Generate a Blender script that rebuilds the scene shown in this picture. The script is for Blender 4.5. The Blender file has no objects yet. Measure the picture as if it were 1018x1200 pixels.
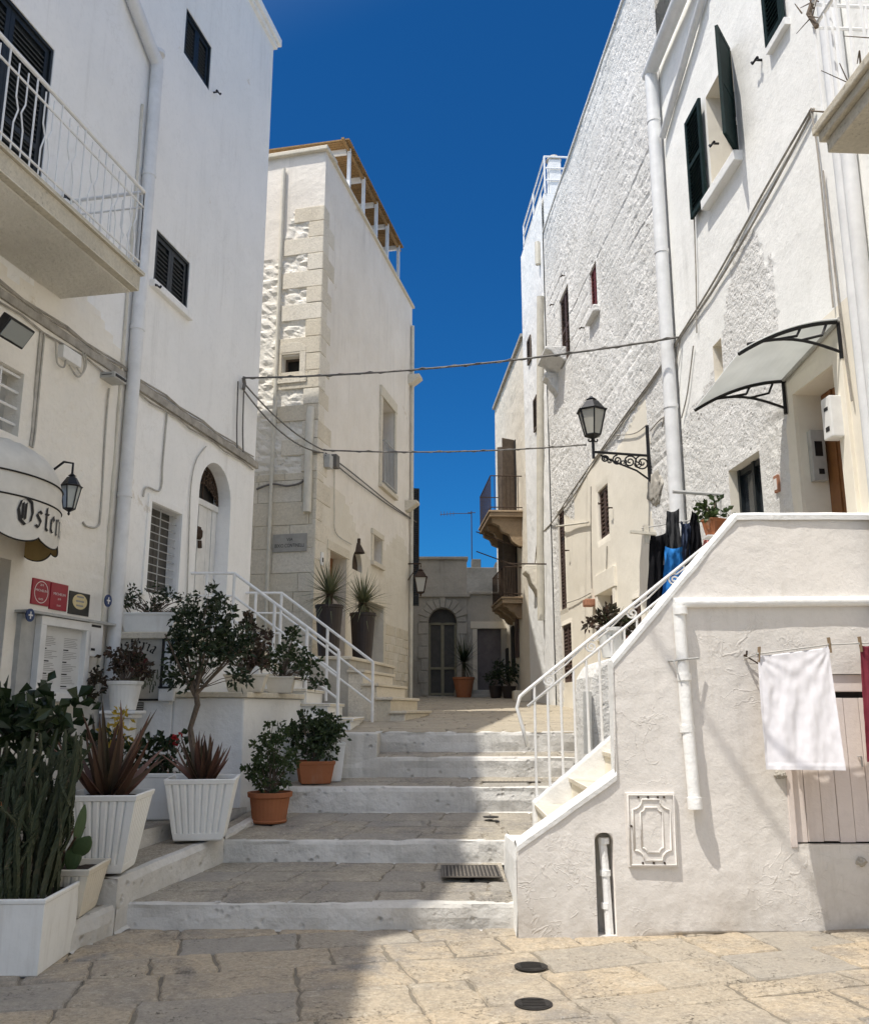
import bpy, bmesh, math, random
from mathutils import Vector, noise
R_ = math.radians
scene = bpy.context.scene
COL = scene.collection
rng = random.Random(7)

# ------------------------------------------------------------------ survey of the place
# eye height 1.6 m; bearings taken from the photograph are only used to find points on real vertical or level planes
TH = R_(12.35); CT, ST = math.cos(TH), math.sin(TH); FPX = 1050.0
def bearing(px, py):
    x = (px - 509) / FPX; y = (600 - py) / FPX
    return Vector((x, CT - y * ST, ST + y * CT))
EYE = Vector((0, 0, 1.6))
def on_level(px, py, z):
    d = bearing(px, py); t = (z - 1.6) / d.z
    return EYE + d * t
class Wall:
    """a vertical plane: origin, unit direction along it, outward normal"""
    def __init__(s, ox, oy, dx, dy, flip=1):
        l = math.hypot(dx, dy); s.o = Vector((ox, oy, 0)); s.u = Vector((dx / l, dy / l, 0))
        s.n = Vector((dy / l, -dx / l, 0)) * flip
    def pt(s, u, z, out=0.0):
        return s.o + s.u * u + s.n * out + Vector((0, 0, z))
    def uz(s, px, py, off=0.0):
        d = bearing(px, py); o = s.o + s.n * off
        t = (o - EYE).dot(s.n) / d.dot(s.n); p = EYE + d * t
        return (p - s.o).dot(s.u), p.z
    def rect(s, a, b, off=0.0):
        u0, z0 = s.uz(*a, off); u1, z1 = s.uz(*b, off)
        return min(u0, u1), max(u0, u1), min(z0, z1), max(z0, z1)
LW = Wall(-5.5, 0, .2, 1)                 # street wall of the tall white house on the left
MC = Vector((-2.11, 15.55, 0))            # corner of the stone house
MF = Wall(MC.x, MC.y, -1, .25, -1)        # its front
MR = Wall(MC.x, MC.y, .215, 1)            # its alley side
RW = Wall(3.85, 0, -.06, 1, -1)           # all the house fronts on the right
FW = Wall(0, 6.8, 1, 0)                   # parapet of the outside staircase
EB = Wall(0, 27.5, 1, 0)                  # house that closes the alley
def uY(W, Y): return (Y - W.o.y) / W.u.y

# ------------------------------------------------------------------ node helpers
def mat(name):
    m = bpy.data.materials.new(name); m.use_nodes = True
    return m, m.node_tree, m.node_tree.nodes['Principled BSDF']
def nd(nt, typ, props=None, **ins):
    n = nt.nodes.new(typ)
    for k, v in (props or {}).items(): setattr(n, k, v)
    for k, v in ins.items():
        key = k.replace('_', ' ')
        if key.isdigit() or (key[0] == 'i' and key[1:].isdigit()): key = int(key.lstrip('i'))
        if isinstance(v, bpy.types.NodeSocket): nt.links.new(v, n.inputs[key])
        else: n.inputs[key].default_value = v
    return n
def co(nt, scale=(1, 1, 1)):
    g = nd(nt, 'ShaderNodeNewGeometry')
    return nd(nt, 'ShaderNodeMapping', Vector=g.outputs['Position'], Scale=scale).outputs[0]
def nz(nt, v, scale, detail=4, rough=.55, dist=0):
    return nd(nt, 'ShaderNodeTexNoise', Vector=v, Scale=scale, Detail=detail, Roughness=rough, Distortion=dist).outputs['Fac']
def ramp(nt, fac, a, b, ca=0.0, cb=1.0):
    r = nd(nt, 'ShaderNodeMapRange', Value=fac); r.clamp = True
    for k, v in (('From Min', a), ('From Max', b), ('To Min', ca), ('To Max', cb)): r.inputs[k].default_value = v
    return r.outputs[0]
def mixc(nt, fac, a, b, blend='MIX'):
    n = nt.nodes.new('ShaderNodeMix'); n.data_type = 'RGBA'; n.blend_type = blend
    for i, v in ((0, fac), (6, a), (7, b)):
        if isinstance(v, bpy.types.NodeSocket): nt.links.new(v, n.inputs[i])
        else: n.inputs[i].default_value = v if i == 0 else (*v, 1)[:4]
    return n.outputs[2]
def mul(nt, a, b, op='MULTIPLY'):
    n = nd(nt, 'ShaderNodeMath', {'operation': op})
    for i, v in enumerate((a, b)):
        if isinstance(v, bpy.types.NodeSocket): nt.links.new(v, n.inputs[i])
        else: n.inputs[i].default_value = v
    return n.outputs[0]
def bump(nt, h, strength, dist, prev=None):
    b = nd(nt, 'ShaderNodeBump', Height=h, Strength=strength, Distance=dist)
    if prev: nt.links.new(prev, b.inputs['Normal'])
    return b.outputs[0]
def tint_in(nt):
    return nd(nt, 'ShaderNodeAttribute', {'attribute_name': 'tint'}).outputs['Fac']
def fin(nt, b, col, rough=.85, nrm=None, metal=0.0, spec=.3):
    if isinstance(col, bpy.types.NodeSocket): nt.links.new(col, b.inputs['Base Color'])
    else: b.inputs['Base Color'].default_value = (*col, 1)
    if isinstance(rough, bpy.types.NodeSocket): nt.links.new(rough, b.inputs['Roughness'])
    else: b.inputs['Roughness'].default_value = rough
    b.inputs['Metallic'].default_value = metal; b.inputs['Specular IOR Level'].default_value = spec
    if nrm: nt.links.new(nrm, b.inputs['Normal'])

def plaster(name, c1, c2, fine=35, fb=.35, big=5, bb=.4, streak=.35, streakc=(.42, .39, .34), patch=None, pits=0.0, foot=0.0, footz=0.0, flake=0):
    m, nt, b = mat(name); p = co(nt)
    col = mixc(nt, ramp(nt, nz(nt, p, .9, 6, .65), .35, .68), c1, c2)
    col = mixc(nt, mul(nt, ramp(nt, nz(nt, p, 14, 5, .7), .5, .8), .35), col, tuple(x * .82 for x in c2))
    st = nz(nt, co(nt, (5, 5, .35)), 1.0, 5, .7)
    st2 = nz(nt, p, .6, 3, .6)
    col = mixc(nt, mul(nt, mul(nt, ramp(nt, st, .52, .78), ramp(nt, st2, .42, .66)), streak), col, streakc)
    if patch:
        col = mixc(nt, ramp(nt, nz(nt, p, 1.7, 7, .72, .3), .655, .69, 0, .75), col, patch)
    vm_ = ramp(nt, nz(nt, p, .7, 4, .6), .35, .65, .25, 1.25)
    big_h = mul(nt, nz(nt, p, big, 5, .6), vm_)
    fine_h = nz(nt, p, fine, 6, .65)
    if pits:
        v = nd(nt, 'ShaderNodeTexVoronoi', Vector=p, Scale=11.0).outputs['Distance']
        pit = mul(nt, ramp(nt, v, .02, .3, 1, 0), ramp(nt, nz(nt, p, 3.2, 3), .47, .6))
        col = mixc(nt, mul(nt, pit, pits), col, (.2, .18, .15))
        big_h = mul(nt, big_h, mul(nt, pit, .8), 'SUBTRACT')
    if foot:
        z = nd(nt, 'ShaderNodeSeparateXYZ', Vector=p).outputs[2]
        f = mul(nt, ramp(nt, z, footz, footz + .6, 1, 0), ramp(nt, nz(nt, p, 4, 6, .7), .35, .7))
        col = mixc(nt, mul(nt, f, foot), col, (.34, .3, .25))
    n = bump(nt, big_h, bb, .05); n = bump(nt, fine_h, fb, .012, n)
    if flake:
        w1 = nz(nt, p, 2.1, 5, .55, .6); w2 = nz(nt, p, 3.4, 4, .5, .8); msk = ramp(nt, nz(nt, p, .85, 3, .6), .44, .58)
        l1 = mul(nt, ramp(nt, mul(nt, mul(nt, w1, .5, 'SUBTRACT'), 0, 'ABSOLUTE'), 0, .012, 1, 0), msk); l2 = mul(nt, ramp(nt, mul(nt, mul(nt, w2, .56, 'SUBTRACT'), 0, 'ABSOLUTE'), 0, .010, 1, 0), msk)
        stp = mul(nt, ramp(nt, w1, .5, .515), msk)
        hh = mul(nt, mul(nt, l1, l2, 'MAXIMUM'), mul(nt, stp, .45), 'ADD')
        n = bump(nt, hh, flake, .02, n)
        col = mixc(nt, mul(nt, mul(nt, l1, l2, 'MAXIMUM'), .12), col, (.45, .42, .37))
    fin(nt, b, col, .92, n, spec=.15)
    return m
def stone(name, c1, c2, c3, fine=30, fb=.6, pits=.7, rough=.85, tintamt=.5, mottle=0):
    m, nt, b = mat(name); p = co(nt)
    t = tint_in(nt)
    col = mixc(nt, ramp(nt, nz(nt, p, 2.3, 6, .65), .35, .68), c1, c2)
    col = mixc(nt, mul(nt, t, tintamt), col, c3)
    if mottle: col = mixc(nt, mul(nt, mul(nt, ramp(nt, nz(nt, p, 1.1, 7, .7, .4), .48, .66), mul(nt, t, .6, 'ADD')), mottle), col, (.25, .235, .215)); col = mixc(nt, mul(nt, ramp(nt, nz(nt, p, 5.5, 6, .7), .52, .72), mottle), col, (.56, .50, .40))
    grain = nz(nt, p, fine, 7, .72)
    col = mixc(nt, ramp(nt, grain, .4, .75, 0, .45 + .3 * bool(mottle)), col, tuple(x * .5 for x in c2))
    crack = 0
    if mottle:
        g2 = nz(nt, p, fine * 2.3, 5, .75)
        col = mixc(nt, ramp(nt, g2, .55, .72, 0, .75), col, (.10, .088, .07)); col = mixc(nt, ramp(nt, nz(nt, p, fine * 1.7, 4, .7, .5), .56, .7, 0, .6), col, (.66, .60, .49))
        cw = nz(nt, p, 3.1, 6, .62, .5); crack = mul(nt, ramp(nt, mul(nt, mul(nt, cw, .5, 'SUBTRACT'), 0, 'ABSOLUTE'), 0, .007, 1, 0), ramp(nt, nz(nt, p, 1.9, 3), .56, .68))
        col = mixc(nt, mul(nt, crack, .45), col, (.08, .07, .055))
        col = mixc(nt, ramp(nt, t, .28, .2, 0, .55) if False else ramp(nt, t, .05, .4, .55, 0), col, (.30, .29, .27))
    v = nz(nt, p, fine * 1.5, 3, .6, .6)
    pit = mul(nt, ramp(nt, v, .58, .66), ramp(nt, nz(nt, p, 2.6, 5, .7), .47, .66))
    col = mixc(nt, mul(nt, pit, pits), col, (.07, .06, .05))
    h = mul(nt, grain, mul(nt, pit, .8), 'SUBTRACT')
    if mottle: h = mul(nt, h, mul(nt, crack, .8), 'SUBTRACT')
    n = bump(nt, nz(nt, p, 6, 5, .65), .35 + .35 * bool(mottle), .03); n = bump(nt, h, fb, .012, n)
    fin(nt, b, col, rough, n, spec=.25)
    return m
def simple(name, c, rough=.6, metal=0.0, var=.15, scale=9, bs=.1, spec=.4, c2=None):
    m, nt, b = mat(name); p = co(nt)
    f = nz(nt, p, scale, 5, .65)
    col = mixc(nt, ramp(nt, f, .35, .7), c, c2 or tuple(x * (1 - var * 2) for x in c))
    fin(nt, b, col, rough, bump(nt, nz(nt, p, scale * 6, 4), bs, .004), metal, spec)
    return m
def leafmat(name, c1, c2, c3=None, rough=.45, trans=.25):
    m, nt, b = mat(name)
    t = tint_in(nt)
    col = mixc(nt, t, c1, c2)
    if c3: col = mixc(nt, ramp(nt, t, .8, .95), col, c3)
    fin(nt, b, col, rough, None, spec=.35)
    tr = nd(nt, 'ShaderNodeBsdfTranslucent', Color=col)
    mx = nd(nt, 'ShaderNodeMixShader', Fac=trans)
    nt.links.new(b.outputs[0], mx.inputs[1]); nt.links.new(tr.outputs[0], mx.inputs[2])
    nt.links.new(mx.outputs[0], nt.nodes['Material Output'].inputs[0])
    return m

M = {}
M['smooth'] = plaster('smooth_whitewash', (.88, .87, .84), (.82, .815, .79), flake=.07, fine=26, fb=.22, big=3, bb=.25, streak=.5, streakc=(.47, .455, .42), patch=(.68, .63, .54))
M['old'] = plaster('old_limewash', (.84, .80, .72), (.79, .755, .68), fine=24, fb=.35, big=7, bb=.6, streak=.25, patch=(.64, .58, .47))
M['render'] = plaster('weathered_render', (.89, .885, .85), (.83, .825, .785), flake=.1, fine=30, fb=.3, big=6, bb=.22, streak=.5, streakc=(.43, .42, .38))
M['rough'] = plaster('rough_limewash', (.77, .76, .73), (.66, .65, .615), fine=26, fb=.8, big=13, bb=.55, streak=.5, streakc=(.42, .40, .35), pits=.6)
M['cream'] = plaster('cream_limewash', (.82, .77, .66), (.79, .74, .63), fine=20, fb=.12, big=3, bb=.2, streak=.2)
M['parapet'] = plaster('flaking_limewash', (.75, .715, .67), (.66, .63, .585), fine=34, fb=.3, big=9, bb=.2, streak=.6, streakc=(.40, .36, .30), foot=.8, footz=-.05, flake=.28)
M['edge'] = plaster('fresh_limewash', (.83, .83, .81), (.79, .79, .77), fine=22, fb=.3, big=7, bb=.35, streak=.2, streakc=(.5, .5, .48))
M['riser'] = plaster('step_limewash', (.69, .675, .635), (.47, .45, .41), fine=22, fb=.5, big=8, bb=.6, streak=.85, streakc=(.27, .26, .23), pits=.35, patch=(.38, .35, .30))
M['alleywall'] = plaster('alley_limewash', (.74, .69, .59), (.66, .61, .51), fine=22, fb=.4, big=6, bb=.45, streak=.5, streakc=(.4, .35, .27))
M['grim'] = plaster('grimy_shaded_render', (.5, .47, .41), (.36, .34, .3), fine=22, fb=.5, big=5, bb=.5, streak=.8, streakc=(.16, .15, .13))
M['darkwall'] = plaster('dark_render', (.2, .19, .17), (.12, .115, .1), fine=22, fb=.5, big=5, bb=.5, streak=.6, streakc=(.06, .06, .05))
M['rubble'] = plaster('limewashed_rubble', (.80, .765, .69), (.70, .66, .58), fine=20, fb=.7, big=9, bb=.6, streak=.25, pits=.3)
M['pebble'] = plaster('pebbledash', (.84, .81, .73), (.72, .69, .60), fine=60, fb=1.0, big=22, bb=1.0, streak=.3)
M['quoin'] = stone('quoin_stone', (.70, .63, .50), (.60, .53, .41), (.80, .75, .65), fine=26, fb=.7, pits=.6, tintamt=.8)
M['ashlar'] = stone('ashlar_stone', (.68, .61, .48), (.61, .54, .41), (.78, .74, .66), fine=24, fb=.45, pits=.3)
M['paving'] = stone('paving_stone', (.47, .41, .32), (.40, .35, .275), (.58, .46, .31), fine=30, fb=1.0, pits=.8, rough=.72, tintamt=.7, mottle=.7)
M['tread'] = stone('tread_stone', (.42, .375, .30), (.34, .305, .25), (.47, .42, .33), fine=30, fb=1.0, pits=.7, rough=.72, mottle=.85)
M['alley'] = stone('alley_stone', (.42, .37, .28), (.33, .29, .23), (.46, .40, .30), fine=20, fb=.7, pits=.6)
M['mortar'] = stone('mortar', (.25, .22, .17), (.17, .15, .12), (.30, .26, .20), fine=32, fb=.9, pits=.5)
M['ledge'] = stone('pale_ledge_stone', (.70, .64, .52), (.63, .57, .45), (.72, .66, .55), fine=24, fb=.3, pits=.25)
M['brownstone'] = stone('brown_balcony_stone', (.36, .26, .16), (.27, .19, .12), (.46, .36, .24), fine=22, fb=.6, pits=.5)
M['concrete'] = stone('balcony_stone', (.62, .57, .46), (.5, .46, .37), (.6, .55, .45), fine=30, fb=.6, pits=.4)
M['whitemetal'] = simple('white_painted_metal', (.80, .80, .79), .4, 0, .06, 14, .12)
M['pipe'] = simple('white_painted_pipe', (.76, .765, .76), .45, 0, .08, 5, .1)
M['pipecream'] = simple('cream_painted_pipe', (.66, .62, .52), .5, 0, .1, 5, .1)
M['black'] = simple('black_iron', (.018, .018, .02), .42, .3, .1, 20, .2)
M['rust'] = simple('rusty_iron', (.07, .045, .03), .8, .2, .2, 20, .3)
M['greenshut'] = simple('dark_green_shutter_paint', (.007, .022, .022), .7, 0, .2, 12, .15, spec=.15)
M['blackshut'] = simple('blackish_shutter_paint', (.012, .017, .02), .45, 0, .2, 12, .15)
M['brownshut'] = simple('brown_shutter_paint', (.085, .05, .038), .55, 0, .2, 12, .2)
M['redshut'] = simple('dark_red_shutter_paint', (.16, .03, .028), .5, 0, .2, 12, .2)
M['dark'] = simple('dark_interior', (.03, .028, .026), .9, 0, .1, 5, .1)
M['gloom'] = simple('dim_interior', (.10, .095, .085), .9, 0, .2, 3, .1)
M['wood'] = simple('brown_door_wood', (.26, .115, .04), .4, 0, .18, 6, .2, c2=(.17, .07, .025))
M['oldwood'] = simple('grey_brown_wood', (.13, .1, .075), .7, 0, .2, 8, .3)
M['mauve'] = simple('grey_mauve_door_paint', (.17, .145, .14), .6, 0, .15, 5, .2)
M['whitedoor'] = simple('white_door_paint', (.74, .735, .71), .45, 0, .08, 7, .15)
M['pinkdoor'] = plaster('pinkish_white_door_paint', (.76, .685, .645), (.69, .615, .57), fine=40, fb=.2, big=6, bb=.1, streak=.7, streakc=(.5, .42, .36))
M['potwhite'] = plaster('scuffed_white_planter', (.80, .80, .77), (.72, .715, .68), fine=30, fb=.08, big=4, bb=.06, streak=.7, streakc=(.42, .39, .33))
M['potcream'] = plaster('scuffed_cream_planter', (.72, .67, .57), (.62, .57, .47), fine=30, fb=.15, big=4, bb=.1, streak=.8, streakc=(.36, .32, .25))
M['terracotta'] = plaster('limed_terracotta', (.36, .14, .065), (.28, .11, .055), fine=26, fb=.2, big=5, bb=.1, streak=.7, streakc=(.46, .33, .25), patch=(.42, .27, .19))
M['potdark'] = simple('dark_brown_planter', (.035, .025, .022), .5, 0, .2, 6, .2)
M['soil'] = simple('potting_soil', (.05, .035, .025), .95, 0, .3, 30, .6)
M['bark'] = simple('grey_bark', (.17, .13, .095), .9, 0, .25, 25, .6)
M['cable'] = simple('grey_cable', (.16, .15, .135), .7, 0, .15, 10, .1)
M['cablewhite'] = simple('painted_cable', (.50, .475, .42), .7, 0, .15, 10, .1)
M['conduit'] = simple('dusty_conduit', (.40, .37, .32), .8, 0, .25, 6, .3)
M['greyplastic'] = simple('grey_plastic', (.45, .45, .43), .5, 0, .1, 8, .1)
M['boxwhite'] = simple('white_box_enamel', (.78, .775, .75), .4, 0, .06, 8, .1)
M['reddish'] = simple('red_plaque', (.30, .012, .03), .35, 0, .08, 8, .03)
M['blackplaque'] = simple('black_plaque', (.02, .02, .018), .35, 0, .1, 8, .03)
M['gold'] = simple('pale_gold', (.66, .55, .30), .5, 0, .1, 30, .1)
M['bluetile'] = simple('blue_enamel', (.03, .06, .16), .3, 0, .1, 8, .03)
M['ink'] = simple('black_ink', (.02, .018, .016), .8, 0, .1, 8, .03)
M['whiteink'] = simple('white_ink', (.75, .73, .70), .7, 0, .05, 8, .03)
M['greyink'] = simple('grey_ink', (.30, .29, .28), .8, 0, .1, 8, .03)
M['paper'] = simple('menu_paper', (.66, .66, .64), .6, 0, .05, 5, .03)
M['signboard'] = simple('painted_signboard', (.50, .47, .40), .7, 0, .15, 4, .1)
M['signred'] = simple('painted_dark_red', (.15, .03, .025), .8, 0, .3, 14, .1)
M['signgreen'] = simple('painted_grey_green', (.16, .17, .11), .8, 0, .3, 14, .1)
M['marble'] = simple('grey_marble', (.36, .345, .31), .7, 0, .12, 6, .15)
M['cloth'] = simple('white_cotton', (.66, .65, .675), .9, 0, .03, 12, .15, spec=.1)
M['maroon'] = simple('maroon_cotton', (.17, .03, .045), .9, 0, .12, 12, .2, spec=.1)
M['blackcloth'] = simple('black_cloth', (.012, .012, .014), .95, 0, .2, 10, .3, spec=.1)
M['bluecloth'] = simple('bright_blue_cloth', (.03, .19, .52), .9, 0, .15, 10, .3, spec=.1)
M['greycloth'] = simple('charcoal_cloth', (.06, .062, .065), .95, 0, .2, 10, .3, spec=.1)
M['denim'] = simple('dark_denim', (.05, .065, .11), .95, 0, .2, 10, .3, spec=.1)
M['pinkcloth'] = simple('pink_cloth', (.66, .27, .24), .9, 0, .1, 10, .3, spec=.1)
M['canvas'] = simple('awning_canvas', (.66, .635, .57), .8, 0, .1, 3, .25, spec=.15)
M['tan'] = simple('awning_lining', (.48, .36, .17), .85, 0, .1, 5, .2, spec=.1)
M['bamboo'] = simple('reed_matting', (.34, .21, .09), .9, 0, .25, 30, .5)
M['greyiron'] = simple('worn_grey_iron', (.17, .15, .125), .6, .3, .2, 25, .4)
M['iron_cover'] = simple('cast_iron_cover', (.05, .045, .04), .6, .5, .25, 25, .5)
M['rope'] = simple('washing_line', (.5, .49, .46), .7, 0, .1, 10, .1)
M['pegwood'] = simple('peg_wood', (.25, .18, .11), .8, 0, .15, 30, .2)
M['tilebrick'] = simple('terracotta_plaque', (.42, .20, .12), .8, 0, .2, 15, .3)
M['aloe'] = leafmat('aloe_leaf', (.045, .055, .03), (.125, .06, .042), None, .45, .05)
M['euph'] = leafmat('spurge_stem', (.022, .034, .014), (.055, .06, .03), (.10, .08, .048), .6, .02)
M['leafdark'] = leafmat('dark_leaf', (.012, .024, .009), (.034, .052, .02), None, .35, .2)
M['leafmid'] = leafmat('mid_leaf', (.018, .034, .012), (.05, .075, .026), None, .4, .25)
M['leafred'] = leafmat('reddish_leaf', (.022, .032, .014), (.08, .042, .03), None, .4, .2)
M['leafbox'] = leafmat('small_green_leaf', (.022, .042, .013), (.07, .10, .032), None, .45, .25)
M['leafolive'] = leafmat('yucca_leaf', (.09, .11, .055), (.20, .20, .11), None, .5, .15)
M['yellow'] = leafmat('yellow_leaf', (.35, .24, .03), (.5, .38, .06), None, .5, .3)
M['redflower'] = leafmat('red_petal', (.35, .012, .015), (.5, .03, .03), None, .5, .3)
M['pear'] = leafmat('prickly_pear', (.06, .10, .04), (.10, .14, .06), None, .5, .05)
def glassmat(name, c, rough, alpha=None):
    m, nt, b = mat(name); fin(nt, b, c, rough, None, spec=.6)
    if alpha is not None:
        b.inputs['Transmission Weight'].default_value = alpha
    return m
M['pane'] = glassmat('window_pane', (.03, .035, .04), .08)
M['dullpane'] = simple('dusty_dark_pane', (.085, .078, .066), .55, 0, .2, 4, .05)
M['lampglass'] = glassmat('frosted_lamp_glass', (.62, .60, .52), .35, .35)
M['lampclear'] = glassmat('clear_lamp_glass', (.5, .55, .55), .1, .6)
def polycarb():
    m, nt, b = mat('smoky_polycarbonate'); p = co(nt)
    col = mixc(nt, ramp(nt, nz(nt, p, 3, 5), .3, .7), (.78, .80, .79), (.68, .70, .69))
    fin(nt, b, col, .35, None, spec=.5)
    tr = nd(nt, 'ShaderNodeBsdfTranslucent', Color=col)
    mx = nd(nt, 'ShaderNodeMixShader', Fac=.5)
    nt.links.new(b.outputs[0], mx.inputs[1]); nt.links.new(tr.outputs[0], mx.inputs[2])
    nt.links.new(mx.outputs[0], nt.nodes['Material Output'].inputs[0])
    return m
M['poly'] = polycarb()

# ------------------------------------------------------------------ mesh helpers
Z = Vector((0, 0, 1))
def V(*a): return Vector(a)
class MB:
    def __init__(s): s.v = []; s.f = []; s.mi = []; s.t = []
    def add(s, vs, fs, mi=0, t=None):
        b = len(s.v); s.v += [Vector(p) for p in vs]
        for f in fs:
            s.f.append([b + i for i in f]); s.mi.append(mi); s.t.append(rng.random() if t is None else t)
        return s
    def quad(s, a, b, c, d, mi=0, t=None): return s.add([a, b, c, d], [(0, 1, 2, 3)], mi, t)
    def box(s, o, u, v, w, mi=0, t=None):
        """corner o and three edge vectors"""
        o, u, v, w = map(Vector, (o, u, v, w))
        p = [o, o + u, o + u + v, o + v]; p += [q + w for q in p]
        return s.add(p, [(3, 2, 1, 0), (4, 5, 6, 7), (0, 1, 5, 4), (1, 2, 6, 5), (2, 3, 7, 6), (3, 0, 4, 7)], mi, rng.random() if t is None else t)
    def abox(s, x0, x1, y0, y1, z0, z1, mi=0, t=None):
        return s.box((x0, y0, z0), (x1 - x0, 0, 0), (0, y1 - y0, 0), (0, 0, z1 - z0), mi, t)
    def wbox(s, W, u0, u1, z0, z1, a, b, mi=0, t=None):
        """box standing on wall W between offsets a and b from its plane"""
        return s.box(W.pt(u0, z0, a), W.u * (u1 - u0), W.n * (b - a), Z * (z1 - z0), mi, t)
    def tube(s, pts, r, seg=7, mi=0, t=None, cap=True):
        pts = [Vector(p) for p in pts]; n = len(pts)
        rs = r if isinstance(r, (list, tuple)) else [r] * n
        b = len(s.v); tt = rng.random() if t is None else t
        up = None
        for i, p in enumerate(pts):
            d = (pts[min(i + 1, n - 1)] - pts[max(i - 1, 0)])
            if d.length < 1e-9: d = Vector((0, 0, 1))
            d.normalize()
            if up is None:
                up = d.cross(Vector((0, 0, 1)))
                if up.length < .05: up = d.cross(Vector((0, 1, 0)))
                up.normalize()
            up = (up - d * up.dot(d))
            if up.length < 1e-6: up = d.orthogonal()
            up.normalize(); w = d.cross(up)
            for k in range(seg):
                a = 2 * math.pi * k / seg
                s.v.append(p + (up * math.cos(a) + w * math.sin(a)) * rs[i])
        for i in range(n - 1):
            for k in range(seg):
                k2 = (k + 1) % seg
                s.f.append([b + i * seg + k, b + i * seg + k2, b + (i + 1) * seg + k2, b + (i + 1) * seg + k]); s.mi.append(mi); s.t.append(tt)
        if cap:
            s.f.append([b + k for k in range(seg)][::-1]); s.mi.append(mi); s.t.append(tt)
            s.f.append([b + (n - 1) * seg + k for k in range(seg)]); s.mi.append(mi); s.t.append(tt)
        return s
    def bar(s, a, b, w, mi=0, h=None, side=None):
        """square bar from a to b"""
        a, b = Vector(a), Vector(b); d = (b - a)
        sd = (side or d.cross(Z)); sd = sd if sd.length > 1e-6 else Vector((1, 0, 0))
        sd = (sd - d * (sd.dot(d) / d.length_squared)).normalized(); t = d.cross(sd).normalized(); h = h or w
        return s.box(a - sd * w / 2 - t * h / 2, d, sd * w, t * h, mi)
    def lathe(s, c, prof, seg=20, mi=0, t=None, sq=None):
        c = Vector(c); b = len(s.v); tt = rng.random() if t is None else t
        for r, z in prof:
            for k in range(seg):
                a = 2 * math.pi * (k + .5) / seg
                s.v.append(c + Vector((r * math.cos(a), r * math.sin(a), z)))
        for i in range(len(prof) - 1):
            for k in range(seg):
                k2 = (k + 1) % seg
                s.f.append([b + i * seg + k, b + i * seg + k2, b + (i + 1) * seg + k2, b + (i + 1) * seg + k]); s.mi.append(mi); s.t.append(tt)
        s.f.append([b + k for k in range(seg)][::-1]); s.mi.append(mi); s.t.append(tt)
        s.f.append([b + (len(prof) - 1) * seg + k for k in range(seg)]); s.mi.append(mi); s.t.append(tt)
        return s
    def prism(s, pts, w, mi=0, t=None):
        """closed outline extruded by vector w"""
        pts = [Vector(p) for p in pts]; n = len(pts); w = Vector(w)
        return s.add(pts + [p + w for p in pts], [list(range(n))[::-1], list(range(n, 2 * n))] + [(i, (i + 1) % n, n + (i + 1) % n, n + i) for i in range(n)], mi, rng.random() if t is None else t)

def root_loc(o):
    while o.parent: o = o.parent
    return o.location
def build(mb, name, mats, parent=None, smooth=False, bevel=0.0, weld=False, loc=None):
    if not isinstance(mats, (list, tuple)): mats = [mats]
    if parent: off = Vector(root_loc(parent))
    elif loc is not None: off = Vector(loc)
    else:
        xs = [p.x for p in mb.v]; ys = [p.y for p in mb.v]; zs = [p.z for p in mb.v]
        off = Vector(((min(xs) + max(xs)) / 2, (min(ys) + max(ys)) / 2, min(zs)))
    me = bpy.data.meshes.new(name)
    me.from_pydata([p - off for p in mb.v], [], mb.f)
    for k in mats: me.materials.append(M[k] if isinstance(k, str) else k)
    for p, i in zip(me.polygons, mb.mi): p.material_index = i
    at = me.attributes.new('tint', 'FLOAT', 'FACE')
    for i, t in enumerate(mb.t): at.data[i].value = t
    bm = bmesh.new(); bm.from_mesh(me)
    if weld: bmesh.ops.remove_doubles(bm, verts=bm.verts, dist=1e-5)
    bmesh.ops.recalc_face_normals(bm, faces=bm.faces)
    if bevel:
        ed = [e for e in bm.edges if len(e.link_faces) == 2 and e.calc_face_angle(0) > R_(30)]
        bmesh.ops.bevel(bm, geom=ed, offset=bevel, segments=2, affect='EDGES', profile=.6, clamp_overlap=True)
    bm.to_mesh(me); bm.free()
    if smooth:
        me.polygons.foreach_set('use_smooth', [True] * len(me.polygons))
        if isinstance(smooth, (int, float)) and not isinstance(smooth, bool):
            me.set_sharp_from_angle(angle=R_(smooth))
    o = bpy.data.objects.new(name, me); COL.objects.link(o)
    if parent: o.parent = parent
    else: o.location = off
    return o
def tag(o, label=None, cat=None, group=None, kind=None):
    for k, v in (('label', label), ('category', cat), ('group', group), ('kind', kind)):
        if v: o[k] = v
    return o
def thing(name, label, cat, loc, group=None):
    o = bpy.data.objects.new(name, None); COL.objects.link(o); o.location = Vector(loc); o.empty_display_size = .1
    return tag(o, label, cat, group)
def single(mb, name, mats, label, cat, group=None, **k):
    return tag(build(mb, name, mats, **k), label, cat, group)

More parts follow.
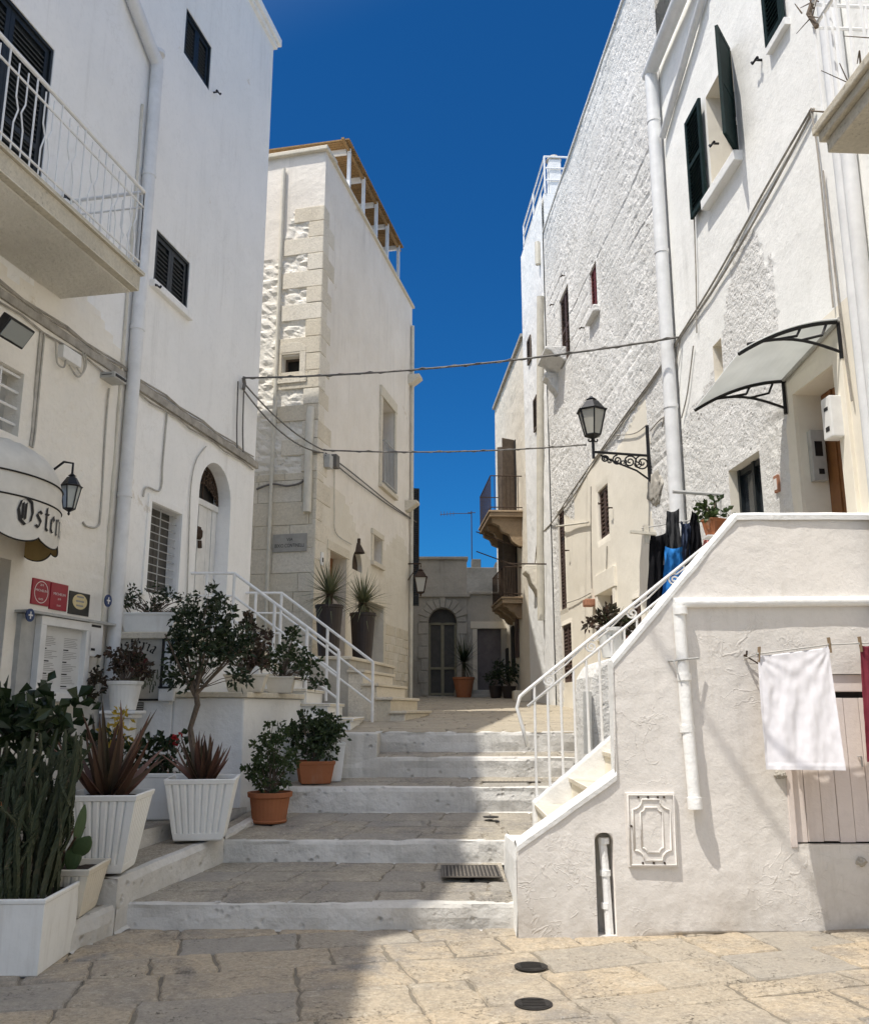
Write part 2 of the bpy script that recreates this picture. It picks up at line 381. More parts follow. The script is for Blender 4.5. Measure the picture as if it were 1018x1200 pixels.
# wall sheets -----------------------------------------------------------------
def fbm(x, y, z, o=4): return noise.fractal(Vector((x, y, z)), 1.0, 2.0, o)
def d_smooth(u, z, s=0): return .010 * noise.noise(Vector((u * .8, z * .8, s))) + .004 * noise.noise(Vector((u * 3, z * 3, s + 5)))
def d_block(u, z, s=0):
    c = math.floor(z / .31 + .12 * noise.noise(Vector((u * .7, z, 2)))); uu = (u + .41 * (c % 3) + .2 * math.sin(c * 1.7)) / .52
    g = min(abs(uu - round(uu)) * .52, abs(z / .31 - round(z / .31)) * .31); m = max(0, min(1, .5 + 2 * noise.noise(Vector((u * .45, z * .45, s + 21)))))
    return -.014 * m * (1 - min(1, g / .035))
def d_rough(u, z, s=0):
    return .022 * noise.noise(Vector((u * .9, z * .9, s))) + d_block(u, z, s) + (.3 + 1.1 * max(0, .5 + noise.noise(Vector((u * .6, z * .5, s + 40))))) * .010 * fbm(u * 6.5, z * 7.5, s + 3, 3) - .016 * max(0, noise.noise(Vector((u * 8, z * 9, s + 8))) - .25)
def d_rubble(u, z, s=0):
    w_ = .12 * noise.noise(Vector((u * 3, z * 3, s)))
    d, p = noise.voronoi(Vector((u * 3.4 + w_, z * 5.6 + w_, s)))
    return .040 * (min(1, (d[1] - d[0]) * 2.4) - .6) + .016 * fbm(u * 7, z * 7, s, 3)
def d_courses(u, z, s=0):
    c = math.floor(z / .27); uu = (u + .37 * (c % 3) + .1 * math.sin(c * 2.3)) / .46
    fu = abs(uu - round(uu)) * .46; fz = abs(z / .27 - round(z / .27)) * .27
    g = min(1, min(fu, fz) / .025)
    return .018 * g * (0.5 + .5 * noise.noise(Vector((u, z, 3)))) + .006 * fbm(u * 3, z * 3, s, 3)
def sheet(mb, W, u0, u1, z0, z1, holes=(), step=.3, disp=d_smooth, mi=0, zone=None, off=0.0, top=None, seed=0, rmi=None, edge=True):
    """plastered wall face with openings and their reveals; top(u) optionally cuts the head of the wall"""
    us = {round(u0, 4), round(u1, 4)}; zs = {round(z0, 4), round(z1, 4)}
    n = max(1, int((u1 - u0) / step)); us |= {round(u0 + (u1 - u0) * i / n, 4) for i in range(n + 1)}
    n = max(1, int((z1 - z0) / step)); zs |= {round(z0 + (z1 - z0) * i / n, 4) for i in range(n + 1)}
    for h in holes:
        us -= {u for u in us if min(abs(u - h['u0']), abs(u - h['u1'])) < step * .3}
        zs -= {z for z in zs if min(abs(z - h['z0']), abs(z - h['z1'])) < step * .3}
    for h in holes: us |= {round(h['u0'], 4), round(h['u1'], 4)}; zs |= {round(h['z0'], 4), round(h['z1'], 4)}
    us |= {round(u0, 4), round(u1, 4)}; zs |= {round(z0, 4), round(z1, 4)}
    us = sorted(u for u in us if u0 - 1e-4 <= u <= u1 + 1e-4); zs = sorted(z for z in zs if z0 - 1e-4 <= z <= z1 + 1e-4)
    def dd(u, z):
        k = 1.0
        for h in holes:
            du = max(h['u0'] - u, 0, u - h['u1']); dz = max(h['z0'] - z, 0, z - h['z1'])
            k = min(k, math.hypot(du, dz) / .1)
        if edge: k = min(k, min(u - u0, u1 - u, z1 - z) / .12 if True else 1)
        return disp(u, z, seed) * max(0, k) + off
    idx = {}
    def vid(i, j):
        if (i, j) not in idx:
            u, z = us[i], zs[j]
            if top: z = z0 + (z - z0) * (top(u) - z0) / (z1 - z0)
            mb.v.append(W.pt(u, z, dd(u, z))); idx[(i, j)] = len(mb.v) - 1
        return idx[(i, j)]
    for i in range(len(us) - 1):
        for j in range(len(zs) - 1):
            cu, cz = (us[i] + us[i + 1]) / 2, (zs[j] + zs[j + 1]) / 2
            if any(h['u0'] < cu < h['u1'] and h['z0'] < cz < h['z1'] for h in holes): continue
            mb.f.append([vid(i, j), vid(i + 1, j), vid(i + 1, j + 1), vid(i, j + 1)])
            mb.mi.append(zone(cu, cz) if zone else mi); mb.t.append(.5)
    for h in holes:
        a, b, c, d, dp = h['u0'], h['u1'], h['z0'], h['z1'], h.get('depth', .22)
        m = h.get('mi', zone((a + b) / 2, (c + d) / 2) if zone else mi) if rmi is None else rmi
        P = lambda u, z, o: W.pt(u, z, off + o)
        if h.get('arch'):
            r = (b - a) / 2; rise = h.get('rise', r); sp = d - rise; uc = (a + b) / 2; N = 14
            arc = [(uc - r * math.cos(math.pi * i / N), sp + rise * math.sin(math.pi * i / N)) for i in range(N + 1)]
            for i in range(N):
                (p, q), (p2, q2) = arc[i], arc[i + 1]
                mb.quad(P(p, q, 0), P(p2, q2, 0), P(p2, d, 0), P(p, d, 0), m, .5)
                mb.quad(P(p, q, 0), P(p2, q2, 0), P(p2, q2, -dp), P(p, q, -dp), m, .5)
            d = sp
        else:
            mb.quad(P(a, d, 0), P(b, d, 0), P(b, d, -dp), P(a, d, -dp), m, .5)
        mb.quad(P(a, c, 0), P(a, d, 0), P(a, d, -dp), P(a, c, -dp), m, .5)
        mb.quad(P(b, c, 0), P(b, d, 0), P(b, d, -dp), P(b, c, -dp), m, .5)
        mb.quad(P(a, c, 0), P(b, c, 0), P(b, c, -dp), P(a, c, -dp), m, .5)
def hole(W, a, b, off=0, **k):
    u0, u1, z0, z1 = W.rect(a, b, off); return dict(u0=u0, u1=u1, z0=z0, z1=z1, **k)

def shutter(mb, o, u, n, w, h, mi=0, slat=.055, t=.035):
    """louvred leaf: lower hinge corner o, direction u (unit), outward n"""
    o = Vector(o); fr = min(.06, w * .18)
    mb.box(o, u * fr, n * t, Z * h, mi); mb.box(o + u * (w - fr), u * fr, n * t, Z * h, mi)
    for z in (0, h - fr): mb.box(o + u * fr + Z * z, u * (w - 2 * fr), n * t, Z * fr, mi)
    if h > .9: mb.box(o + u * fr + Z * (h * .5 - fr / 2), u * (w - 2 * fr), n * t, Z * fr, mi)
    k = max(3, int((h - 2 * fr) / slat))
    for i in range(k):
        z = fr + (h - 2 * fr) * (i + .1) / k
        mb.box(o + u * fr + Z * z + n * t * .15, u * (w - 2 * fr), n * t * .6 + Z * (-slat * .55), Z * .012 + n * .006, mi)
    mb.quad(o + u * fr + n * .004 + Z * fr, o + u * (w - fr) + n * .004 + Z * fr, o + u * (w - fr) + n * .004 + Z * (h - fr), o + u * fr + n * .004 + Z * (h - fr), mi)
def hook(mb, p, n, u, r=.011):
    """iron shutter stay on a wall"""
    p = Vector(p); mb.tube([p, p + n * .07, p + n * .08 + u * .06, p + n * .08 + u * .075 + Z * .03], r, 5)
    mb.tube([p + n * .07, p + n * .075 - u * .05 - Z * .015], r * 1.3, 5)
def spiral(c, a, b, r, turns=1.6, n=22, start=0, sgn=1):
    c = Vector(c); out = []
    for i in range(n + 1):
        f = i / n; an = start + sgn * 2 * math.pi * turns * f; rr = r * (1 - f * .86)
        out.append(c + a * (rr * math.cos(an)) + b * (rr * math.sin(an)))
    return out
def sag(a, b, s, n=16):
    a, b = Vector(a), Vector(b)
    return [a.lerp(b, i / n) - Z * (s * 4 * (i / n) * (1 - i / n)) for i in range(n + 1)]
def smooth_path(P, k=6):
    if len(P) < 3: return P
    Q = [P[0]] + list(P) + [P[-1]]; out = []
    for i in range(1, len(Q) - 2):
        a, b, c, d = Q[i - 1], Q[i], Q[i + 1], Q[i + 2]
        for j in range(k):
            t = j / k; out.append(.5 * ((2 * b) + (c - a) * t + (2 * a - 5 * b + 4 * c - d) * t * t + (3 * b - a - 3 * c + d) * t ** 3))
    return out + [Q[-2]]
def on_wall(W, pts, out=.02):
    return smooth_path([W.pt(*W.uz(*p), out) for p in pts])
def text_to(mb, s, W, u, z, h, out, mi=0, width=None, align='C', sq=None, depth=.003):
    cu = bpy.data.curves.new('lettering', 'FONT'); cu.body = s; cu.size = 1.0; cu.resolution_u = 3; cu.fill_mode = 'FRONT'
    ob = bpy.data.objects.new('lettering', cu); COL.objects.link(ob); bpy.context.view_layer.update()
    me = bpy.data.meshes.new_from_object(ob.evaluated_get(bpy.context.evaluated_depsgraph_get()))
    xs = [v.co.x for v in me.vertices]; ys = [v.co.y for v in me.vertices]
    if xs:
        x0, x1 = min(xs), max(xs); y0, y1 = min(ys), max(ys); ky = h / (y1 - y0); kx = (width / (x1 - x0)) if width else ky
        f = lambda v: W.pt(u + ((v.co.x - x0) - (x1 - x0) * {'C': .5, 'L': 0, 'R': 1}[align]) * kx, z + (v.co.y - y0) * ky, out)
        mb.add([f(v) for v in me.vertices], [list(p.vertices) for p in me.polygons], mi, .5)
    bpy.data.objects.remove(ob); bpy.data.curves.remove(cu); bpy.data.meshes.remove(me)
BL = {  # broad-nib gothic letters: strokes on an x-height of 1
 'O': (1.15, [[(.62, 1.5), (.3, 1.3), (.16, .8), (.3, .25), (.62, .02)], [(.62, 1.5), (.95, 1.3), (1.06, .75), (.95, .25), (.62, .02)], [(.42, 1.2), (.42, .3)], [(.6, 1.2), (.6, .3)]]),
 's': (.62, [[(.5, .85), (.3, .98), (.14, .74), (.46, .4), (.3, .04), (.08, .16)]]),
 't': (.5, [[(.22, 1.3), (.22, .12), (.4, .02)], [(.06, .93), (.44, .93)]]),
 'e': (.6, [[(.46, .1), (.28, .02), (.14, .2), (.14, .8), (.34, .98), (.48, .72), (.16, .5)]]),
 'r': (.55, [[(.08, .9), (.2, .84), (.2, .06), (.3, .02)], [(.22, .78), (.42, .98), (.5, .86)]]),
 'i': (.34, [[(.06, .9), (.18, .84), (.18, .1), (.3, .02)], [(.16, 1.22), (.24, 1.3)]]),
 'a': (.64, [[(.12, .8), (.3, .98), (.46, .82), (.46, .1), (.58, .02)], [(.44, .52), (.16, .42), (.14, .12), (.3, .02), (.44, .16)]]),
 'L': (.85, [[(.3, 1.5), (.3, .1)], [(.12, .06), (.45, .1), (.8, .2)], [(.3, 1.5), (.55, 1.4)]]),
}
def gothic(mb, s, place, xh, mi=0, nib=.17):
    """place(x, y) -> 3-D; x runs along the line of writing"""
    x = 0; nv = Vector((math.cos(R_(38)), math.sin(R_(38)))) * nib / 2
    for ch in s:
        w, st = BL[ch]
        for pl in st:
            for a, b in zip(pl, pl[1:]):
                k = 3
                for i in range(k):
                    p = Vector(a).lerp(Vector(b), i / k); q = Vector(a).lerp(Vector(b), (i + 1) / k)
                    mb.quad(*[place((x + c.x) * xh, c.y * xh) for c in (p - nv, p + nv, q + nv, q - nv)], mi, .5)
        x += w + .1

# paving ----------------------------------------------------------------------
def bil(c, s, t):
    a, b, d, e = c
    return (a.lerp(b, s)).lerp(e.lerp(d, s), t)      # corners counter-clockwise: a b d e
def pave(mb, corners, rowd, lens, seed, gap=.014, jit=.012, mi=0, lift=.004):
    r = random.Random(seed); c = [Vector(p) for p in corners]
    Wd = (c[1] - c[0]).length; D = (c[3] - c[0]).length
    t = 0.0; rows = []
    while t < D - 1e-6:
        d = r.uniform(*rowd); d = D - t if D - t - d < rowd[0] * .6 else d
        rows.append((t, t + d)); t += d
    for (t0, t1) in rows:
        s = -r.random() * lens[0]; sk1 = 0
        while s < Wd:
            l = r.uniform(*lens); s0, s1 = max(0, s), min(Wd, s + l); s += l
            sk0, sk1 = sk1, r.uniform(-.05, .05)
            if s1 - s0 < .06: continue
            out = []
            A = [(s0, t0), (s1, t0), (s1 + sk1, t1), (s0 + sk0, t1)]
            for k in range(4):
                p, q = A[k], A[(k + 1) % 4]; n = 6
                for i in range(n):
                    f = i / n; out.append((p[0] + (q[0] - p[0]) * f + r.uniform(-jit, jit), p[1] + (q[1] - p[1]) * f + r.uniform(-jit, jit)))
            cx = sum(p[0] for p in out) / len(out); cy = sum(p[1] for p in out) / len(out)
            dz = r.uniform(-.004, .005); tilt = (r.uniform(-.006, .006), r.uniform(-.006, .006)); ti = r.random()
            def ring(ins, z):
                res = []
                for (x, y) in out:
                    l2 = math.hypot(x - cx, y - cy) or 1; k = max(0, (l2 - ins)) / l2
                    X, Y = cx + (x - cx) * k, cy + (y - cy) * k
                    p = bil(c, min(1, max(0, X / Wd)), min(1, max(0, Y / D)))
                    res.append(p + Z * (z + dz + tilt[0] * (X - cx) + tilt[1] * (Y - cy)))
                return res
            n = len(out); r0, r1, r2 = ring(gap * .3, -.010), ring(gap, lift - .004), ring(gap + .03, lift)
            fs = []
            for i in range(n):
                j = (i + 1) % n
                fs += [(i, j, n + j, n + i), (n + i, n + j, 2 * n + j, 2 * n + i)]
            fs.append(list(range(2 * n, 3 * n)))
            mb.add(r0 + r1 + r2, fs, mi, ti)

# ================================================================== GROUND, STEPS, ALLEY
def slope(x): return .028 * max(0.0, x - .6)
mb = MB(); S = 70
mb.quad((-S, -S, -.06), (S, -S, -.06), (S, S, -.06), (-S, S, -.06))
tag(build(mb, 'ground', 'mortar', loc=(0, 0, -.06)), 'pale dusty ground under the whole street', kind='structure')
mb = MB()
a = R_(13); ca, sa = math.cos(a), math.sin(a)
def rot(x, y): return V(x * ca - y * sa, x * sa + y * ca + 0, 0)
pave(mb, [rot(-4.6, -1.0) , rot(6.2, -1.0), rot(6.2, 8.2), rot(-4.6, 8.2)], (.26, .52), (.34, .95), 11, gap=.019, jit=.013, lift=.010)
mb.quad((-7, -8, -.004), (7, -8, -.004), (7, 7.6, -.004), (-7, 7.6, -.004), 1)
nq = MB()
for i in range(24):
    x0, x1 = -7 + i * .6, -6.4 + i * .6
    nq.quad((x0, -8, -.005 + slope(x0)), (x1, -8, -.005 + slope(x1)), (x1, 7.6, -.005 + slope(x1)), (x0, 7.6, -.005 + slope(x0)), 1)
mb.v = mb.v[:-4]; mb.f.pop(); mb.mi.pop(); mb.t.pop()
for p in mb.v: p.z += slope(p.x) + .006 * noise.noise(Vector((p.x * .7, p.y * .7, 0)))
mb.add(nq.v, [], 1); base = len(mb.v) - len(nq.v)
for f in nq.f: mb.f.append([base + i for i in f]); mb.mi.append(1); mb.t.append(.5)
tag(build(mb, 'square_paving', ['paving', 'mortar'], loc=(0, 5, 0)), 'worn pale stone slabs of the little square in the foreground', kind='structure')

STEPS = [  # Y front, Y back, z foot, z front edge, z back edge, X left front, X left back, X right
    (7.09, 8.57, 0.0, .182, .232, -2.29, -1.93, .60),
    (8.57, 10.06, .232, .421, .501, -2.3, -1.75, 1.30),
    (10.06, 10.71, .501, .764, .814, -1.72, -1.5, 2.4),
    (10.71, 11.29, .814, 1.041, 1.071, -1.1, -1.0, 2.6),
]
def wob(x, s, a=.016): return a * noise.noise(Vector((x * 1.7, s * 9.1, 0))) + a * .5 * noise.noise(Vector((x * 5, s * 3.3, 2)))
def step_obj(i, Y0, Y1, zf, z0, z1, xl, xlb, xr, yback=None):
    mb = MB(); n = 44; xs = [xl + (xr - xl) * k / n for k in range(n + 1)]
    prof = [(-.03, 0), (-.012, .012), (.0, .08), (.0, .5), (.004, .82), (.014, .95), (.035, 1.0)]   # foot fillet, face, rounded lip
    rows = []
    for dy, f in prof:
        rows.append([V(x, Y0 + dy + wob(x, i + f * 2) + .012 * fbm(x * 5, f * 2 + i, 3), zf - .01 + (z0 + .007 - zf + .01) * f + (wob(x, i + 4, .006) if f > .8 else 0)) for x in xs])
    rows.append([V(x, Y0 + .085 + .05 * fbm(x * 2.3, i, 1) + .03 * noise.noise(V(x * 9, i, 0)), z0 + .009 + wob(x, i + 4, .003)) for x in xs])
    for r0, r1 in zip(rows, rows[1:]):
        for k in range(n): mb.quad(r0[k], r0[k + 1], r1[k + 1], r1[k], 1, .5)
    pave(mb, [(xl, Y0 + .03, z0), (xr, Y0 + .03, z0), (xr, Y1 + .02, z1), (xlb, Y1 + .02, z1)], (.3, .46) if Y1 - Y0 > 1 else (.26, .36), (.35, .85), 50 + i, gap=.015, jit=.018, lift=.007)
    mb.quad((xl, Y0 + .02, z0 - .005), (xr, Y0 + .02, z0 - .005), (xr, Y1 + .02, z1 - .005), (xlb, Y1 + .02, z1 - .005), 2)
    tag(build(mb, 'street_step', ['tread', 'riser', 'mortar'], smooth=35), ['lowest', 'second', 'third', 'fourth'][i] + ' broad stone step of the street with whitewashed riser', kind='structure')
for i, a in enumerate(STEPS): step_obj(i, *a)
# top riser and the alley beyond it
mb = MB(); Y0, zf, z0 = 11.29, 1.071, 1.313; xl, xr, n = -.72, 2.6, 40
xs = [xl + (xr - xl) * k / n for k in range(n + 1)]; rows = []
for dy, f in [(-.03, 0), (-.012, .012), (.0, .08), (.0, .5), (.004, .82), (.014, .95), (.035, 1.0)]:
    rows.append([V(x, Y0 + dy + wob(x, 9 + f * 2) + .012 * fbm(x * 5, f * 2, 33), zf - .01 + (z0 + .007 - zf + .01) * f) for x in xs])
rows.append([V(x, Y0 + .08 + .03 * fbm(x * 3, 4, 1), z0 + .009) for x in xs])
for r0, r1 in zip(rows, rows[1:]):
    for k in range(n): mb.quad(r0[k], r0[k + 1], r1[k + 1], r1[k], 1, .5)
ZA = lambda y: 1.313 + (y - 11.29) * .0385
pave(mb, [(-2.6, 11.3, 1.313), (3.2, 11.3, 1.313), (3.0, 28.5, ZA(28.5)), (-2.6, 28.5, ZA(28.5))], (.3, .5), (.4, .9), 77, gap=.024, jit=.02, lift=.008)
mb.quad((-6, 11.3, 1.30), (3.4, 11.3, 1.30), (3.4, 40, ZA(40) - .012), (-6, 40, ZA(40) - .012), 2)
tag(build(mb, 'alley_paving', ['alley', 'riser', 'mortar'], smooth=35), 'stone paved alley climbing between the houses', kind='structure')

# low kerb and terrace in front of the white house
mb = MB()
def kerbseg(P, z0a, z0b, za, zb, wid, s):
    (x0, y0), (x1, y1) = P; n = 16; d = V(x1 - x0, y1 - y0, 0); nn = V(d.y, -d.x, 0).normalized()
    prof = [(.02, 0), (.0, .06), (0, .5), (-.004, .85), (-.03, 1.0), (-.09, 1.005)]
    rows = []
    for o, f in prof:
        rw = []
        for k in range(n + 1):
            t = k / n; b = V(x0, y0, 0) + d * t; lo = z0a + (z0b - z0a) * t; hi = za + (zb - za) * t
            rw.append(b + nn * (o + wob(t * 2 + s, f * 3 + s) + .01 * fbm(t * 6, f * 3, s)) + Z * (lo + (hi - lo) * f))
        rows.append(rw)
    for r0, r1 in zip(rows, rows[1:]):
        for k in range(n): mb.quad(r0[k], r0[k + 1], r1[k + 1], r1[k], 1, .5)
    top = rows[-1]
    for k in range(n): mb.quad(top[k], top[k + 1], top[k + 1] - nn * wid, top[k] - nn * wid, 0, .4)
    return rows
kerbseg(((-2.43, 6.45), (-2.30, 6.93)), 0, 0, .19, .21, .6, 1)
kerbseg(((-2.30, 6.93), (-1.90, 8.60)), 0, .22, .385, .47, .5, 2)
kerbseg(((-1.90, 8.60), (-1.72, 9.9)), .40, .50, .46, .56, .1, 5)
mb.quad((-2.95, 6.45, 0), (-2.43, 6.45, 0), (-2.43, 6.45, .19), (-2.95, 6.45, .19), 1)
mb.quad((-2.85, 6.93, .15), (-2.30, 6.93, .15), (-2.30, 6.93, .385), (-2.85, 6.93, .385), 1)
tag(build(mb, 'kerb', ['tread', 'riser'], smooth=35), 'low whitewashed kerb beside the lowest steps, under the planters', kind='structure')
mb = MB()
ter = [V(-2.72, 7.0, 0), V(-2.33, 8.62, 0), V(-1.97, 9.86, 0), V(-3.5, 9.86, 0), V(-4.3, 6.9, 0)]
for a, b in zip(ter[:2], ter[1:3]):
    n = 12
    for k in range(n):
        p, q = a.lerp(b, k / n), a.lerp(b, (k + 1) / n)
        mb.quad(p + Z * .3, q + Z * .3, q + Z * .585, p + Z * .585, 1)
mb.quad(ter[4] + Z * 0, ter[0], ter[0] + Z * .58, ter[4] + Z * .58, 1)
mb.add([p + Z * .58 for p in ter], [(0, 1, 2, 3, 4)], 0, .4)
tag(build(mb, 'terrace_floor', ['tread', 'riser']), 'small raised terrace in front of the white house', kind='structure')

# ================================================================== WHITE HOUSE ON THE LEFT
UC = uY(LW, 13.5)
house = thing('white_house', 'tall smooth white house on the left with balcony, dark shutters and arched door', 'house', LW.pt(uY(LW, 10), .5))
h_w1 = hole(LW, (219, 8), (245, 106), depth=.1); h_w2 = hole(LW, (184, 268), (219, 366), depth=.1)
h_bd = hole(LW, (-40, -25), (47, 222), depth=.1); h_bd['z0'] = 5.86; h_bd['z1'] = LW.uz(48, 40)[1]
h_bw = hole(LW, (177, 588), (206, 702), depth=.18)
uA0, uA1 = LW.uz(231, 620)[0], LW.uz(269, 620)[0]; zA1 = LW.uz(249, 540)[1]
h_ad = dict(u0=uA0, u1=uA1, z0=2.36, z1=zA1, arch=True, depth=.27)
h_sw = hole(LW, (-40, 400), (21, 512), depth=.2)
h_rd = dict(u0=uY(LW, 6.95), u1=LW.uz(9, 700)[0], z0=.58, z1=LW.uz(8, 655)[1], depth=.25)
uP = LW.uz(140, 560)[0]
zone = lambda u, z: 1 if (u < uP - .02 and z < 5.75 + .2 * math.sin(u * 3)) else 0
def dL(u, z, s): return d_courses(u, z, s) if zone(u, z) else d_smooth(u, z, s)
mb = MB()
sheet(mb, LW, uY(LW, 6.5), UC, .1, 13, [h_w1, h_w2, h_bd, h_bw, h_ad, h_sw, h_rd], step=.09, disp=dL, zone=zone)
c = LW.pt(UC, 0); e = c - LW.n * 7
mb.quad(c, e, e + Z * 13, c + Z * 13, 0)
i0 = LW.pt(uY(LW, 6.5), 0); inn = -LW.n * .5
foot = [c + inn - LW.u * .01, e - LW.u * .01, V(-14, -9, 0), V(-5.23, -9, 0), V(-5.23, 3.25, 0), V(-4.83, 3.25, 0), i0, i0 + inn]
mb.prism(foot, Z * 12.98, 0)
build(mb, 'wall', ['smooth', 'old'], house)
mb = MB()
mb.wbox(LW, uY(LW, 3.3), UC + .13, 12.93, 13.07, -.6, .10)
mb.wbox(LW, uY(LW, 3.3), UC + .07, 12.84, 12.928, -.6, .05)
build(mb, 'cornice', 'smooth', house, bevel=.012)
def fill_shutters(h, name, label=None, two=True, m='blackshut', recess=.03, frame=None):
    w = MB(); fr = .035
    for a, b in ((h['u0'] + .002, h['u0'] + fr), (h['u1'] - fr, h['u1'] - .002)): w.wbox(LW, a, b, h['z0'] + .002, h['z1'] - .002, -.1, -recess + .02)
    w.wbox(LW, h['u0'] + fr, h['u1'] - fr, h['z1'] - fr, h['z1'] - .002, -.1, -recess + .02)
    w.wbox(LW, h['u0'] + fr, h['u1'] - fr, h['z0'] + .002, h['z0'] + fr, -.1, -recess + .02)
    o = build(w, 'window', m, house)
    um = (h['u0'] + h['u1']) / 2; W2 = um - h['u0'] - fr
    for s in range(2):
        g = MB(); shutter(g, LW.pt(h['u0'] + fr + s * W2, h['z0'] + fr, -recess - .035), LW.u, LW.n, W2 - .004, h['z1'] - h['z0'] - 2 * fr)
        build(g, 'shutter', m, o)
    return o
fill_shutters(h_w1, 'window'); w2 = fill_shutters(h_w2, 'window'); fill_shutters(h_bd, 'window')
mb = MB(); mb.wbox(LW, h_w2['u0'] - .08, h_w2['u1'] + .06, h_w2['z0'] - .1, h_w2['z0'] - .004, -.02, .07); build(mb, 'sill', 'smooth', house, bevel=.01)
for q in ((250, 108), (178, 335), (70, 231)):
    mb = MB(); hook(mb, LW.pt(*LW.uz(*q), 0), LW.n, LW.u, .013); build(mb, 'shutter_stay', 'black', house)
# barred window
h = h_bw; mb = MB(); mb.wbox(LW, h['u0'], h['u1'], h['z0'], h['z1'], -.178, -.16)
o = build(mb, 'window', 'gloom', house)
mb = MB()
for a, b in ((-.09, -.004), (h['u1'] - h['u0'] + .004, h['u1'] - h['u0'] + .09)): mb.wbox(LW, h['u0'] + a, h['u0'] + b, h['z0'] - .05, h['z1'] + .085, -.02, .022)
mb.wbox(LW, h['u0'] - .004, h['u1'] + .004, h['z1'] + .004, h['z1'] + .085, -.02, .022)
build(mb, 'frame', 'smooth', o, bevel=.006)
mb = MB(); uu = (h['u0'] + h['u1']) / 2
for k in range(11):
    z = h['z0'] + .06 + (h['z1'] - h['z0'] - .1) * k / 10
    mb.tube([LW.pt(h['u0'], z, -.06), LW.pt(h['u1'], z, -.06)], .0065, 5)
mb.tube([LW.pt(uu, h['z0'], -.072), LW.pt(uu, h['z1'], -.072)], .008, 5)
build(mb, 'bars', 'greyplastic', o)
mb = MB(); mb.wbox(LW, h['u0'] + .04, uu - .03, h['z0'] + .05, h['z1'] - .05, -.158, -.154); mb.wbox(LW, uu + .03, h['u1'] - .04, h['z0'] + .05, h['z1'] - .05, -.158, -.154)
build(mb, 'pane', 'dullpane', o)
# arched door
h = h_ad; r = (h['u1'] - h['u0']) / 2; sp = h['z1'] - r; uc = (h['u0'] + h['u1']) / 2
mb = MB(); K = 7; ww = (h['u1'] - h['u0'] - .02) / K
for k in range(K): mb.wbox(LW, h['u0'] + .01 + ww * k + .004, h['u0'] + .01 + ww * (k + 1) - .004, 2.36, sp - .09, -.25, -.215 + (.012 if k in (0, K - 1, K // 2) else 0))
door = build(mb, 'door', 'whitedoor', house, bevel=.004)
mb = MB(); mb.wbox(LW, h['u0'] + .003, h['u1'] - .003, sp - .088, sp + .0, -.25, -.18); build(mb, 'transom', 'whitedoor', door, bevel=.012)
mb = MB()
for k in range(5):
    for s in (-1, 1):
        x = r * (.16 + .19 * k) * s
        zc = sp + .05 + max(0.06, math.sqrt(max(0, r * r - x * x)) * .45)
        mb.tube(spiral(LW.pt(uc + x, zc, -.20), LW.u * s, Z, .095, 1.5, 18, k), .013, 5)
        zc2 = sp + math.sqrt(max(0, r * r - x * x)) * .8
        mb.tube(spiral(LW.pt(uc + x * .9, zc2, -.20), LW.u * -s, Z, .075, 1.3, 16, k + 1), .012, 5)
N = 20; mb.tube([LW.pt(uc + (r - .02) * math.cos(math.pi * i / N), sp + (r - .02) * math.sin(math.pi * i / N), -.20) for i in range(N + 1)], .018, 5)
mb.tube([LW.pt(uc, sp, -.20), LW.pt(uc, sp + r, -.20)], .012, 5)
fl = build(mb, 'fanlight_grille', 'rust', house)
mb = MB(); mb.wbox(LW, h['u0'] - .05, h['u1'] + .05, sp - .1, h['z1'] + .05, -.31, -.28); build(mb, 'fanlight_pane', 'dark', fl)
mb = MB(); uk, zk = LW.uz(241, 615, -.36)
mb.lathe(LW.pt(uc - .05, 4.0 - .12, -.195), [(.03, 0), (.05, .04), (.05, .12), (.02, .16)], 10)
mb.wbox(LW, uc - .1, uc, 3.9, 4.06, -.21, -.19); mb.tube([LW.pt(uc - .05, 3.86, -.18), LW.pt(uc - .05, 3.76, -.17)], .03, 8)
build(mb, 'knocker', 'rust', door)
mb = MB(); mb.lathe(LW.pt(h['u0'] + .14, 3.48, -.20), [(.02, -.02), (.04, 0), (.03, .03)], 10); build(mb, 'handle', 'rust', door)
# little window and restaurant door at the left edge
h = h_sw; mb = MB(); mb.wbox(LW, h['u0'], h['u1'], h['z0'], h['z1'], -.2, -.18); o = build(mb, 'window', 'greyplastic', house)
mb = MB()
for k in range(4):
    z = h['z0'] + .12 + (h['z1'] - h['z0'] - .15) * k / 3
    mb.tube([LW.pt(h['u0'], z, -.05), LW.pt(h['u1'], z + .0, -.05)], .014, 6)
mb.tube([LW.pt(h['u1'] - .25, h['z0'], -.06), LW.pt(h['u1'] - .25, h['z1'], -.06)], .014, 6)
build(mb, 'bars', 'whitemetal', o)
h = h_rd; mb = MB(); mb.wbox(LW, h['u0'], h['u1'], h['z0'], h['z1'], -.25, -.2); build(mb, 'door', 'oldwood', house, bevel=.004)
# rain pipe with its raking head
mb = MB()
def wp(px, py, o): return LW.pt(*LW.uz(px, py), o)
uPi = LW.uz(150, 420)[0]
mb.tube([LW.pt(uPi, .9, .09), LW.pt(uPi, 9.0, .09), LW.pt(uPi, LW.uz(177, 84)[1], .09)], .075, 14)
k = LW.uz(177, 84)[1]
mb.tube([LW.pt(uPi, k - .02, .09), LW.pt(uPi - .02, k + .1, .09), wp(144, -8, .09)], .078, 14)
for z in (1.9, 3.9, 5.9, 7.9, 9.6): mb.tube([LW.pt(uPi, z, .09), LW.pt(uPi, z + .05, .09)], .083, 14)
build(mb, 'drainpipe', 'pipe', house, smooth=40)
mb = MB(); mb.tube([LW.pt(uPi - .14, 1.6, .015), LW.pt(uPi - .14, 8.8, .015)], .018, 6); build(mb, 'water_pipe', 'pipecream', house)
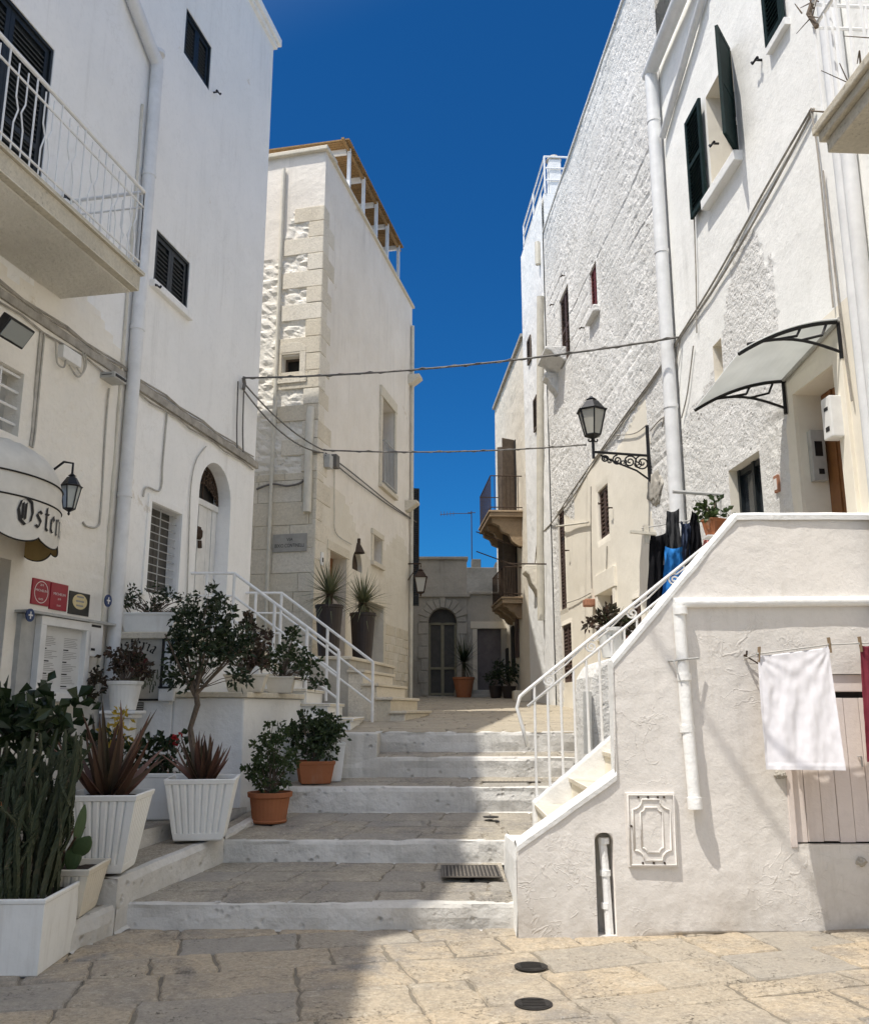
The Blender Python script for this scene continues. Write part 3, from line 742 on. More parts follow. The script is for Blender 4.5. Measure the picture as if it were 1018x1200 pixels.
# balcony
bz, bd = 5.67, .86; u1b = LW.uz(80, 358)[0] - .14; u0b = uY(LW, 4.3)
mb = MB()
mb.wbox(LW, u0b, u1b, bz, bz + .02, -.02, bd - .08)
mb.wbox(LW, u0b, u1b + .03, bz + .02, bz + .19, -.02, bd, 1); mb.wbox(LW, u0b, u1b + .06, bz + .192, bz + .23, -.02, bd + .035, 1)
bal = build(mb, 'balcony', ['pebble', 'concrete'], house, bevel=.008)
mb = MB(); zt = bz + .24; zr = bz + 1.12
def railrow(pf, L, n0):
    mb.tube([pf(0, zr), pf(L, zr)], .02, 8); mb.tube([pf(0, zr - .17), pf(L, zr - .17)], .011, 6); mb.tube([pf(0, zt + .1), pf(L, zt + .1)], .011, 6)
    n = int(L / .115)
    for k in range(n + 1):
        x = L * k / n; m = k % 6
        if m in (0, 3): mb.tube([pf(x, zt - .02), pf(x, zr)], .009, 6)
        else:
            s = .05 if m in (1, 4) else -.05
            mb.tube([pf(x, zt + .04), pf(x, zt + .28), pf(x + s * .8, zt + .42), pf(x, zt + .52), pf(x, zr - .06)], .0075, 6)
railrow(lambda x, z: LW.pt(u1b + .02 - x, z, bd - .02), u1b - u0b, 0)
railrow(lambda x, z: LW.pt(u1b + .02, z, bd - .02 - x), bd - .02, 1)
build(mb, 'railing', 'whitemetal', bal)

# ------------------------------------------------------------------ landing and stair of the white house
P98 = Wall(0, 9.8, 1, 0); P1 = Wall(0, 11.62, 1, 0); P2 = Wall(0, 13.36, 1, 0)
land = thing('landing_stair', 'whitewashed landing and short stair with white rails up to the arched door', 'stair', (-2.4, 11.5, .6))
xa = P98.uz(205, 780)[0]; xb = P98.uz(285, 850)[0]; zb = P98.uz(285, 818)[1]
mb = MB()
wall_x = lambda y: -5.5 + .2 * y
zl = 2.33
mb.prism([(wall_x(9.8), 9.8, .3), (xa, 9.8, .3), (-2.5, 11.64, .3), (-2.5, 13.46, .3), (wall_x(13.46), 13.46, .3)], Z * (zl - .3))
mb.prism([(xa + .003, 9.803, .3), (xb, 9.803, .3), (xb + .36, 11.6, .3), (-2.4, 11.6, .3)], Z * (zb - .3))
build(mb, 'base_wall', 'edge', land, bevel=.02)
mb = MB()
mb.prism([(wall_x(9.75), 9.75, zl + .003), (xa + .05, 9.75, zl + .003), (-2.46, 11.6, zl + .003), (-2.46, 13.5, zl + .003), (wall_x(13.5), 13.5, zl + .003)], Z * .075)
mb.prism([(xa - .1, 9.76, zb + .003), (xb + .04, 9.76, zb + .003), (xb + .40, 11.55, zb + .003), (-2.4, 11.55, zb + .003)], Z * .06)
build(mb, 'ledge', 'ledge', land, bevel=.012)
n = 6; zs0, zs1 = 1.29, zl + .075; x0, x1 = -1.02, -2.5; rise = (zs1 - zs0) / n; tr = (x0 - x1) / (n - 1) if n > 1 else 0
for k in range(n - 1):
    xk = x0 - tr * k; mb = MB()
    mb.abox(x1 - .02, xk - .03, 11.56 + .001 * k, 13.42 - .001 * k, zs0 - .1 if k == 0 else zs0 + rise * k, zs0 + rise * (k + 1) - .045)
    mb.abox(x1 - .02, xk, 11.53, 13.45, zs0 + rise * (k + 1) - .043, zs0 + rise * (k + 1), 1)
    build(mb, 'step', ['edge', 'ledge'], land, bevel=.008)
mb = MB(); xl_, xr_ = Wall(0, 10.72, 1, 0).uz(392, 880)[0], Wall(0, 10.72, 1, 0).uz(440, 880)[0]
mb.abox(xl_, xr_ + .02, 10.715, 11.54, .7, 1.312); mb.abox(-2.2, xl_ + .01, 11.0, 11.54, .5, 1.30)
build(mb, 'plinth', 'riser', land, bevel=.02)
def rail(P, tops, low, posts, name):
    mb = MB()
    for dz in (0, .30, .60):
        pts = [P.pt(P.uz(*q)[0], P.uz(*q)[1] - dz) for q in tops]
        mb.tube(pts, .021 if dz == 0 else .016, 8)
    for (x, y, zbm) in posts:
        u, z = P.uz(x, y); mb.tube([P.pt(u, z), P.pt(u, zbm)], .022, 8)
    build(mb, name, 'whitemetal', land)
rail(P1, [(213, 672), (275, 672), (397, 763)], 0, [(397, 763, 1.28), (275, 672, 2.38), (322, 708, 1.9), (243, 672, 2.38), (360, 735, 1.6)], 'handrail')
rail(P2, [(262, 695), (330, 695), (437, 776)], 0, [(437, 776, 1.3), (330, 695, 2.2), (300, 695, 2.38), (384, 735, 1.7)], 'handrail')

# ------------------------------------------------------------------ things on the front of the white house
def on(W, a, b, d0, d1, mb=None, mi=0, off=0):
    u0, u1, z0, z1 = W.rect(a, b, off); (mb or MB()).wbox(W, u0, u1, z0, z1, d0, d1, mi); return u0, u1, z0, z1
# cable run along the facade
mb = MB(); zc = 5.3
mb.wbox(LW, uY(LW, 6.5), uPi - .08, zc - .035, zc + .05, .0, .035); mb.wbox(LW, uPi + .08, UC + .03, zc - .05, zc + .045, 0, .05)
for k, z in enumerate((-.09, .075, .10)):
    mb.tube([LW.pt(uY(LW, 6.5) + i * .35, zc + z + .02 * math.sin(i * 2.1 + k), .03) for i in range(21)], .011, 5)
single(mb, 'cable_duct', 'conduit', 'dusty cable duct running level along the front of the white house', 'cable')
mb = MB()
mb.tube(on_wall(LW, [(46, 388), (41, 440), (36, 500), (33, 523)]), .016, 5); mb.tube(on_wall(LW, [(49, 390), (44, 440), (38, 505), (35, 525)], .03), .012, 5)
single(mb, 'cable', 'cablewhite', 'paired cable dropping from the duct to the awning', 'cable', 'cables on the white house')
mb = MB(); mb.tube(on_wall(LW, [(126, 455), (122, 500), (116, 600), (112, 617), (100, 617), (95, 612)]), .011, 5)
single(mb, 'cable', 'cablewhite', 'thin cable hooking down from the small speaker beside the drainpipe', 'cable', 'cables on the white house')
mb = MB(); mb.tube(on_wall(LW, [(194, 484), (189, 540), (186, 574), (170, 571), (166, 582)]), .012, 5)
single(mb, 'cable', 'cablewhite', 'thin cable bending to a bell above the barred window', 'cable', 'cables on the white house')
mb = MB(); mb.tube(on_wall(LW, [(217, 715), (220, 620), (222, 570), (228, 540), (240, 523)]), .009, 5)
single(mb, 'cable', 'cablewhite', 'thin cable following the arch of the white door', 'cable', 'cables on the white house')
for px, lbl in ((275, 'left of the pair of cables rising beside the house corner'), (282, 'right of the pair of cables rising beside the house corner')):
    mb = MB(); mb.tube(on_wall(LW, [(px, 530), (px - .5, 500), (px + 1, 447)], .04), .012, 5)
    single(mb, 'cable', 'cable', lbl, 'cable', 'cables on the white house')
mb = MB(); u0, u1, z0, z1 = on(LW, (67, 404), (87, 432), 0, .08, mb); single(mb, 'junction_box', 'boxwhite', 'white junction box under the cable duct, loops of cable beside it', 'electrical box', bevel=.008)
for k, q in enumerate(([(60, 400), (62, 425), (70, 430), (73, 412)], [(76, 428), (86, 442), (94, 432), (92, 412)], [(80, 420), (90, 438), (96, 428), (95, 415)])):
    mb = MB(); mb.tube(on_wall(LW, q, .05), .01, 5); single(mb, 'cable_loop', 'cablewhite', ['slack cable loop left of the white junction box', 'lowest slack cable loop below the white junction box', 'inner slack cable loop right of the white junction box'][k], 'cable', 'cable loops at the junction box')
mb = MB(); on(LW, (117, 436), (131, 452), 0, .18, mb); o = single(mb, 'speaker', 'greyplastic', 'small grey box with a black front beside the drainpipe, below the duct', 'speaker', bevel=.006)
mb = MB(); u0, u1, z0, z1 = LW.rect((117, 436), (131, 452)); 
mb.wbox(LW, u0 + .02, u1 - .02, z0 + .02, z1 - .02, .18, .19); mb.box(LW.pt(u0 - .004, z0 + .03, .03), -LW.u * .006, LW.n * .12, Z * (z1 - z0 - .06)); build(mb, 'front_panel', 'black', o)
# floodlight
fl = thing('floodlight', 'black floodlight with glass front on the wall at the left edge', 'light', LW.pt(*LW.uz(14, 388), 0))
uf, zf = LW.uz(16, 388, .35)
c = LW.pt(uf, zf, .35); dn = (LW.n * .75 - Z * .55).normalized(); up = (Z - dn * Z.dot(dn)).normalized()
mb = MB(); mb.box(c - LW.u * .17 - up * .10 - dn * .05, LW.u * .34, up * .20, dn * .09); build(mb, 'housing', 'black', fl, bevel=.01)
mb = MB(); mb.box(c - LW.u * .15 - up * .08 + dn * .042, LW.u * .30, up * .16, dn * .006); build(mb, 'glass', 'lampclear', fl)
mb = MB(); mb.tube([LW.pt(uf, zf + .12, 0), LW.pt(uf, zf + .12, .2), c], .018, 6); build(mb, 'arm', 'black', fl)
# awning
aw = thing('awning', 'rounded cream awning with black gothic lettering over the restaurant door', 'awning', LW.pt(uY(LW, 7.62), 2.95, 0))
ac, A_, B_ = uY(LW, 7.5), .80, .70
def ap(phi, f, z, e=0): return LW.pt(ac - (A_ * f + e) * math.cos(phi), z, (B_ * f + e) * math.sin(phi))
NP = 48
prof = [(.02, 3.90), (.35, 3.885), (.6, 3.83), (.78, 3.76), (.9, 3.67), (.97, 3.58), (1.0, 3.49), (1.005, 3.30)]
mb = MB(); rows = [[ap(math.pi * k / NP, f, z + .012 * math.sin(k * 1.3) * (f > .5) * (f < .97)) for k in range(NP + 1)] for f, z in prof]
for r0, r1 in zip(rows, rows[1:]):
    for k in range(NP): mb.quad(r0[k], r0[k + 1], r1[k + 1], r1[k], 0, .5)
build(mb, 'canopy', 'canvas', aw, smooth=True, weld=True)
mb = MB()
sc = lambda k: 2.99 - .055 * abs(math.sin(math.pi * k / 8.0)) ** .7
for k in range(NP):
    p, q = math.pi * k / NP, math.pi * (k + 1) / NP
    mb.quad(ap(p, 1.01, 3.298), ap(q, 1.01, 3.298), ap(q, 1.01, sc(k + 1)), ap(p, 1.01, sc(k)), 0)
    mb.quad(ap(p, 1.0, 3.298), ap(q, 1.0, 3.298), ap(q, 1.0, sc(k + 1)), ap(p, 1.0, sc(k)), 1)
val = build(mb, 'valance', ['canvas', 'tan'], aw)
mb = MB()
for f, z in ((1.008, 3.49), (1.012, 3.295)): mb.tube([ap(math.pi * k / NP, f, z) for k in range(NP + 1)], .008, 5)
mb.tube([ap(math.pi * k / (NP * 2), 1.006, 2.99 - .055 * abs(math.sin(math.pi * k / 16.0)) ** .7) for k in range(NP * 2 + 1)], .007, 5)
build(mb, 'piping', 'ink', aw)
mb = MB(); xh = .152; phi0 = R_(70)
gothic(mb, 'Osteria', lambda x, y: ap(phi0 + x / .75, 1.01, 3.065 + y, .008), xh, 0, .2)
build(mb, 'lettering', 'ink', val)
# lantern beside the awning
def lantern(name, label, c, h, wid, arm=None, glass='lampclear', group=None, n=6, m='black'):
    t = thing(name, label, 'lamp', c, group); c = Vector(c)
    g = MB(); g.lathe(c, [(wid * .28, 0), (wid * .5, h * .58)], n, 0); build(g, 'glass', glass, t)
    f = MB()
    for k in range(n):
        a = 2 * math.pi * (k + .5) / n; e = Vector((math.cos(a), math.sin(a), 0))
        f.bar(c + e * wid * .29 - Z * .005, c + e * wid * .515 + Z * h * .58, wid * .045)
    f.lathe(c - Z * h * .09, [(wid * .05, 0), (wid * .12, h * .02), (wid * .31, h * .075), (wid * .31, h * .1)], n)
    f.lathe(c - Z * h * .18, [(wid * .03, 0), (wid * .07, h * .04), (wid * .04, h * .1)], 8)
    build(f, 'frame', m, t)
    r = MB(); r.lathe(c + Z * h * .57, [(wid * .56, 0), (wid * .6, h * .03), (wid * .5, h * .05), (wid * .38, h * .15), (wid * .27, h * .24), (wid * .25, h * .26), (wid * .2, h * .265)], n)
    r.lathe(c + Z * h * .83, [(wid * .12, 0), (wid * .12, h * .03), (wid * .2, h * .045), (wid * .1, h * .09), (wid * .03, h * .13)], 10)
    build(r, 'roof', m, t)
    return t
uq, zq = LW.uz(81, 596, .32)
t = lantern('wall_lantern', 'small black lantern on the wall just right of the lettered awning', LW.pt(uq, zq, .32), .37, .185)
mb = MB(); p = LW.pt(uq, zq, .32)
mb.tube([p - Z * .03 + Z * .36, p + Z * .45, p + Z * .47 - LW.n * .1, p + Z * .40 - LW.n * .2, p + Z * .36 - LW.n * .32], .012, 6); mb.wbox(LW, uq - .04, uq + .04, zq + .26, zq + .46, 0, .02)
build(mb, 'bracket', 'black', t)
# plaques
def plaque(a, b, m, label, kind, group=None):
    u0, u1, z0, z1 = LW.rect(a, b); g = MB(); g.wbox(LW, u0, u1, z0, z1, .004, .022)
    return single(g, 'plaque', m, label, 'plaque', group, bevel=.003), u0, u1, z0, z1
o, u0, u1, z0, z1 = plaque((37, 677), (54.5, 711), 'reddish', 'dark red plaque with white oval outline above the menu case', 0, 'restaurant plaques')
uc, zc_ = (u0 + u1) / 2, (z0 + z1) / 2; w_, h_ = u1 - u0, z1 - z0
mb = MB(); N = 30; pr = [(math.cos(2 * math.pi * k / N), math.sin(2 * math.pi * k / N)) for k in range(N + 1)]
for (a, b), (c, d) in zip(pr, pr[1:]): mb.quad(LW.pt(uc + a * w_ * .40, zc_ + b * h_ * .43, .0245), LW.pt(uc + c * w_ * .40, zc_ + d * h_ * .43, .0245), LW.pt(uc + c * w_ * .37, zc_ + d * h_ * .405, .0245), LW.pt(uc + a * w_ * .37, zc_ + b * h_ * .405, .0245))
build(mb, 'oval', 'whiteink', o)
for q_ in (('MICHELIN', .005, .09, w_ * .66), ('2019', h_ * .24, .08, None), ('GUIDE', -h_ * .30, .07, None)):
    mb = MB(); text_to(mb, q_[0], LW, uc, zc_ + q_[1], h_ * q_[2], .0245, width=q_[3]); build(mb, 'lettering', 'whiteink', o)
o, u0, u1, z0, z1 = plaque((58.5, 682), (75.5, 717), 'reddish', 'plain dark red plaque between the oval one and the black one', 0, 'restaurant plaques')
uc, zc_ = (u0 + u1) / 2, (z0 + z1) / 2; w_, h_ = u1 - u0, z1 - z0
for q_ in (('MICHELIN', h_ * .05, .09, w_ * .7), ('2018', -h_ * .12, .07, None), ('GUIDE', -h_ * .36, .06, None)):
    mb = MB(); text_to(mb, q_[0], LW, uc, zc_ + q_[1], h_ * q_[2], .0245, width=q_[3]); build(mb, 'lettering', 'whiteink', o)
o, u0, u1, z0, z1 = plaque((80, 692), (101.5, 723), 'blackplaque', 'black square plaque with a gold disc above the letter box', 0, 'restaurant plaques')
uc, zc_ = (u0 + u1) / 2, (z0 + z1) / 2; w_, h_ = u1 - u0, z1 - z0
mb = MB(); mb.add([LW.pt(uc + w_ * .36 * math.cos(k * math.pi / 14), zc_ + .02 + h_ * .34 * math.sin(k * math.pi / 14), .0255) for k in range(28)], [list(range(28))]); disc = build(mb, 'gold_disc', 'gold', o)
mb = MB()
for k in range(3): mb.wbox(LW, uc - w_ * (.2 - .03 * abs(k - 1)), uc + w_ * (.2 - .03 * abs(k - 1)), zc_ - .03 + k * .045, zc_ - .012 + k * .045, .026, .0272)
build(mb, 'lettering', 'greyink', disc)
# menu case
u0, u1, z0, z1 = LW.rect((36, 716), (87, 826)); z0 = LW.uz(30, 822)[1]; z1 = LW.uz(40, 722)[1]
me_ = thing('menu_case', 'white framed menu case on the wall under the red plaques', 'menu board', LW.pt((u0 + u1) / 2, z0, 0))
mb = MB(); mb.wbox(LW, u0 - .2, u1 - .02, z0, z1, .003, .06); build(mb, 'back_panel', 'greyplastic', me_, bevel=.004)
mb = MB(); fr = .085
mb.wbox(LW, u0, u1, z0, z0 + fr, .062, .13); mb.wbox(LW, u0, u1, z1 - fr, z1, .062, .13); mb.wbox(LW, u0, u0 + fr, z0 + fr, z1 - fr, .062, .13); mb.wbox(LW, u1 - fr, u1, z0 + fr, z1 - fr, .062, .13)
build(mb, 'frame', 'boxwhite', me_, bevel=.006)
mb = MB(); mb.wbox(LW, u0 + fr, u1 - fr, z0 + fr, z1 - fr, .062, .07); pg = build(mb, 'menu_page', 'paper', me_)
mb = MB(); r2 = random.Random(3); pw = u1 - u0 - 2 * fr; zt_ = z1 - fr - .08
for col in (0, 1):
    for k in range(30):
        zz = zt_ - .02 - k * (z1 - z0 - 2 * fr - .12) / 30
        if k % 7 == 6: continue
        L = pw * .36 * r2.uniform(.5, 1); a = u0 + fr + pw * (.07 + .5 * col); bold = k % 7 == 0 and k
        mb.wbox(LW, a, a + (L * .5 if bold else L), zz, zz + (.012 if bold else .005), .07, .0712, 1 if bold else 0)
build(mb, 'print', ['greyink', 'ink'], pg)
mb = MB(); mb.wbox(LW, u0 - .24, u1 + .42, z1 + .006, z1 + .03, .0, .15); build(mb, 'hood', 'greyplastic', me_)
u2, u3 = LW.uz(90, 750)[0], LW.uz(107, 750)[0]; z2, z3 = LW.uz(98, 770)[1], LW.uz(98, 728)[1]
mb = MB(); mb.wbox(LW, u2, u3, z2, z3, .004, .13); o = single(mb, 'letter_box', 'boxwhite', 'white letter box on the wall right of the menu case', 'letter box', bevel=.008)
mb = MB(); mb.wbox(LW, u2 + .04, u3 - .05, z3 - .065, z3 - .04, .13, .133); mb.wbox(LW, u2 + .06, u2 + .13, z2 + .06, z2 + .085, .13, .133); build(mb, 'slot', 'black', o)
def disc(W, px, py, r, m, out, label, name='number_tile', cat='sign'):
    u, z = W.uz(px, py, out); g = MB(); P = [W.pt(u + r * math.cos(k * math.pi / 10), z + r * math.sin(k * math.pi / 10), out) for k in range(20)]
    g.prism(P, W.n * .012); o = single(g, name, m, label, cat, 'round blue tiles')
    g = MB(); g.wbox(W, u - r * .5, u + r * .5, z - r * .12, z + r * .12, out + .012, out + .0145); g.wbox(W, u - r * .12, u + r * .12, z + r * .125, z + r * .55, out + .012, out + .0145); g.wbox(W, u - r * .12, u + r * .12, z - r * .55, z - r * .125, out + .012, out + .0145)
    build(g, 'mark', 'whiteink', o)
disc(LW, 34.5, 721, .06, 'bluetile', .152, 'round blue tile on the top left corner of the menu case')
disc(LW, 126, 704, .065, 'bluetile', .17, 'round blue tile on the drainpipe left of the flower box')
# painted restaurant sign on the landing wall
u0, u1, z0, z1 = P98.rect((129, 746), (187, 819))
sg = thing('restaurant_sign', 'painted restaurant sign with gothic lettering and dark red tree, on the landing wall', 'sign', P98.pt((u0 + u1) / 2, z0, 0))
mb = MB(); mb.wbox(P98, u0, u1, z0, z1, .004, .02); build(mb, 'board', 'signboard', sg)
mb = MB(); f = .022
mb.wbox(P98, u0 - f, u1 + f, z1, z1 + f, .003, .035); mb.wbox(P98, u0 - f, u1 + f, z0 - f, z0, .003, .035); mb.wbox(P98, u0 - f, u0, z0, z1, .003, .035); mb.wbox(P98, u1, u1 + f, z0, z1, .003, .035)
build(mb, 'frame', 'ink', sg)
w_, h_ = u1 - u0, z1 - z0; uc = (u0 + u1) / 2
mb = MB(); xh = w_ * .145
def arcp(x, y):
    t = (x / (xh * 5.15)); ang = R_(125) - t * R_(70); R1 = w_ * .62
    c0 = (uc, z1 - h_ * .24 - R1 * .93)
    return P98.pt(c0[0] + (R1 + y) * math.cos(ang), c0[1] + (R1 + y) * math.sin(ang), .0225)
gothic(mb, 'Osteria', arcp, xh, 0, .22)
gothic(mb, 'La', lambda x, y: P98.pt(u0 + w_ * .12 + x, z0 + h_ * .05 + y, .0225), w_ * .09, 0, .2)
build(mb, 'lettering', 'ink', sg)
mb = MB(); r2 = random.Random(5)
for k in range(90):
    a, rr = r2.uniform(0, 6.28), w_ * .19 * math.sqrt(r2.random()); q = w_ * .035
    cx_, cz_ = uc + .03 + rr * math.cos(a) * .95, z0 + h_ * .57 + rr * math.sin(a)
    mb.add([P98.pt(cx_ + q * math.cos(b), cz_ + q * math.sin(b), .0222 + k * 1e-5) for b in (0, 1.05, 2.1, 3.14, 4.2, 5.2)], [(0, 1, 2, 3, 4, 5)])
for k in range(60):
    cx_, cz_ = u0 + w_ * r2.uniform(.45, .95), z0 + h_ * (.08 + .32 * r2.random()); mb.wbox(P98, cx_, cx_ + .012, cz_, cz_ + r2.uniform(.02, .07), .02, .0221 + k * 1e-5, 1)
mb.wbox(P98, uc - .02, uc + .05, z0 + h_ * .12, z0 + h_ * .4, .02, .0219, 1)
build(mb, 'painted_tree', ['signred', 'signgreen'], sg)
mb = MB(); u0, u1, z0, z1 = on(P98, (189, 807), (206, 822), .0, .1, mb); o = single(mb, 'wall_light', 'boxwhite', 'small white wall light right of the painted sign', 'light', bevel=.015)
mb = MB(); mb.wbox(P98, u0 - .005, u1 + .005, z1 + .003, z1 + .02, 0, .105); build(mb, 'cap', 'black', o)
mb = MB(); mb.wbox(P98, u0 + .05, u1 - .05, z0 - .025, z0 - .003, 0, .06); build(mb, 'base', 'boxwhite', o)
mb = MB(); u0, u1, z0, z1 = on(P98, (150, 823), (168, 834), .002, .02, mb)
o = single(mb, 'vent_grille', 'gloom', 'small grey vent below the painted sign', 'vent')
mb = MB()
for k in range(4): mb.wbox(P98, u0, u1, z0 + (z1 - z0) * k / 4, z0 + (z1 - z0) * (k + .4) / 4, .02, .027)
build(mb, 'louvres', 'greyplastic', o)
mb = MB()
pc = V(-3.17, 9.35, .58)
mb.abox(pc.x - .11, pc.x + .11, pc.y - .11, pc.y + .11, .58, 1.50); mb.abox(pc.x - .15, pc.x + .15, pc.y - .15, pc.y + .15, 1.502, 1.54); mb.abox(pc.x - .18, pc.x + .18, pc.y - .18, pc.y + .18, 1.542, 1.575)
single(mb, 'pedestal', 'edge', 'square white pedestal against the landing wall, a round pot on it', 'pedestal', bevel=.008)

# ================================================================== PLANTS
def leaf(mb, p, d, L, w, t=None, fold=.25, droop=.0):
    d = d.normalized(); s = d.cross(Z); s = s if s.length > .05 else Vector((1, 0, 0)); s = (s.normalized() + Vector((rng.uniform(-.7, .7), rng.uniform(-.7, .7), rng.uniform(-.7, .7)))).cross(d).normalized()
    nn = s.cross(d).normalized(); m = p + d * L * .5 + nn * w * fold
    tip = p + d * L - Z * droop * L
    mb.add([p, m + s * w / 2, tip, m - s * w / 2, p + d * L * .5], [(0, 1, 2, 4), (0, 4, 2, 3)], 0, rng.random() if t is None else t)
def rdir(up=0.0):
    while True:
        v = Vector((rng.uniform(-1, 1), rng.uniform(-1, 1), rng.uniform(-1, 1)))
        if .05 < v.length < 1: return (v.normalized() + Z * up).normalized()
def bush(fo, st, base, blobs, n, L, w, stems=12, sr=.006, shell=.55, up=.25, droop=.1):
    base = Vector(base); tips = []
    tot = sum(b[1] ** 2 for b in blobs)
    for c, r in blobs:
        c = base + Vector(c); k = int(n * r * r / tot); nc = max(3, k // 9)
        cl = []
        for i in range(nc):
            q = rdir(.15); rr = r * (shell + (1 - shell) * rng.random()) if rng.random() < .75 else r * rng.random()
            cl.append(c + Vector((q.x, q.y, q.z * .9)) * rr)
        for q in cl:
            dd = (q - c); sh = rng.uniform(.0, 1)
            for j in range(max(1, k // nc)):
                p = q + rdir() * L * rng.uniform(.2, .9)
                leaf(fo, p, dd.normalized() * .6 + rdir(up), L * rng.uniform(.65, 1.25), w * rng.uniform(.7, 1.2), min(.94, max(0, .5 * sh + .5 * rng.random())), .2, droop)
        for i in range(max(2, int(stems * r * r / tot * 1.2))):
            q = rng.choice(cl); tips.append(q)
    for q in tips:
        m = base.lerp(q, .5) + Vector((rng.uniform(-.04, .04), rng.uniform(-.04, .04), .03))
        st.tube([base + Vector((rng.uniform(-.04, .04), rng.uniform(-.04, .04), 0)), m, q], [sr * 1.3, sr, sr * .5], 5)
def aloe(mb, c, n, L, w, spread=1.0):
    c = Vector(c)
    for i in range(n):
        a = i * 2.39996 + rng.uniform(-.2, .2); f = (i + .5) / n; el = R_(85 - 62 * f * spread + rng.uniform(-6, 6)); l = L * rng.uniform(.72, 1.1) * (1 - .15 * f)
        e = Vector((math.cos(a), math.sin(a), 0)); s = Vector((-math.sin(a), math.cos(a), 0)); p = c + e * .06 * f; K = 9; rings = []; bend = rng.uniform(-.25, .55)
        th = el
        for k in range(K + 1):
            t = k / K; ww = w * (1 - t) ** .75 * (1 - .15 * t) + .002; d = e * math.cos(th) + Z * math.sin(th); nn = s.cross(d).normalized()
            rings.append([p - s * ww / 2 + nn * ww * .22, p - nn * ww * .10, p + s * ww / 2 + nn * ww * .22, p - nn * ww * .34])
            p = p + d * l / K; th += bend / K
        b = len(mb.v); ti = min(1, max(0, .35 + .5 * f + rng.uniform(-.3, .3)))
        for r in rings: mb.v += r
        for k in range(K):
            for j in range(4):
                mb.f.append([b + k * 4 + j, b + k * 4 + (j + 1) % 4, b + k * 4 + 4 + (j + 1) % 4, b + k * 4 + 4 + j]); mb.mi.append(0); mb.t.append(min(1, ti + .35 * (k / K) ** 2))
def pot_square(c, wt, wb, h, rz=0, ribs=0, rim=.05, amp=.012, asp=1.0):
    """tapered planter, optionally ribbed; returns pot and soil meshes"""
    c = Vector(c); ca, sa = math.cos(rz), math.sin(rz); mb = MB(); so = MB()
    def outline(w, rb):
        out = []; N = 1 if not ribs else ribs * 4
        for s in range(4):
            for i in range(N):
                t = i / N; o = 0
                if rb and ribs:
                    ph = (t * ribs) % 1; o = -amp if (.55 < ph < .95) and .06 < t < .94 else 0
                x = (t - .5) * w; y = -w / 2 - o * 1.0
                for _ in range(s): x, y = -y, x
                out.append((x * asp, y))
        return out
    def ring(w, z, rb): return [c + Vector((x * ca - y * sa, x * sa + y * ca, z)) for x, y in outline(w, rb)]
    wr = lambda z: wb + (wt - wb) * z / h
    R = [ring(wb * .96, 0, 0), ring(wb, .012, 0), ring(wr(.06), .06, 0), ring(wr(.065), .065, 1), ring(wr(h - rim), h - rim, 1), ring(wr(h - rim) + .012, h - rim + .004, 0), ring(wt + .012, h - .006, 0), ring(wt + .004, h, 0), ring(wt - .03, h, 0), ring(wt - .05, h - .05, 0)]
    n = len(R[0]); b = len(mb.v)
    for r in R: mb.v += r
    for i in range(len(R) - 1):
        for k in range(n): mb.f.append([b + i * n + k, b + i * n + (k + 1) % n, b + (i + 1) * n + (k + 1) % n, b + (i + 1) * n + k]); mb.mi.append(0); mb.t.append(.5)
    q = ring(wt - .047, h - .045, 0); so.add([p + Z * .01 * rng.uniform(-1, 1) for p in q], [list(range(n))])
    return mb, so
def pot_round(c, prof, seg=24):
    mb = MB(); so = MB(); c = Vector(c); mb.lathe(c, prof, seg); mb.f.pop(); mb.mi.pop(); mb.t.pop()
    r, z = prof[-1]; so.lathe(c, [(r * .98, z - .01), (r * .98, z + .004)], seg); return mb, so
def plant(name, label, cat, c, pot, potmat, parts, group='potted plants in front of the white house', bevel=.004):
    t = thing(name, label, cat, c, group)
    p = build(pot[0], 'pot', potmat, t, bevel=bevel); build(pot[1], 'soil', 'soil', t)
    for mb, nm, m in parts:
        if mb.f: build(mb, nm, m, t)
    return t
# white cube with tall spurge
cc = V(-2.72, 6.2, .0); pot = pot_square(cc, .63, .60, .45, R_(2), 0, .03)
eu = MB(); r2 = random.Random(21)
def spurge(base, H, r, lean):
    pts = []; K = 12; p = Vector(base); ph = r2.uniform(0, 6)
    for k in range(K + 1):
        t = k / K; pts.append(p + Vector((lean[0] * t + .02 * math.sin(t * 5 + ph), lean[1] * t + .02 * math.cos(t * 4 + ph), H * t)))
    b = len(eu.v); ti = r2.uniform(0, .7)
    M_ = 28; 
    for i in range(M_ + 1):
        t = i / M_; f = t * K; j = min(K - 1, int(f)); q = pts[j].lerp(pts[j + 1], f - j); rr = r * (1 - .35 * t ** 3) * (1 if t < .98 else .4)
        for s in range(8):
            a = 2 * math.pi * s / 8 + .5 * math.sin(t * 3 + ph); k2 = (1.22 if s % 2 == 0 else .66) + (.16 if (i + s) % 2 else -.1)
            eu.v.append(q + Vector((math.cos(a), math.sin(a), 0)) * rr * k2 + Vector((r2.uniform(-1, 1), r2.uniform(-1, 1), r2.uniform(-1, 1))) * .002)
    for i in range(M_):
        for s in range(8):
            eu.f.append([b + i * 8 + s, b + i * 8 + (s + 1) % 8, b + i * 8 + 8 + (s + 1) % 8, b + i * 8 + 8 + s]); eu.mi.append(0); eu.t.append(min(1, ti + (.3 if i < 9 else 0) + r2.uniform(-.1, .2)))
    eu.f.append([b + M_ * 8 + s for s in range(8)]); eu.mi.append(0); eu.t.append(ti)
    return pts
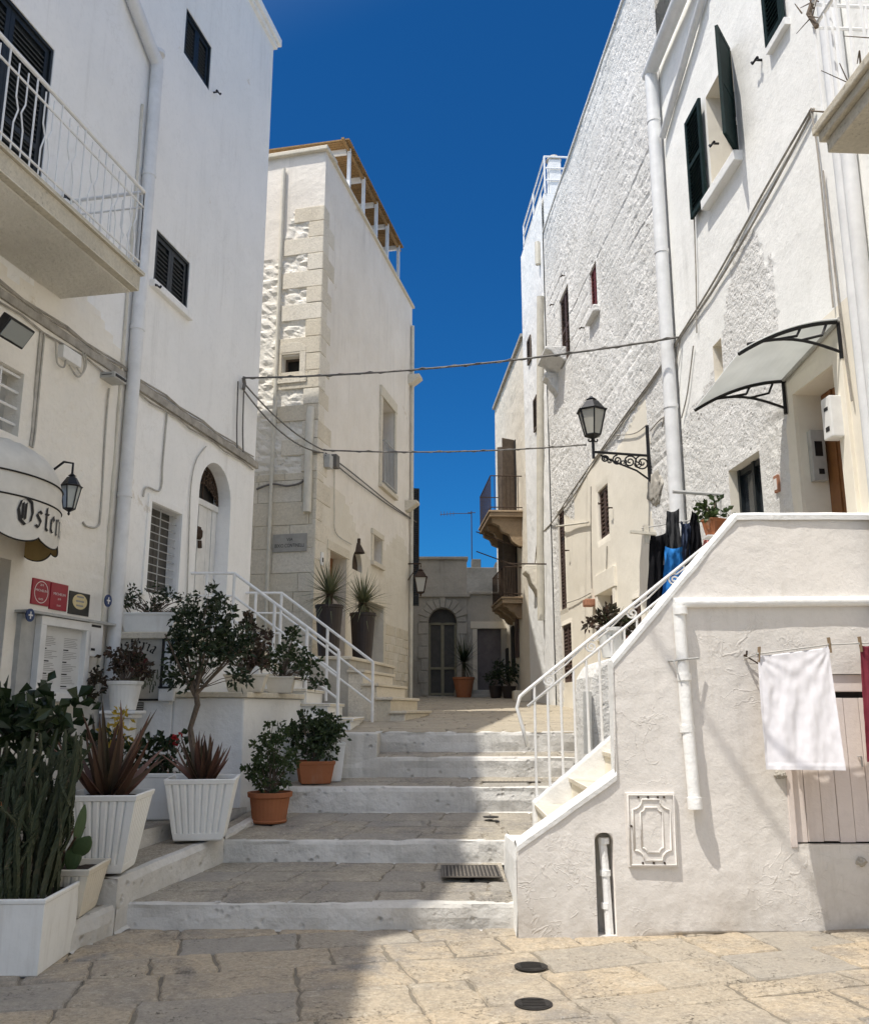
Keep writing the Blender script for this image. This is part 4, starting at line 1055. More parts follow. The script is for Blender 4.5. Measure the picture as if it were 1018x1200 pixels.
for i in range(54):
    a, rr = r2.uniform(0, 6.28), .27 * math.sqrt(r2.random()); bx, by = cc.x + rr * math.cos(a), cc.y + rr * math.sin(a) * .9
    H = r2.uniform(.6, 1.08); pts = spurge((bx, by, .40), H, r2.uniform(.012, .019), (rr * math.cos(a) * .5 + r2.uniform(-.06, .06), rr * math.sin(a) * .3))
    for _ in range(r2.choice((0, 1, 2, 2))):
        j = r2.randint(3, 8); q = pts[j]; spurge(q, H * (1 - j / 12) * r2.uniform(.5, .95), .012, (r2.uniform(-.13, .13), r2.uniform(-.1, .1)))
st_ = MB()
for i in range(9):
    a = r2.uniform(0, 6.28); x, y = cc.x + .2 * math.cos(a), cc.y - abs(.2 * math.sin(a)) ; s_ = r2.uniform(.03, .06)
    st_.lathe((x, y, .405), [(s_ * .6, 0), (s_, s_ * .4), (s_ * .8, s_ * .8), (s_ * .3, s_)], 8)
for _ in range(2600):
    v = r2.choice(eu.v[:-1]); d = V(r2.uniform(-1, 1), r2.uniform(-1, 1), r2.uniform(-.1, .8)); leaf(eu, v, d, r2.uniform(.012, .03), .008, r2.random())
plant('potted_spurge', 'tall candelabra spurge crowding a white cube planter in the left foreground', 'potted plant', cc, pot, 'potwhite', [(eu, 'stems', 'euph'), (st_, 'pebbles', 'marble')])
# broad leaved shrub behind it
c = V(-3.35, 7.15, .58); pot = pot_round(c, [(.15, 0), (.2, .3), (.215, .31), (.215, .35), (.19, .35), (.18, .31)])
fo, st = MB(), MB(); bush(fo, st, c + Z * .3, [((-.25, -.1, .62), .3), ((.15, -.05, .66), .27), ((.42, .0, .62), .24), ((-.05, -.2, .45), .32), ((.3, -.1, .4), .28), ((-.4, -.2, .9), .22)], 560, .15, .095, 16, .009, .5, .3, .15)
plant('potted_shrub', 'dark shrub with broad glossy leaves behind the tall spurge', 'potted plant', c, pot, 'terracotta', [(fo, 'foliage', 'leafdark'), (st, 'stems', 'bark')])
# small cream planter with prickly pear
c = on_level(90, 1073, .205); c = V(-2.60, 6.70, .205); pot = pot_square(c, .48, .36, .32, R_(3), 9, .045, .006)
fo, st = MB(), MB()
def paddle(mb, p, d, L, w, yaw):
    d = d.normalized(); s = V(math.cos(yaw), math.sin(yaw), 0); s = (s - d * s.dot(d)).normalized(); n_ = s.cross(d); b = len(mb.v); K, Sg = 7, 10; ti = r2.random()
    for k in range(K + 1):
        t = k / K; rw = w / 2 * math.sin(math.pi * min(.98, .06 + t * .92)) ** .7
        for j in range(Sg):
            a = 2 * math.pi * j / Sg; mb.v.append(p + d * L * t + s * rw * math.cos(a) + n_ * rw * .2 * math.sin(a))
    for k in range(K):
        for j in range(Sg): mb.f.append([b + k * Sg + j, b + k * Sg + (j + 1) % Sg, b + (k + 1) * Sg + (j + 1) % Sg, b + (k + 1) * Sg + j]); mb.mi.append(0); mb.t.append(ti)
    mb.f.append([b + K * Sg + j for j in range(Sg)]); mb.mi.append(0); mb.t.append(ti)
    return p + d * L
q = c + V(.06, -.05, .28)
e = paddle(fo, q, V(.1, 0, 1), .2, .12, .1); paddle(fo, e - Z * .03, V(.15, 0, 1), .28, .11, 1.2); paddle(fo, q + V(.02, 0, .1), V(.7, -.1, .9), .17, .12, .2); paddle(fo, q + V(-.1, .05, 0), V(-.3, 0, 1), .22, .13, .3); paddle(fo, q + V(-.2, 0, 0), V(-.1, .2, 1), .18, .1, .8)
for i in range(8): st.tube([c + V(r2.uniform(-.15, .1), r2.uniform(-.1, .1), .22), c + V(r2.uniform(-.2, .15), r2.uniform(-.1, .1), r2.uniform(.35, .6))], [.014, .008], 6)
plant('potted_cactus', 'prickly pear pads in a low cream planter beside the tall spurge', 'potted plant', c, pot, 'potcream', [(fo, 'pads', 'pear'), (st, 'stems', 'aloe')])
# two ribbed planters with aloes
c = V(-2.50, 7.17, .41); pot = pot_square(c, .56, .38, .56, R_(4), 9, .045, .014)
fo = MB(); aloe(fo, c + Z * .5, 30, .72, .10, .85)
plant('potted_aloe', 'large reddish aloe in a ribbed white planter beside the prickly pear', 'potted plant', c, pot, 'potwhite', [(fo, 'leaves', 'aloe')])
c = V(-2.08, 8.40, .475); pot = pot_square(c, .60, .42, .52, R_(8), 9, .045, .014)
fo = MB(); aloe(fo, c + Z * .46, 34, .50, .07, .75)
plant('potted_aloe', 'smaller spiky red aloe in a ribbed white planter at the end of the kerb', 'potted plant', c, pot, 'potwhite', [(fo, 'leaves', 'aloe')])
# white box with red flowers behind
c = V(-2.62, 8.95, .583); pot = pot_square(c, .52, .50, .42, R_(5), 0, .04)
fo, st, fl_ = MB(), MB(), MB(); bush(fo, st, c + Z * .4, [((-.1, 0, .18), .2), ((.1, -.05, .2), .17), ((-.25, -.1, .05), .13)], 260, .09, .06, 10)
for i in range(55): p = c + Z * .4 + V(-.27, -.16, -.03) + rdir() * .10 * r2.random(); leaf(fl_, p, rdir(), .05, .045)
flb = MB()
for i in range(26): p = c + Z * .4 + V(.12, -.05, .32) + rdir() * .07 * r2.random(); leaf(flb, p, rdir(.4), .045, .04)
plant('potted_geranium', 'red flowers in a square white planter between the two aloes', 'potted plant', c, pot, 'potwhite', [(fo, 'foliage', 'leafdark'), (st, 'stems', 'bark'), (fl_, 'flowers', 'redflower'), (flb, 'flowers', 'redflower')])
# yellow plant
c = V(-3.05, 8.75, .583); pot = pot_round(c, [(.12, 0), (.17, .25), (.18, .26), (.18, .3), (.15, .3), (.145, .27)])
fo, st, fl_ = MB(), MB(), MB(); bush(fo, st, c + Z * .28, [((-.05, 0, .3), .22), ((.1, 0, .25), .18)], 220, .1, .04, 8); bush(fl_, st, c + Z * .28, [((.08, -.02, .52), .13), ((.1, 0, .66), .07)], 80, .09, .035, 4)
plant('potted_croton', 'yellow tipped plant between the red aloe and the landing wall', 'potted plant', c, pot, 'terracotta', [(fo, 'foliage', 'leafmid'), (fl_, 'yellow_leaves', 'yellow'), (st, 'stems', 'bark')])
# small tree
c = V(-2.42, 9.25, .583); pot = pot_round(c, [(.15, 0), (.22, .34), (.235, .35), (.235, .4), (.2, .4), (.195, .36)])
fo, st = MB(), MB()
tr_ = [c + Z * .38, c + V(.02, 0, .62), c + V(-.03, .0, .82), c + V(.03, 0, 1.05), c + V(.0, 0, 1.2)]
st.tube(tr_, [.032, .028, .027, .03, .026], 8)
for tx_, tz_, m_ in ((-.24, 1.45, .14), (.3, 1.5, .16), (.05, 1.65, 0), (-.12, 1.7, -.08), (.42, 1.75, .2), (-.3, 1.75, -.15), (.15, 1.8, -.2)):
    st.tube([tr_[-1] - Z * .06, c + V(tx_ * .5, m_ * .4, 1.22 + (tz_ - 1.2) * .35), c + V(tx_, m_, tz_)], [.02, .014, .008], 6)
bush(fo, st, c + Z * 1.2, [((-.2, -.05, .34), .21), ((.03, -.1, .42), .27), ((.32, 0, .45), .27), ((-.1, .05, .66), .26), ((.2, .05, .72), .25), ((-.22, 0, .16), .10), ((.4, .0, .15), .13), ((-.12, 0, .1), .15), ((.12, -.1, .95), .14), ((.44, 0, .4), .12)], 1950, .078, .034, 24, .004, .35, .2, .15)
plant('potted_tree', 'small dark leaved tree on a twisting trunk behind the smaller aloe', 'potted tree', c, pot, 'terracotta', [(fo, 'crown', 'leafdark'), (st, 'trunk', 'bark')])
# round pot on the pedestal
c = V(-3.17, 9.35, 1.578); pot = pot_round(c, [(.12, 0), (.125, .01), (.165, .25), (.18, .255), (.185, .29), (.165, .292), (.155, .26)])
fo, st = MB(), MB(); bush(fo, st, c + Z * .26, [((-.1, 0, .18), .2), ((.05, 0, .26), .18), ((.2, -.02, .14), .15), ((-.28, -.05, .02), .13), ((-.36, -.05, -.1), .09)], 620, .062, .034, 26, .004, .3)
plant('potted_begonia', 'reddish leaved plant in a round white pot on the pedestal', 'potted plant', c, pot, 'potwhite', [(fo, 'foliage', 'leafred'), (st, 'stems', 'bark')])
# flower box on the landing
def boxpot(c, L, D, h, rz=0):
    return pot_square(c, D + .0, D * .8, h, rz, 0, .03, 0, L / D)
x0 = P98.uz(134, 740)[0]; x1 = P98.uz(205, 740)[0]
c = V((x0 + x1) / 2, 10.0, zl + .08); pot = boxpot(c, x1 - x0 - .02, .26, .22)
fo, st = MB(), MB(); bush(fo, st, c + Z * .17, [((-.22, 0, .18), .16), ((0, 0, .22), .17), ((.18, 0, .2), .14), ((.36, 0, .14), .15), ((-.38, 0, .2), .08), ((.5, 0, .02), .1)], 520, .055, .026, 46, .004, .2)
for dx in (-.42, -.36): st.tube([c + V(-.2, 0, .17), c + V(dx * .8, 0, .32), c + V(dx - .05, 0, .48)], [.006, .005, .003], 5)
plant('flower_box', 'long white flower box of sparse sprigs above the painted sign', 'flower box', c, pot, 'potwhite', [(fo, 'foliage', 'leafdark'), (st, 'stems', 'bark')])
for k, (pa, pb, ph, lbl, bl, y_) in enumerate([
    (264, 312, 10.02, 'white trough of reddish sprigs on the low ledge, the one nearer the little tree', [((-.12, 0, .25), .18), ((.05, .05, .42), .2), ((.12, 0, .2), .16), ((-.05, 0, .6), .12)], 0),
    (312, 345, 10.75, 'white trough with a dark shrub spilling right, at the far end of the ledge', [((-.1, 0, .25), .2), ((.1, 0, .28), .2), ((.32, -.05, .12), .2), ((.1, 0, .5), .13), ((.45, -.05, .0), .13)], 1)]):
    P = Wall(0, ph, 1, 0); x0, x1 = P.uz(pa, 810)[0], P.uz(pb, 810)[0]; c = V((x0 + x1) / 2, ph, zb + .066); pot = boxpot(c, x1 - x0, .26, .19, R_(3))
    fo, st = MB(), MB(); bush(fo, st, c + Z * .15, bl, 620, .07, .042, 26, .005, .3)
    plant('flower_box', lbl, 'flower box', c, pot, 'potcream', [(fo, 'foliage', ['leafred', 'leafmid'][k]), (st, 'stems', 'bark')], bevel=.006)
# terracotta pots on the steps
c = V(-1.66, 9.45, .478); pot = pot_round(c, [(.17, 0), (.18, .02), (.17, .03), (.2, .24), (.222, .25), (.227, .295), (.205, .297), (.195, .27)], 28)
fo, st = MB(), MB(); bush(fo, st, c + Z * .3, [((0, 0, .18), .23), ((-.03, 0, .4), .2), ((.02, 0, .58), .14), ((.12, 0, .3), .16), ((-.14, 0, .2), .15)], 1300, .05, .03, 30, .005, .55)
plant('potted_shrub', 'small leaved green shrub in a round terracotta pot on the second step', 'potted plant', c, pot, 'terracotta', [(fo, 'foliage', 'leafbox'), (st, 'stems', 'bark')])
c = V(-1.33, 10.34, .79); pot = pot_square(c, .40, .32, .24, R_(14), 0, .04)
fo, st = MB(), MB(); bush(fo, st, c + Z * .22, [((0, 0, .22), .27), ((-.12, 0, .26), .22), ((.14, 0, .2), .22), ((.02, 0, .4), .2), ((.22, 0, .42), .1), ((-.1, 0, .5), .1)], 1700, .055, .04, 30, .005, .7)
plant('potted_shrub', 'dense rounded dark shrub in a square terracotta pot on the third step', 'potted plant', c, pot, 'terracotta', [(fo, 'foliage', 'leafmid'), (st, 'stems', 'bark')])
c = V(-1.17, 10.5, .80); pot = pot_square(c, .3, .22, .42, R_(10), 0, .03)
fo, st = MB(), MB(); bush(fo, st, c + Z * .4, [((0, 0, .12), .14), ((-.06, 0, .25), .1)], 220, .05, .035, 8)
plant('potted_shrub', 'narrow tapered white planter half hidden behind the square terracotta pot', 'potted plant', c, pot, 'potwhite', [(fo, 'foliage', 'leafmid'), (st, 'stems', 'bark')])

# ================================================================== STONE HOUSE IN THE MIDDLE
M['palewall'] = plaster('pale_weathered_plaster', (.82, .77, .69), (.73, .68, .60), fine=22, fb=.4, big=5, bb=.45, streak=.6, streakc=(.42, .39, .34), patch=(.55, .47, .35))
HM = 12.2; UM = uY(MR, 22.56)
sh = thing('stone_house', 'tall stone house in the middle with quoined corner, alley door and roof pergola', 'house', (MC.x, MC.y, 1.4))
def ashlar(mb, W, u0, u1, z0, z1, ch, ln, out, holes=(), seed=0, mi=0):
    r = random.Random(seed); z = z0
    while z < z1 - .05:
        h = r.uniform(*ch); h = min(h, z1 - z); u = u0 - r.random() * ln[0]
        while u < u1:
            l = r.uniform(*ln); a, b = max(u0, u), min(u1, u + l); u += l
            if b - a < .04: continue
            if any(a < q['u1'] and b > q['u0'] and z < q['z1'] and z + h > q['z0'] for q in holes):
                for q in holes:
                    if a < q['u1'] and b > q['u0'] and z < q['z1'] and z + h > q['z0']:
                        if a < q['u0'] - .05: mb.wbox(W, a + .004, q['u0'] - .004, z + .004, z + h - .004, -.05, out * r.uniform(.4, 1.3), mi)
                        if b > q['u1'] + .05: mb.wbox(W, q['u1'] + .004, b - .004, z + .004, z + h - .004, -.05, out * r.uniform(.4, 1.3), mi)
                continue
            mb.wbox(W, a + .004, b - .004, z + .004, z + h - .004, -.05, out * r.uniform(.4, 1.3), mi)
        z += h
h_mf = hole(MF, (331, 418), (351, 439), depth=.25)
zoneF = lambda u, z: 0 if (z > 10.95 or (z > 10.0 and u > .72 + .1 * math.sin(z * 5))) else 1
mb = MB(); sheet(mb, MF, 0, 4.5, 1.0, HM, [h_mf], step=.05, disp=lambda u, z, s: d_smooth(u, z, s) if zoneF(u, z) == 0 else (d_rubble(u, z, s) if z > 5.78 else -.012), zone=zoneF)
h_fw = hole(MR, (447, 466), (460, 582), depth=.3); h_fw['z0'] = MR.uz(460, 580)[1]
h_sw2 = hole(MR, (437, 627), (446, 663), depth=.22); h_d1 = hole(MR, (386, 645), (403, 760), depth=.3); h_d1['z0'] = 2.37
h_d2 = hole(MR, (419, 700), (448, 780), depth=.35); h_d2['z0'] = 2.37
h_ni = hole(MR, (413, 642), (424, 672), depth=.12); h_ni['arch'] = True
zoneR = lambda u, z: 0 if z > 5.2 + .5 * math.sin(u * 1.3) else 2
mb2 = MB(); sheet(mb2, MR, 0, UM, 1.0, HM, [h_fw, h_sw2, h_d1, h_d2, h_ni], step=.14, disp=lambda u, z, s: d_smooth(u, z, s) + .012 * fbm(u * 3, z * 3, 4, 3), zone=zoneR)
off = len(mb.v); mb.v += mb2.v; mb.f += [[i + off for i in f] for f in mb2.f]; mb.mi += mb2.mi; mb.t += mb2.t
a, b = MF.pt(.0, 0, -.4) + MR.n * -.4, MF.pt(4.5, 0, -.4)
mb.prism([MC - MR.n * .4 - MF.n * .45 + Z, MR.pt(UM, 1, -.42), MR.pt(UM, 1, -6), MF.pt(4.6, 1, -.45)], Z * (HM - 1.02), 0)
mb.quad(MR.pt(UM, 1), MR.pt(UM, 1, -6), MR.pt(UM, HM, -6), MR.pt(UM, HM), 2)
build(mb, 'wall', ['palewall', 'rubble', 'alleywall'], sh)
mb = MB(); ashlar(mb, MF, .0, 4.2, 1.6, 5.75, (.33, .46), (.42, .95), .012, [], 3)
build(mb, 'ashlar_base', 'ashlar', sh, bevel=.006)
# corner quoins
mb = MB(); z = 5.76; k = 0; r2 = random.Random(4)
while z < 10.9:
    h = r2.uniform(.30, .35); lf, ls = (r2.uniform(.68, .92), .30) if k % 2 else (.30, r2.uniform(.5, .75))
    if z > 10.5: lf = min(lf, .6)
    b_ = .014 + r2.uniform(-.004, .004)
    mb.wbox(MF, .0 if True else 0, lf, z + .005, z + h - .005, -.05, b_ + .012)
    mb.wbox(MR, -.02, ls, z + .005, z + h - .005, -.06, b_ - .004)
    z += h; k += 1
build(mb, 'quoins', 'quoin', sh, bevel=.01)
mb = MB(); z = 1.6; k = 0
while z < 5.7:
    h = r2.uniform(.33, .42); mb.wbox(MR, -.012, .34 if k % 2 else r2.uniform(.55, .8), z + .005, min(5.75, z + h) - .005, -.05, .012); z += h; k += 1
build(mb, 'side_quoins', 'quoin', sh, bevel=.008)
# front window
h = h_mf; mb = MB(); mb.wbox(MF, h['u0'] - .02, h['u1'] + .02, h['z0'] - .02, h['z1'] + .02, -.3, -.25); o = build(mb, 'window', 'dark', sh)
mb = MB(); f = .12
mb.wbox(MF, h['u0'] - f, h['u0'] - .003, h['z0'] - .03, h['z1'] + .06, -.03, .035); mb.wbox(MF, h['u1'] + .003, h['u1'] + f, h['z0'] - .03, h['z1'] + .06, -.03, .035); mb.wbox(MF, h['u0'] - f - .03, h['u1'] + f + .03, h['z0'] - .16, h['z0'] - .034, -.03, .055)
N = 8; uc = (h['u0'] + h['u1']) / 2; hw = (h['u1'] - h['u0']) / 2 + f
mb.prism([MF.pt(uc + hw, h['z1'] + .063, -.03), MF.pt(uc + hw, h['z1'] + .14, -.03)] + [MF.pt(uc + hw * math.cos(math.pi * k / N) , h['z1'] + .14 + .12 * math.sin(math.pi * k / N), -.03) for k in range(1, N)] + [MF.pt(uc - hw, h['z1'] + .14, -.03), MF.pt(uc - hw, h['z1'] + .063, -.03)], MF.n * .065)
build(mb, 'surround', 'quoin', o, bevel=.006)
mb = MB(); mb.wbox(MF, h['u0'] + .003, h['u0'] + .04, h['z0'], h['z1'], -.2, -.16); mb.wbox(MF, h['u1'] - .04, h['u1'] - .003, h['z0'], h['z1'], -.2, -.16); mb.wbox(MF, h['u0'] + .04, h['u1'] - .04, h['z1'] - .04, h['z1'] - .003, -.2, -.16)
build(mb, 'frame', 'oldwood', o)
mb = MB(); up_ = MF.uz(324, 450)[0]; mb.tube([MF.pt(up_, 2.2, .05), MF.pt(up_, MF.uz(327, 200)[1], .05)], .035, 8)
for z in (3.2, 5.4, 7.6, 9.8): mb.tube([MF.pt(up_, z, .05), MF.pt(up_, z + .04, .05)], .042, 8)
build(mb, 'drainpipe', 'pipecream', sh, smooth=40)
mb = MB(); mb.tube([MF.pt(.14, 5.0, .06), MF.pt(.14, 6.75, .06), MF.pt(.14, 6.95, .02)], .075, 10); build(mb, 'flue', 'pipecream', sh, smooth=40)
# alley side openings
def jamb(h, f, out, m, par, W=MR, sill=True, lint=1.0, name='surround'):
    mb = MB()
    mb.wbox(W, h['u0'] - f, h['u0'] - .003, h['z0'], h['z1'] + .003, -.03, out); mb.wbox(W, h['u1'] + .003, h['u1'] + f, h['z0'], h['z1'] + .003, -.03, out)
    mb.wbox(W, h['u0'] - f - .02, h['u1'] + f + .02, h['z1'] + .006, h['z1'] + f * lint, -.03, out + .012)
    if sill: mb.wbox(W, h['u0'] - f - .03, h['u1'] + f + .03, h['z0'] - .1, h['z0'] - .004, -.03, out + .05)
    return build(mb, name, m, par, bevel=.008)
h = h_fw; mb = MB(); mb.wbox(MR, h['u0'], h['u1'], h['z0'], h['z1'], -.3, -.26); o = build(mb, 'french_window', 'oldwood', sh); jamb(h, .16, .045, 'ledge', o, sill=True, lint=1.6)
mb = MB(); mb.wbox(MR, h['u0'] + .12, (h['u0'] + h['u1']) / 2 - .04, h['z0'] + .2, h['z1'] - .12, -.26, -.255); mb.wbox(MR, (h['u0'] + h['u1']) / 2 + .04, h['u1'] - .12, h['z0'] + .2, h['z1'] - .12, -.26, -.255); build(mb, 'pane', 'pane', o)
mb = MB(); n = 9
for k in range(n + 1): u = h['u0'] + (h['u1'] - h['u0']) * k / n; mb.tube([MR.pt(u, h['z0'] + .03, .1), MR.pt(u, h['z0'] + 1.02, .1)], .012, 5)
for z in (.05, 1.02): mb.tube([MR.pt(h['u0'] - .02, h['z0'] + z, .1), MR.pt(h['u1'] + .02, h['z0'] + z, .1)], .016, 6); mb.tube([MR.pt(h['u0'] - .02, h['z0'] + z, -.05), MR.pt(h['u0'] - .02, h['z0'] + z, .1)], .014, 5); mb.tube([MR.pt(h['u1'] + .02, h['z0'] + z, -.05), MR.pt(h['u1'] + .02, h['z0'] + z, .1)], .014, 5)
build(mb, 'railing', 'greyplastic', o)
h = h_sw2; mb = MB(); mb.wbox(MR, h['u0'], h['u1'], h['z0'], h['z1'], -.24, -.2); o = build(mb, 'window', 'oldwood', sh); jamb(h, .13, .03, 'ledge', o)
mb = MB(); mb.wbox(MR, h['u0'] + .1, h['u1'] - .1, h['z0'] + .1, h['z1'] - .1, -.2, -.195); build(mb, 'pane', 'pane', o)
h = h_d1; mb = MB()
for k in range(5): w_ = (h['u1'] - h['u0']) / 5; mb.wbox(MR, h['u0'] + w_ * k + .004, h['u0'] + w_ * (k + 1) - .004, h['z0'], h['z1'], -.3, -.26 + (.012 if k % 2 else 0))
o = build(mb, 'door', 'wood', sh); jamb(h, .14, .02, 'ledge', o, sill=False, lint=1.3)
h = h_d2; mb = MB(); mb.wbox(MR, h['u0'], h['u1'], h['z0'], h['z1'], -.36, -.32); o = build(mb, 'door', 'dark', sh); jamb(h, .12, .02, 'ledge', o, sill=False)
h = h_ni; mb = MB(); mb.wbox(MR, h['u0'] - .02, h['u1'] + .02, h['z0'], h['z1'] + .02, -.14, -.1)
o = build(mb, 'niche', 'rust', sh)
mb = MB(); uc = (h['u0'] + h['u1']) / 2; mb.tube([MR.pt(uc, h['z1'] - .05, .03), MR.pt(uc, h['z1'] + .25, .03)], .03, 6); mb.lathe(MR.pt(uc, h['z1'] - .05, .0), [(.16, 0), (.1, .12), (.05, .2)], 10)
build(mb, 'niche_finial', 'rust', o)
for px, py, w_, lab in ((480, 446, .35, 0), (476, 593, .3, 1)):
    u, z = MR.uz(px, py); mb = MB()
    mb.prism([MR.pt(u - w_ / 2, z + .12, -.02), MR.pt(u - w_ / 2, z + .12, .3), MR.pt(u - w_ / 2, z + .04, .32), MR.pt(u - w_ / 2, z - .06, .18), MR.pt(u - w_ / 2, z - .14, .06), MR.pt(u - w_ / 2, z - .16, -.02)], MR.u * w_)
    build(mb, 'corbel', 'ledge', sh, bevel=.02)
mb = MB(); ashlar(mb, MR, uY(MR, 19.4), UM - .25, 1.4, 3.5, (.16, .26), (.2, .45), .016, [h_d2], 8); build(mb, 'exposed_stone', 'ashlar', sh, bevel=.02)
mb = MB(); mb.tube([MR.pt(UM - .18, 1.5, .06), MR.pt(UM - .18, 11.6, .06)], .045, 8); build(mb, 'drainpipe', 'pipecream', sh, smooth=40)
# coping and pergola
mb = MB(); mb.wbox(MF, -.06, 4.6, HM + .002, HM + .09, -.5, .09); mb.wbox(MR, .5, UM + .05, HM + .002, HM + .07, -.4, .06); build(mb, 'coping', 'ledge', sh, bevel=.015)
pg = MB(); posts = [(408, 225), (425, 253), (440, 279), (453, 302), (466, 325)]
zr = MR.uz(408, 172, -.1)[1]
us_ = [MR.uz(x, y, -.1)[0] for x, y in posts]
per = thing('roof_pergola', 'white posted pergola with reed matting on the roof of the stone house', 'pergola', MR.pt(us_[0], HM, -1))
for u in us_:
    mb = MB(); mb.wbox(MR, u - .034, u + .034, HM + .07, zr, -.13, -.06); build(mb, 'post', 'whitemetal', per)
    mb = MB(); mb.wbox(MR, u - .035, u + .035, zr - .12, zr - .003, -4.2, -.15); build(mb, 'beam', 'whitemetal', per)
    mb = MB(); mb.wbox(MR, u - .045, u + .045, HM + .07, zr, -4.3, -4.205); build(mb, 'post', 'whitemetal', per)
mb = MB(); mb.wbox(MR, us_[0] - .32, us_[-1] + .15, zr, zr + .03, -4.6, .0)
for k in range(60): u = us_[0] - .32 + (us_[-1] - us_[0] + .47) * (k + .5) / 60; mb.tube([MR.pt(u, zr - .01, -4.6), MR.pt(u, zr - .005 + .006 * math.sin(k), .02)], .012, 5)
build(mb, 'reed_roof', 'bamboo', per)
mb = MB(); mb.wbox(MR, us_[0] - .46, us_[-1] + .2, zr - .07, zr - .03, -.13, -.07); build(mb, 'edge_beam', 'bamboo', per)
# stair of the stone house
ms = thing('side_stair', 'stone capped stair climbing from the alley to the stone house door', 'stair', (-.9, 14.5, 1.4))
zt5 = 2.36
mb = MB(); mb.prism([(-1.28, 13.62, 1.0), (-.92, 15.6, 1.0), (-.75, 16.8, 1.0), (-2.2, 16.8, 1.0), (-2.5, 15.5, 1.0), (-2.5, 13.62, 1.0)], Z * (zt5 - 1.05)); build(mb, 'base_wall', 'grim', ms, bevel=.01)
mb = MB(); mb.prism([(-1.25, 13.58, zt5 - .048), (-.88, 15.62, zt5 - .048), (-.72, 16.84, zt5 - .048), (-2.2, 16.84, zt5 - .048), (-2.5, 15.5, zt5 - .048), (-2.5, 13.58, zt5 - .048)], Z * .05); build(mb, 'landing_slab', 'ledge', ms, bevel=.012)
for k in range(1, 5):
    zk = zt5 - .2 * k; x = -1.28 + .21 * k; mb = MB()
    mb.prism([(x, 13.62 + k * .002, 1.2), (x + .36, 15.6, 1.2), (x + .1, 15.6, 1.2), (x - .26, 13.62 + k * .002, 1.2)], Z * (zk - .045 - 1.2), 0)
    mb.prism([(x + .03, 13.58, zk - .042), (x + .40, 15.63, zk - .042), (x + .1, 15.63, zk - .042), (x - .24, 13.58, zk - .042)], Z * .042, 1)
    build(mb, 'step', ['quoin', 'ledge'], ms, bevel=.01)
# street name slab
u0, u1, z0, z1 = MF.rect((321, 627), (360, 646)); mb = MB(); mb.wbox(MF, u0, u1, z0, z1, .0, .042); o = single(mb, 'street_sign', 'marble', 'grey marble street name slab on the corner of the stone house', 'sign', bevel=.004)
Wr = Wall(MC.x, MC.y, 1, -.25)      # same face read left to right
Wr2 = lambda u: -u
class Rev:
    def pt(s, u, z, out): return MF.pt(-u, z, out)
mb = MB(); um = -(u0 + u1) / 2; hh = z1 - z0
text_to(mb, 'VIA', Rev(), um, z0 + hh * .60, hh * .17, .0435); build(mb, 'lettering', 'ink', o); mb = MB(); text_to(mb, 'BIXIO CONTINELLI', Rev(), um, z0 + hh * .24, hh * .2, .0435, width=(u1 - u0) * .86)
build(mb, 'lettering', 'ink', o)
u, z = MR.uz(376, 655); mb = MB(); mb.wbox(MR, u - .06, u + .06, z - .12, z + .12, .012, .035); o = single(mb, 'doorbell', 'boxwhite', 'small white doorbell plate beside the wooden door of the stone house', 'doorbell', bevel=.004)
mb = MB(); mb.wbox(MR, u - .03, u + .03, z - .06, z + .02, .0352, .04); build(mb, 'button', 'ink', o)
for px, lab in ((381, 'grey meter box at the corner of the stone house, the left one'), (389, 'dark cable box at the corner of the stone house, the right one')):
    u, z = MR.uz(px, 541); mb = MB(); mb.wbox(MR, u - .1, u + .1, z - .13, z + .12, .012, .12); o = single(mb, 'cable_box', 'greyplastic' if px < 385 else 'cable', lab, 'electrical box', 'cable boxes on the stone house', bevel=.01)
# tall dark pots with yuccas
def yucca(mb, c, n, L):
    for i in range(n):
        d = rdir(.55); l = L * rng.uniform(.7, 1.1); s = d.cross(Z); s = s.normalized() if s.length > .05 else V(1, 0, 0); w = .016; t = rng.random(); p = Vector(c); pr = None; dd = d.copy()
        for k in range(5):
            ww = w * (1 - k / 4) + .001; cur = (p - s * ww, p + s * ww)
            if pr: mb.add([pr[0], pr[1], cur[1], cur[0]], [(0, 1, 2, 3)], 0, t)
            pr = cur; p = p + dd * l / 4; dd = (dd - Z * .10 * (1 - abs(dd.z))).normalized()
for (x, y, lbl) in ((-1.76, 15.0, 'taller placed yucca in a tall dark planter nearest the wooden door'), (-1.30, 16.3, 'yucca in a tall dark planter at the far end of the stone landing')):
    c = V(x, y, zt5 + .004); pot = pot_round(c, [(.16, 0), (.165, .02), (.225, .86), (.24, .87), (.24, .92), (.21, .92), (.2, .88)]); fo = MB(); st = MB()
    yucca(fo, c + Z * 1.1, 190, .62); st.tube([c + Z * .86, c + Z * 1.12], [.05, .06], 8)
    plant('potted_yucca', lbl, 'potted plant', c, pot, 'potdark', [(fo, 'leaves', 'leafolive'), (st, 'trunk', 'bark')], 'yuccas in tall dark planters')
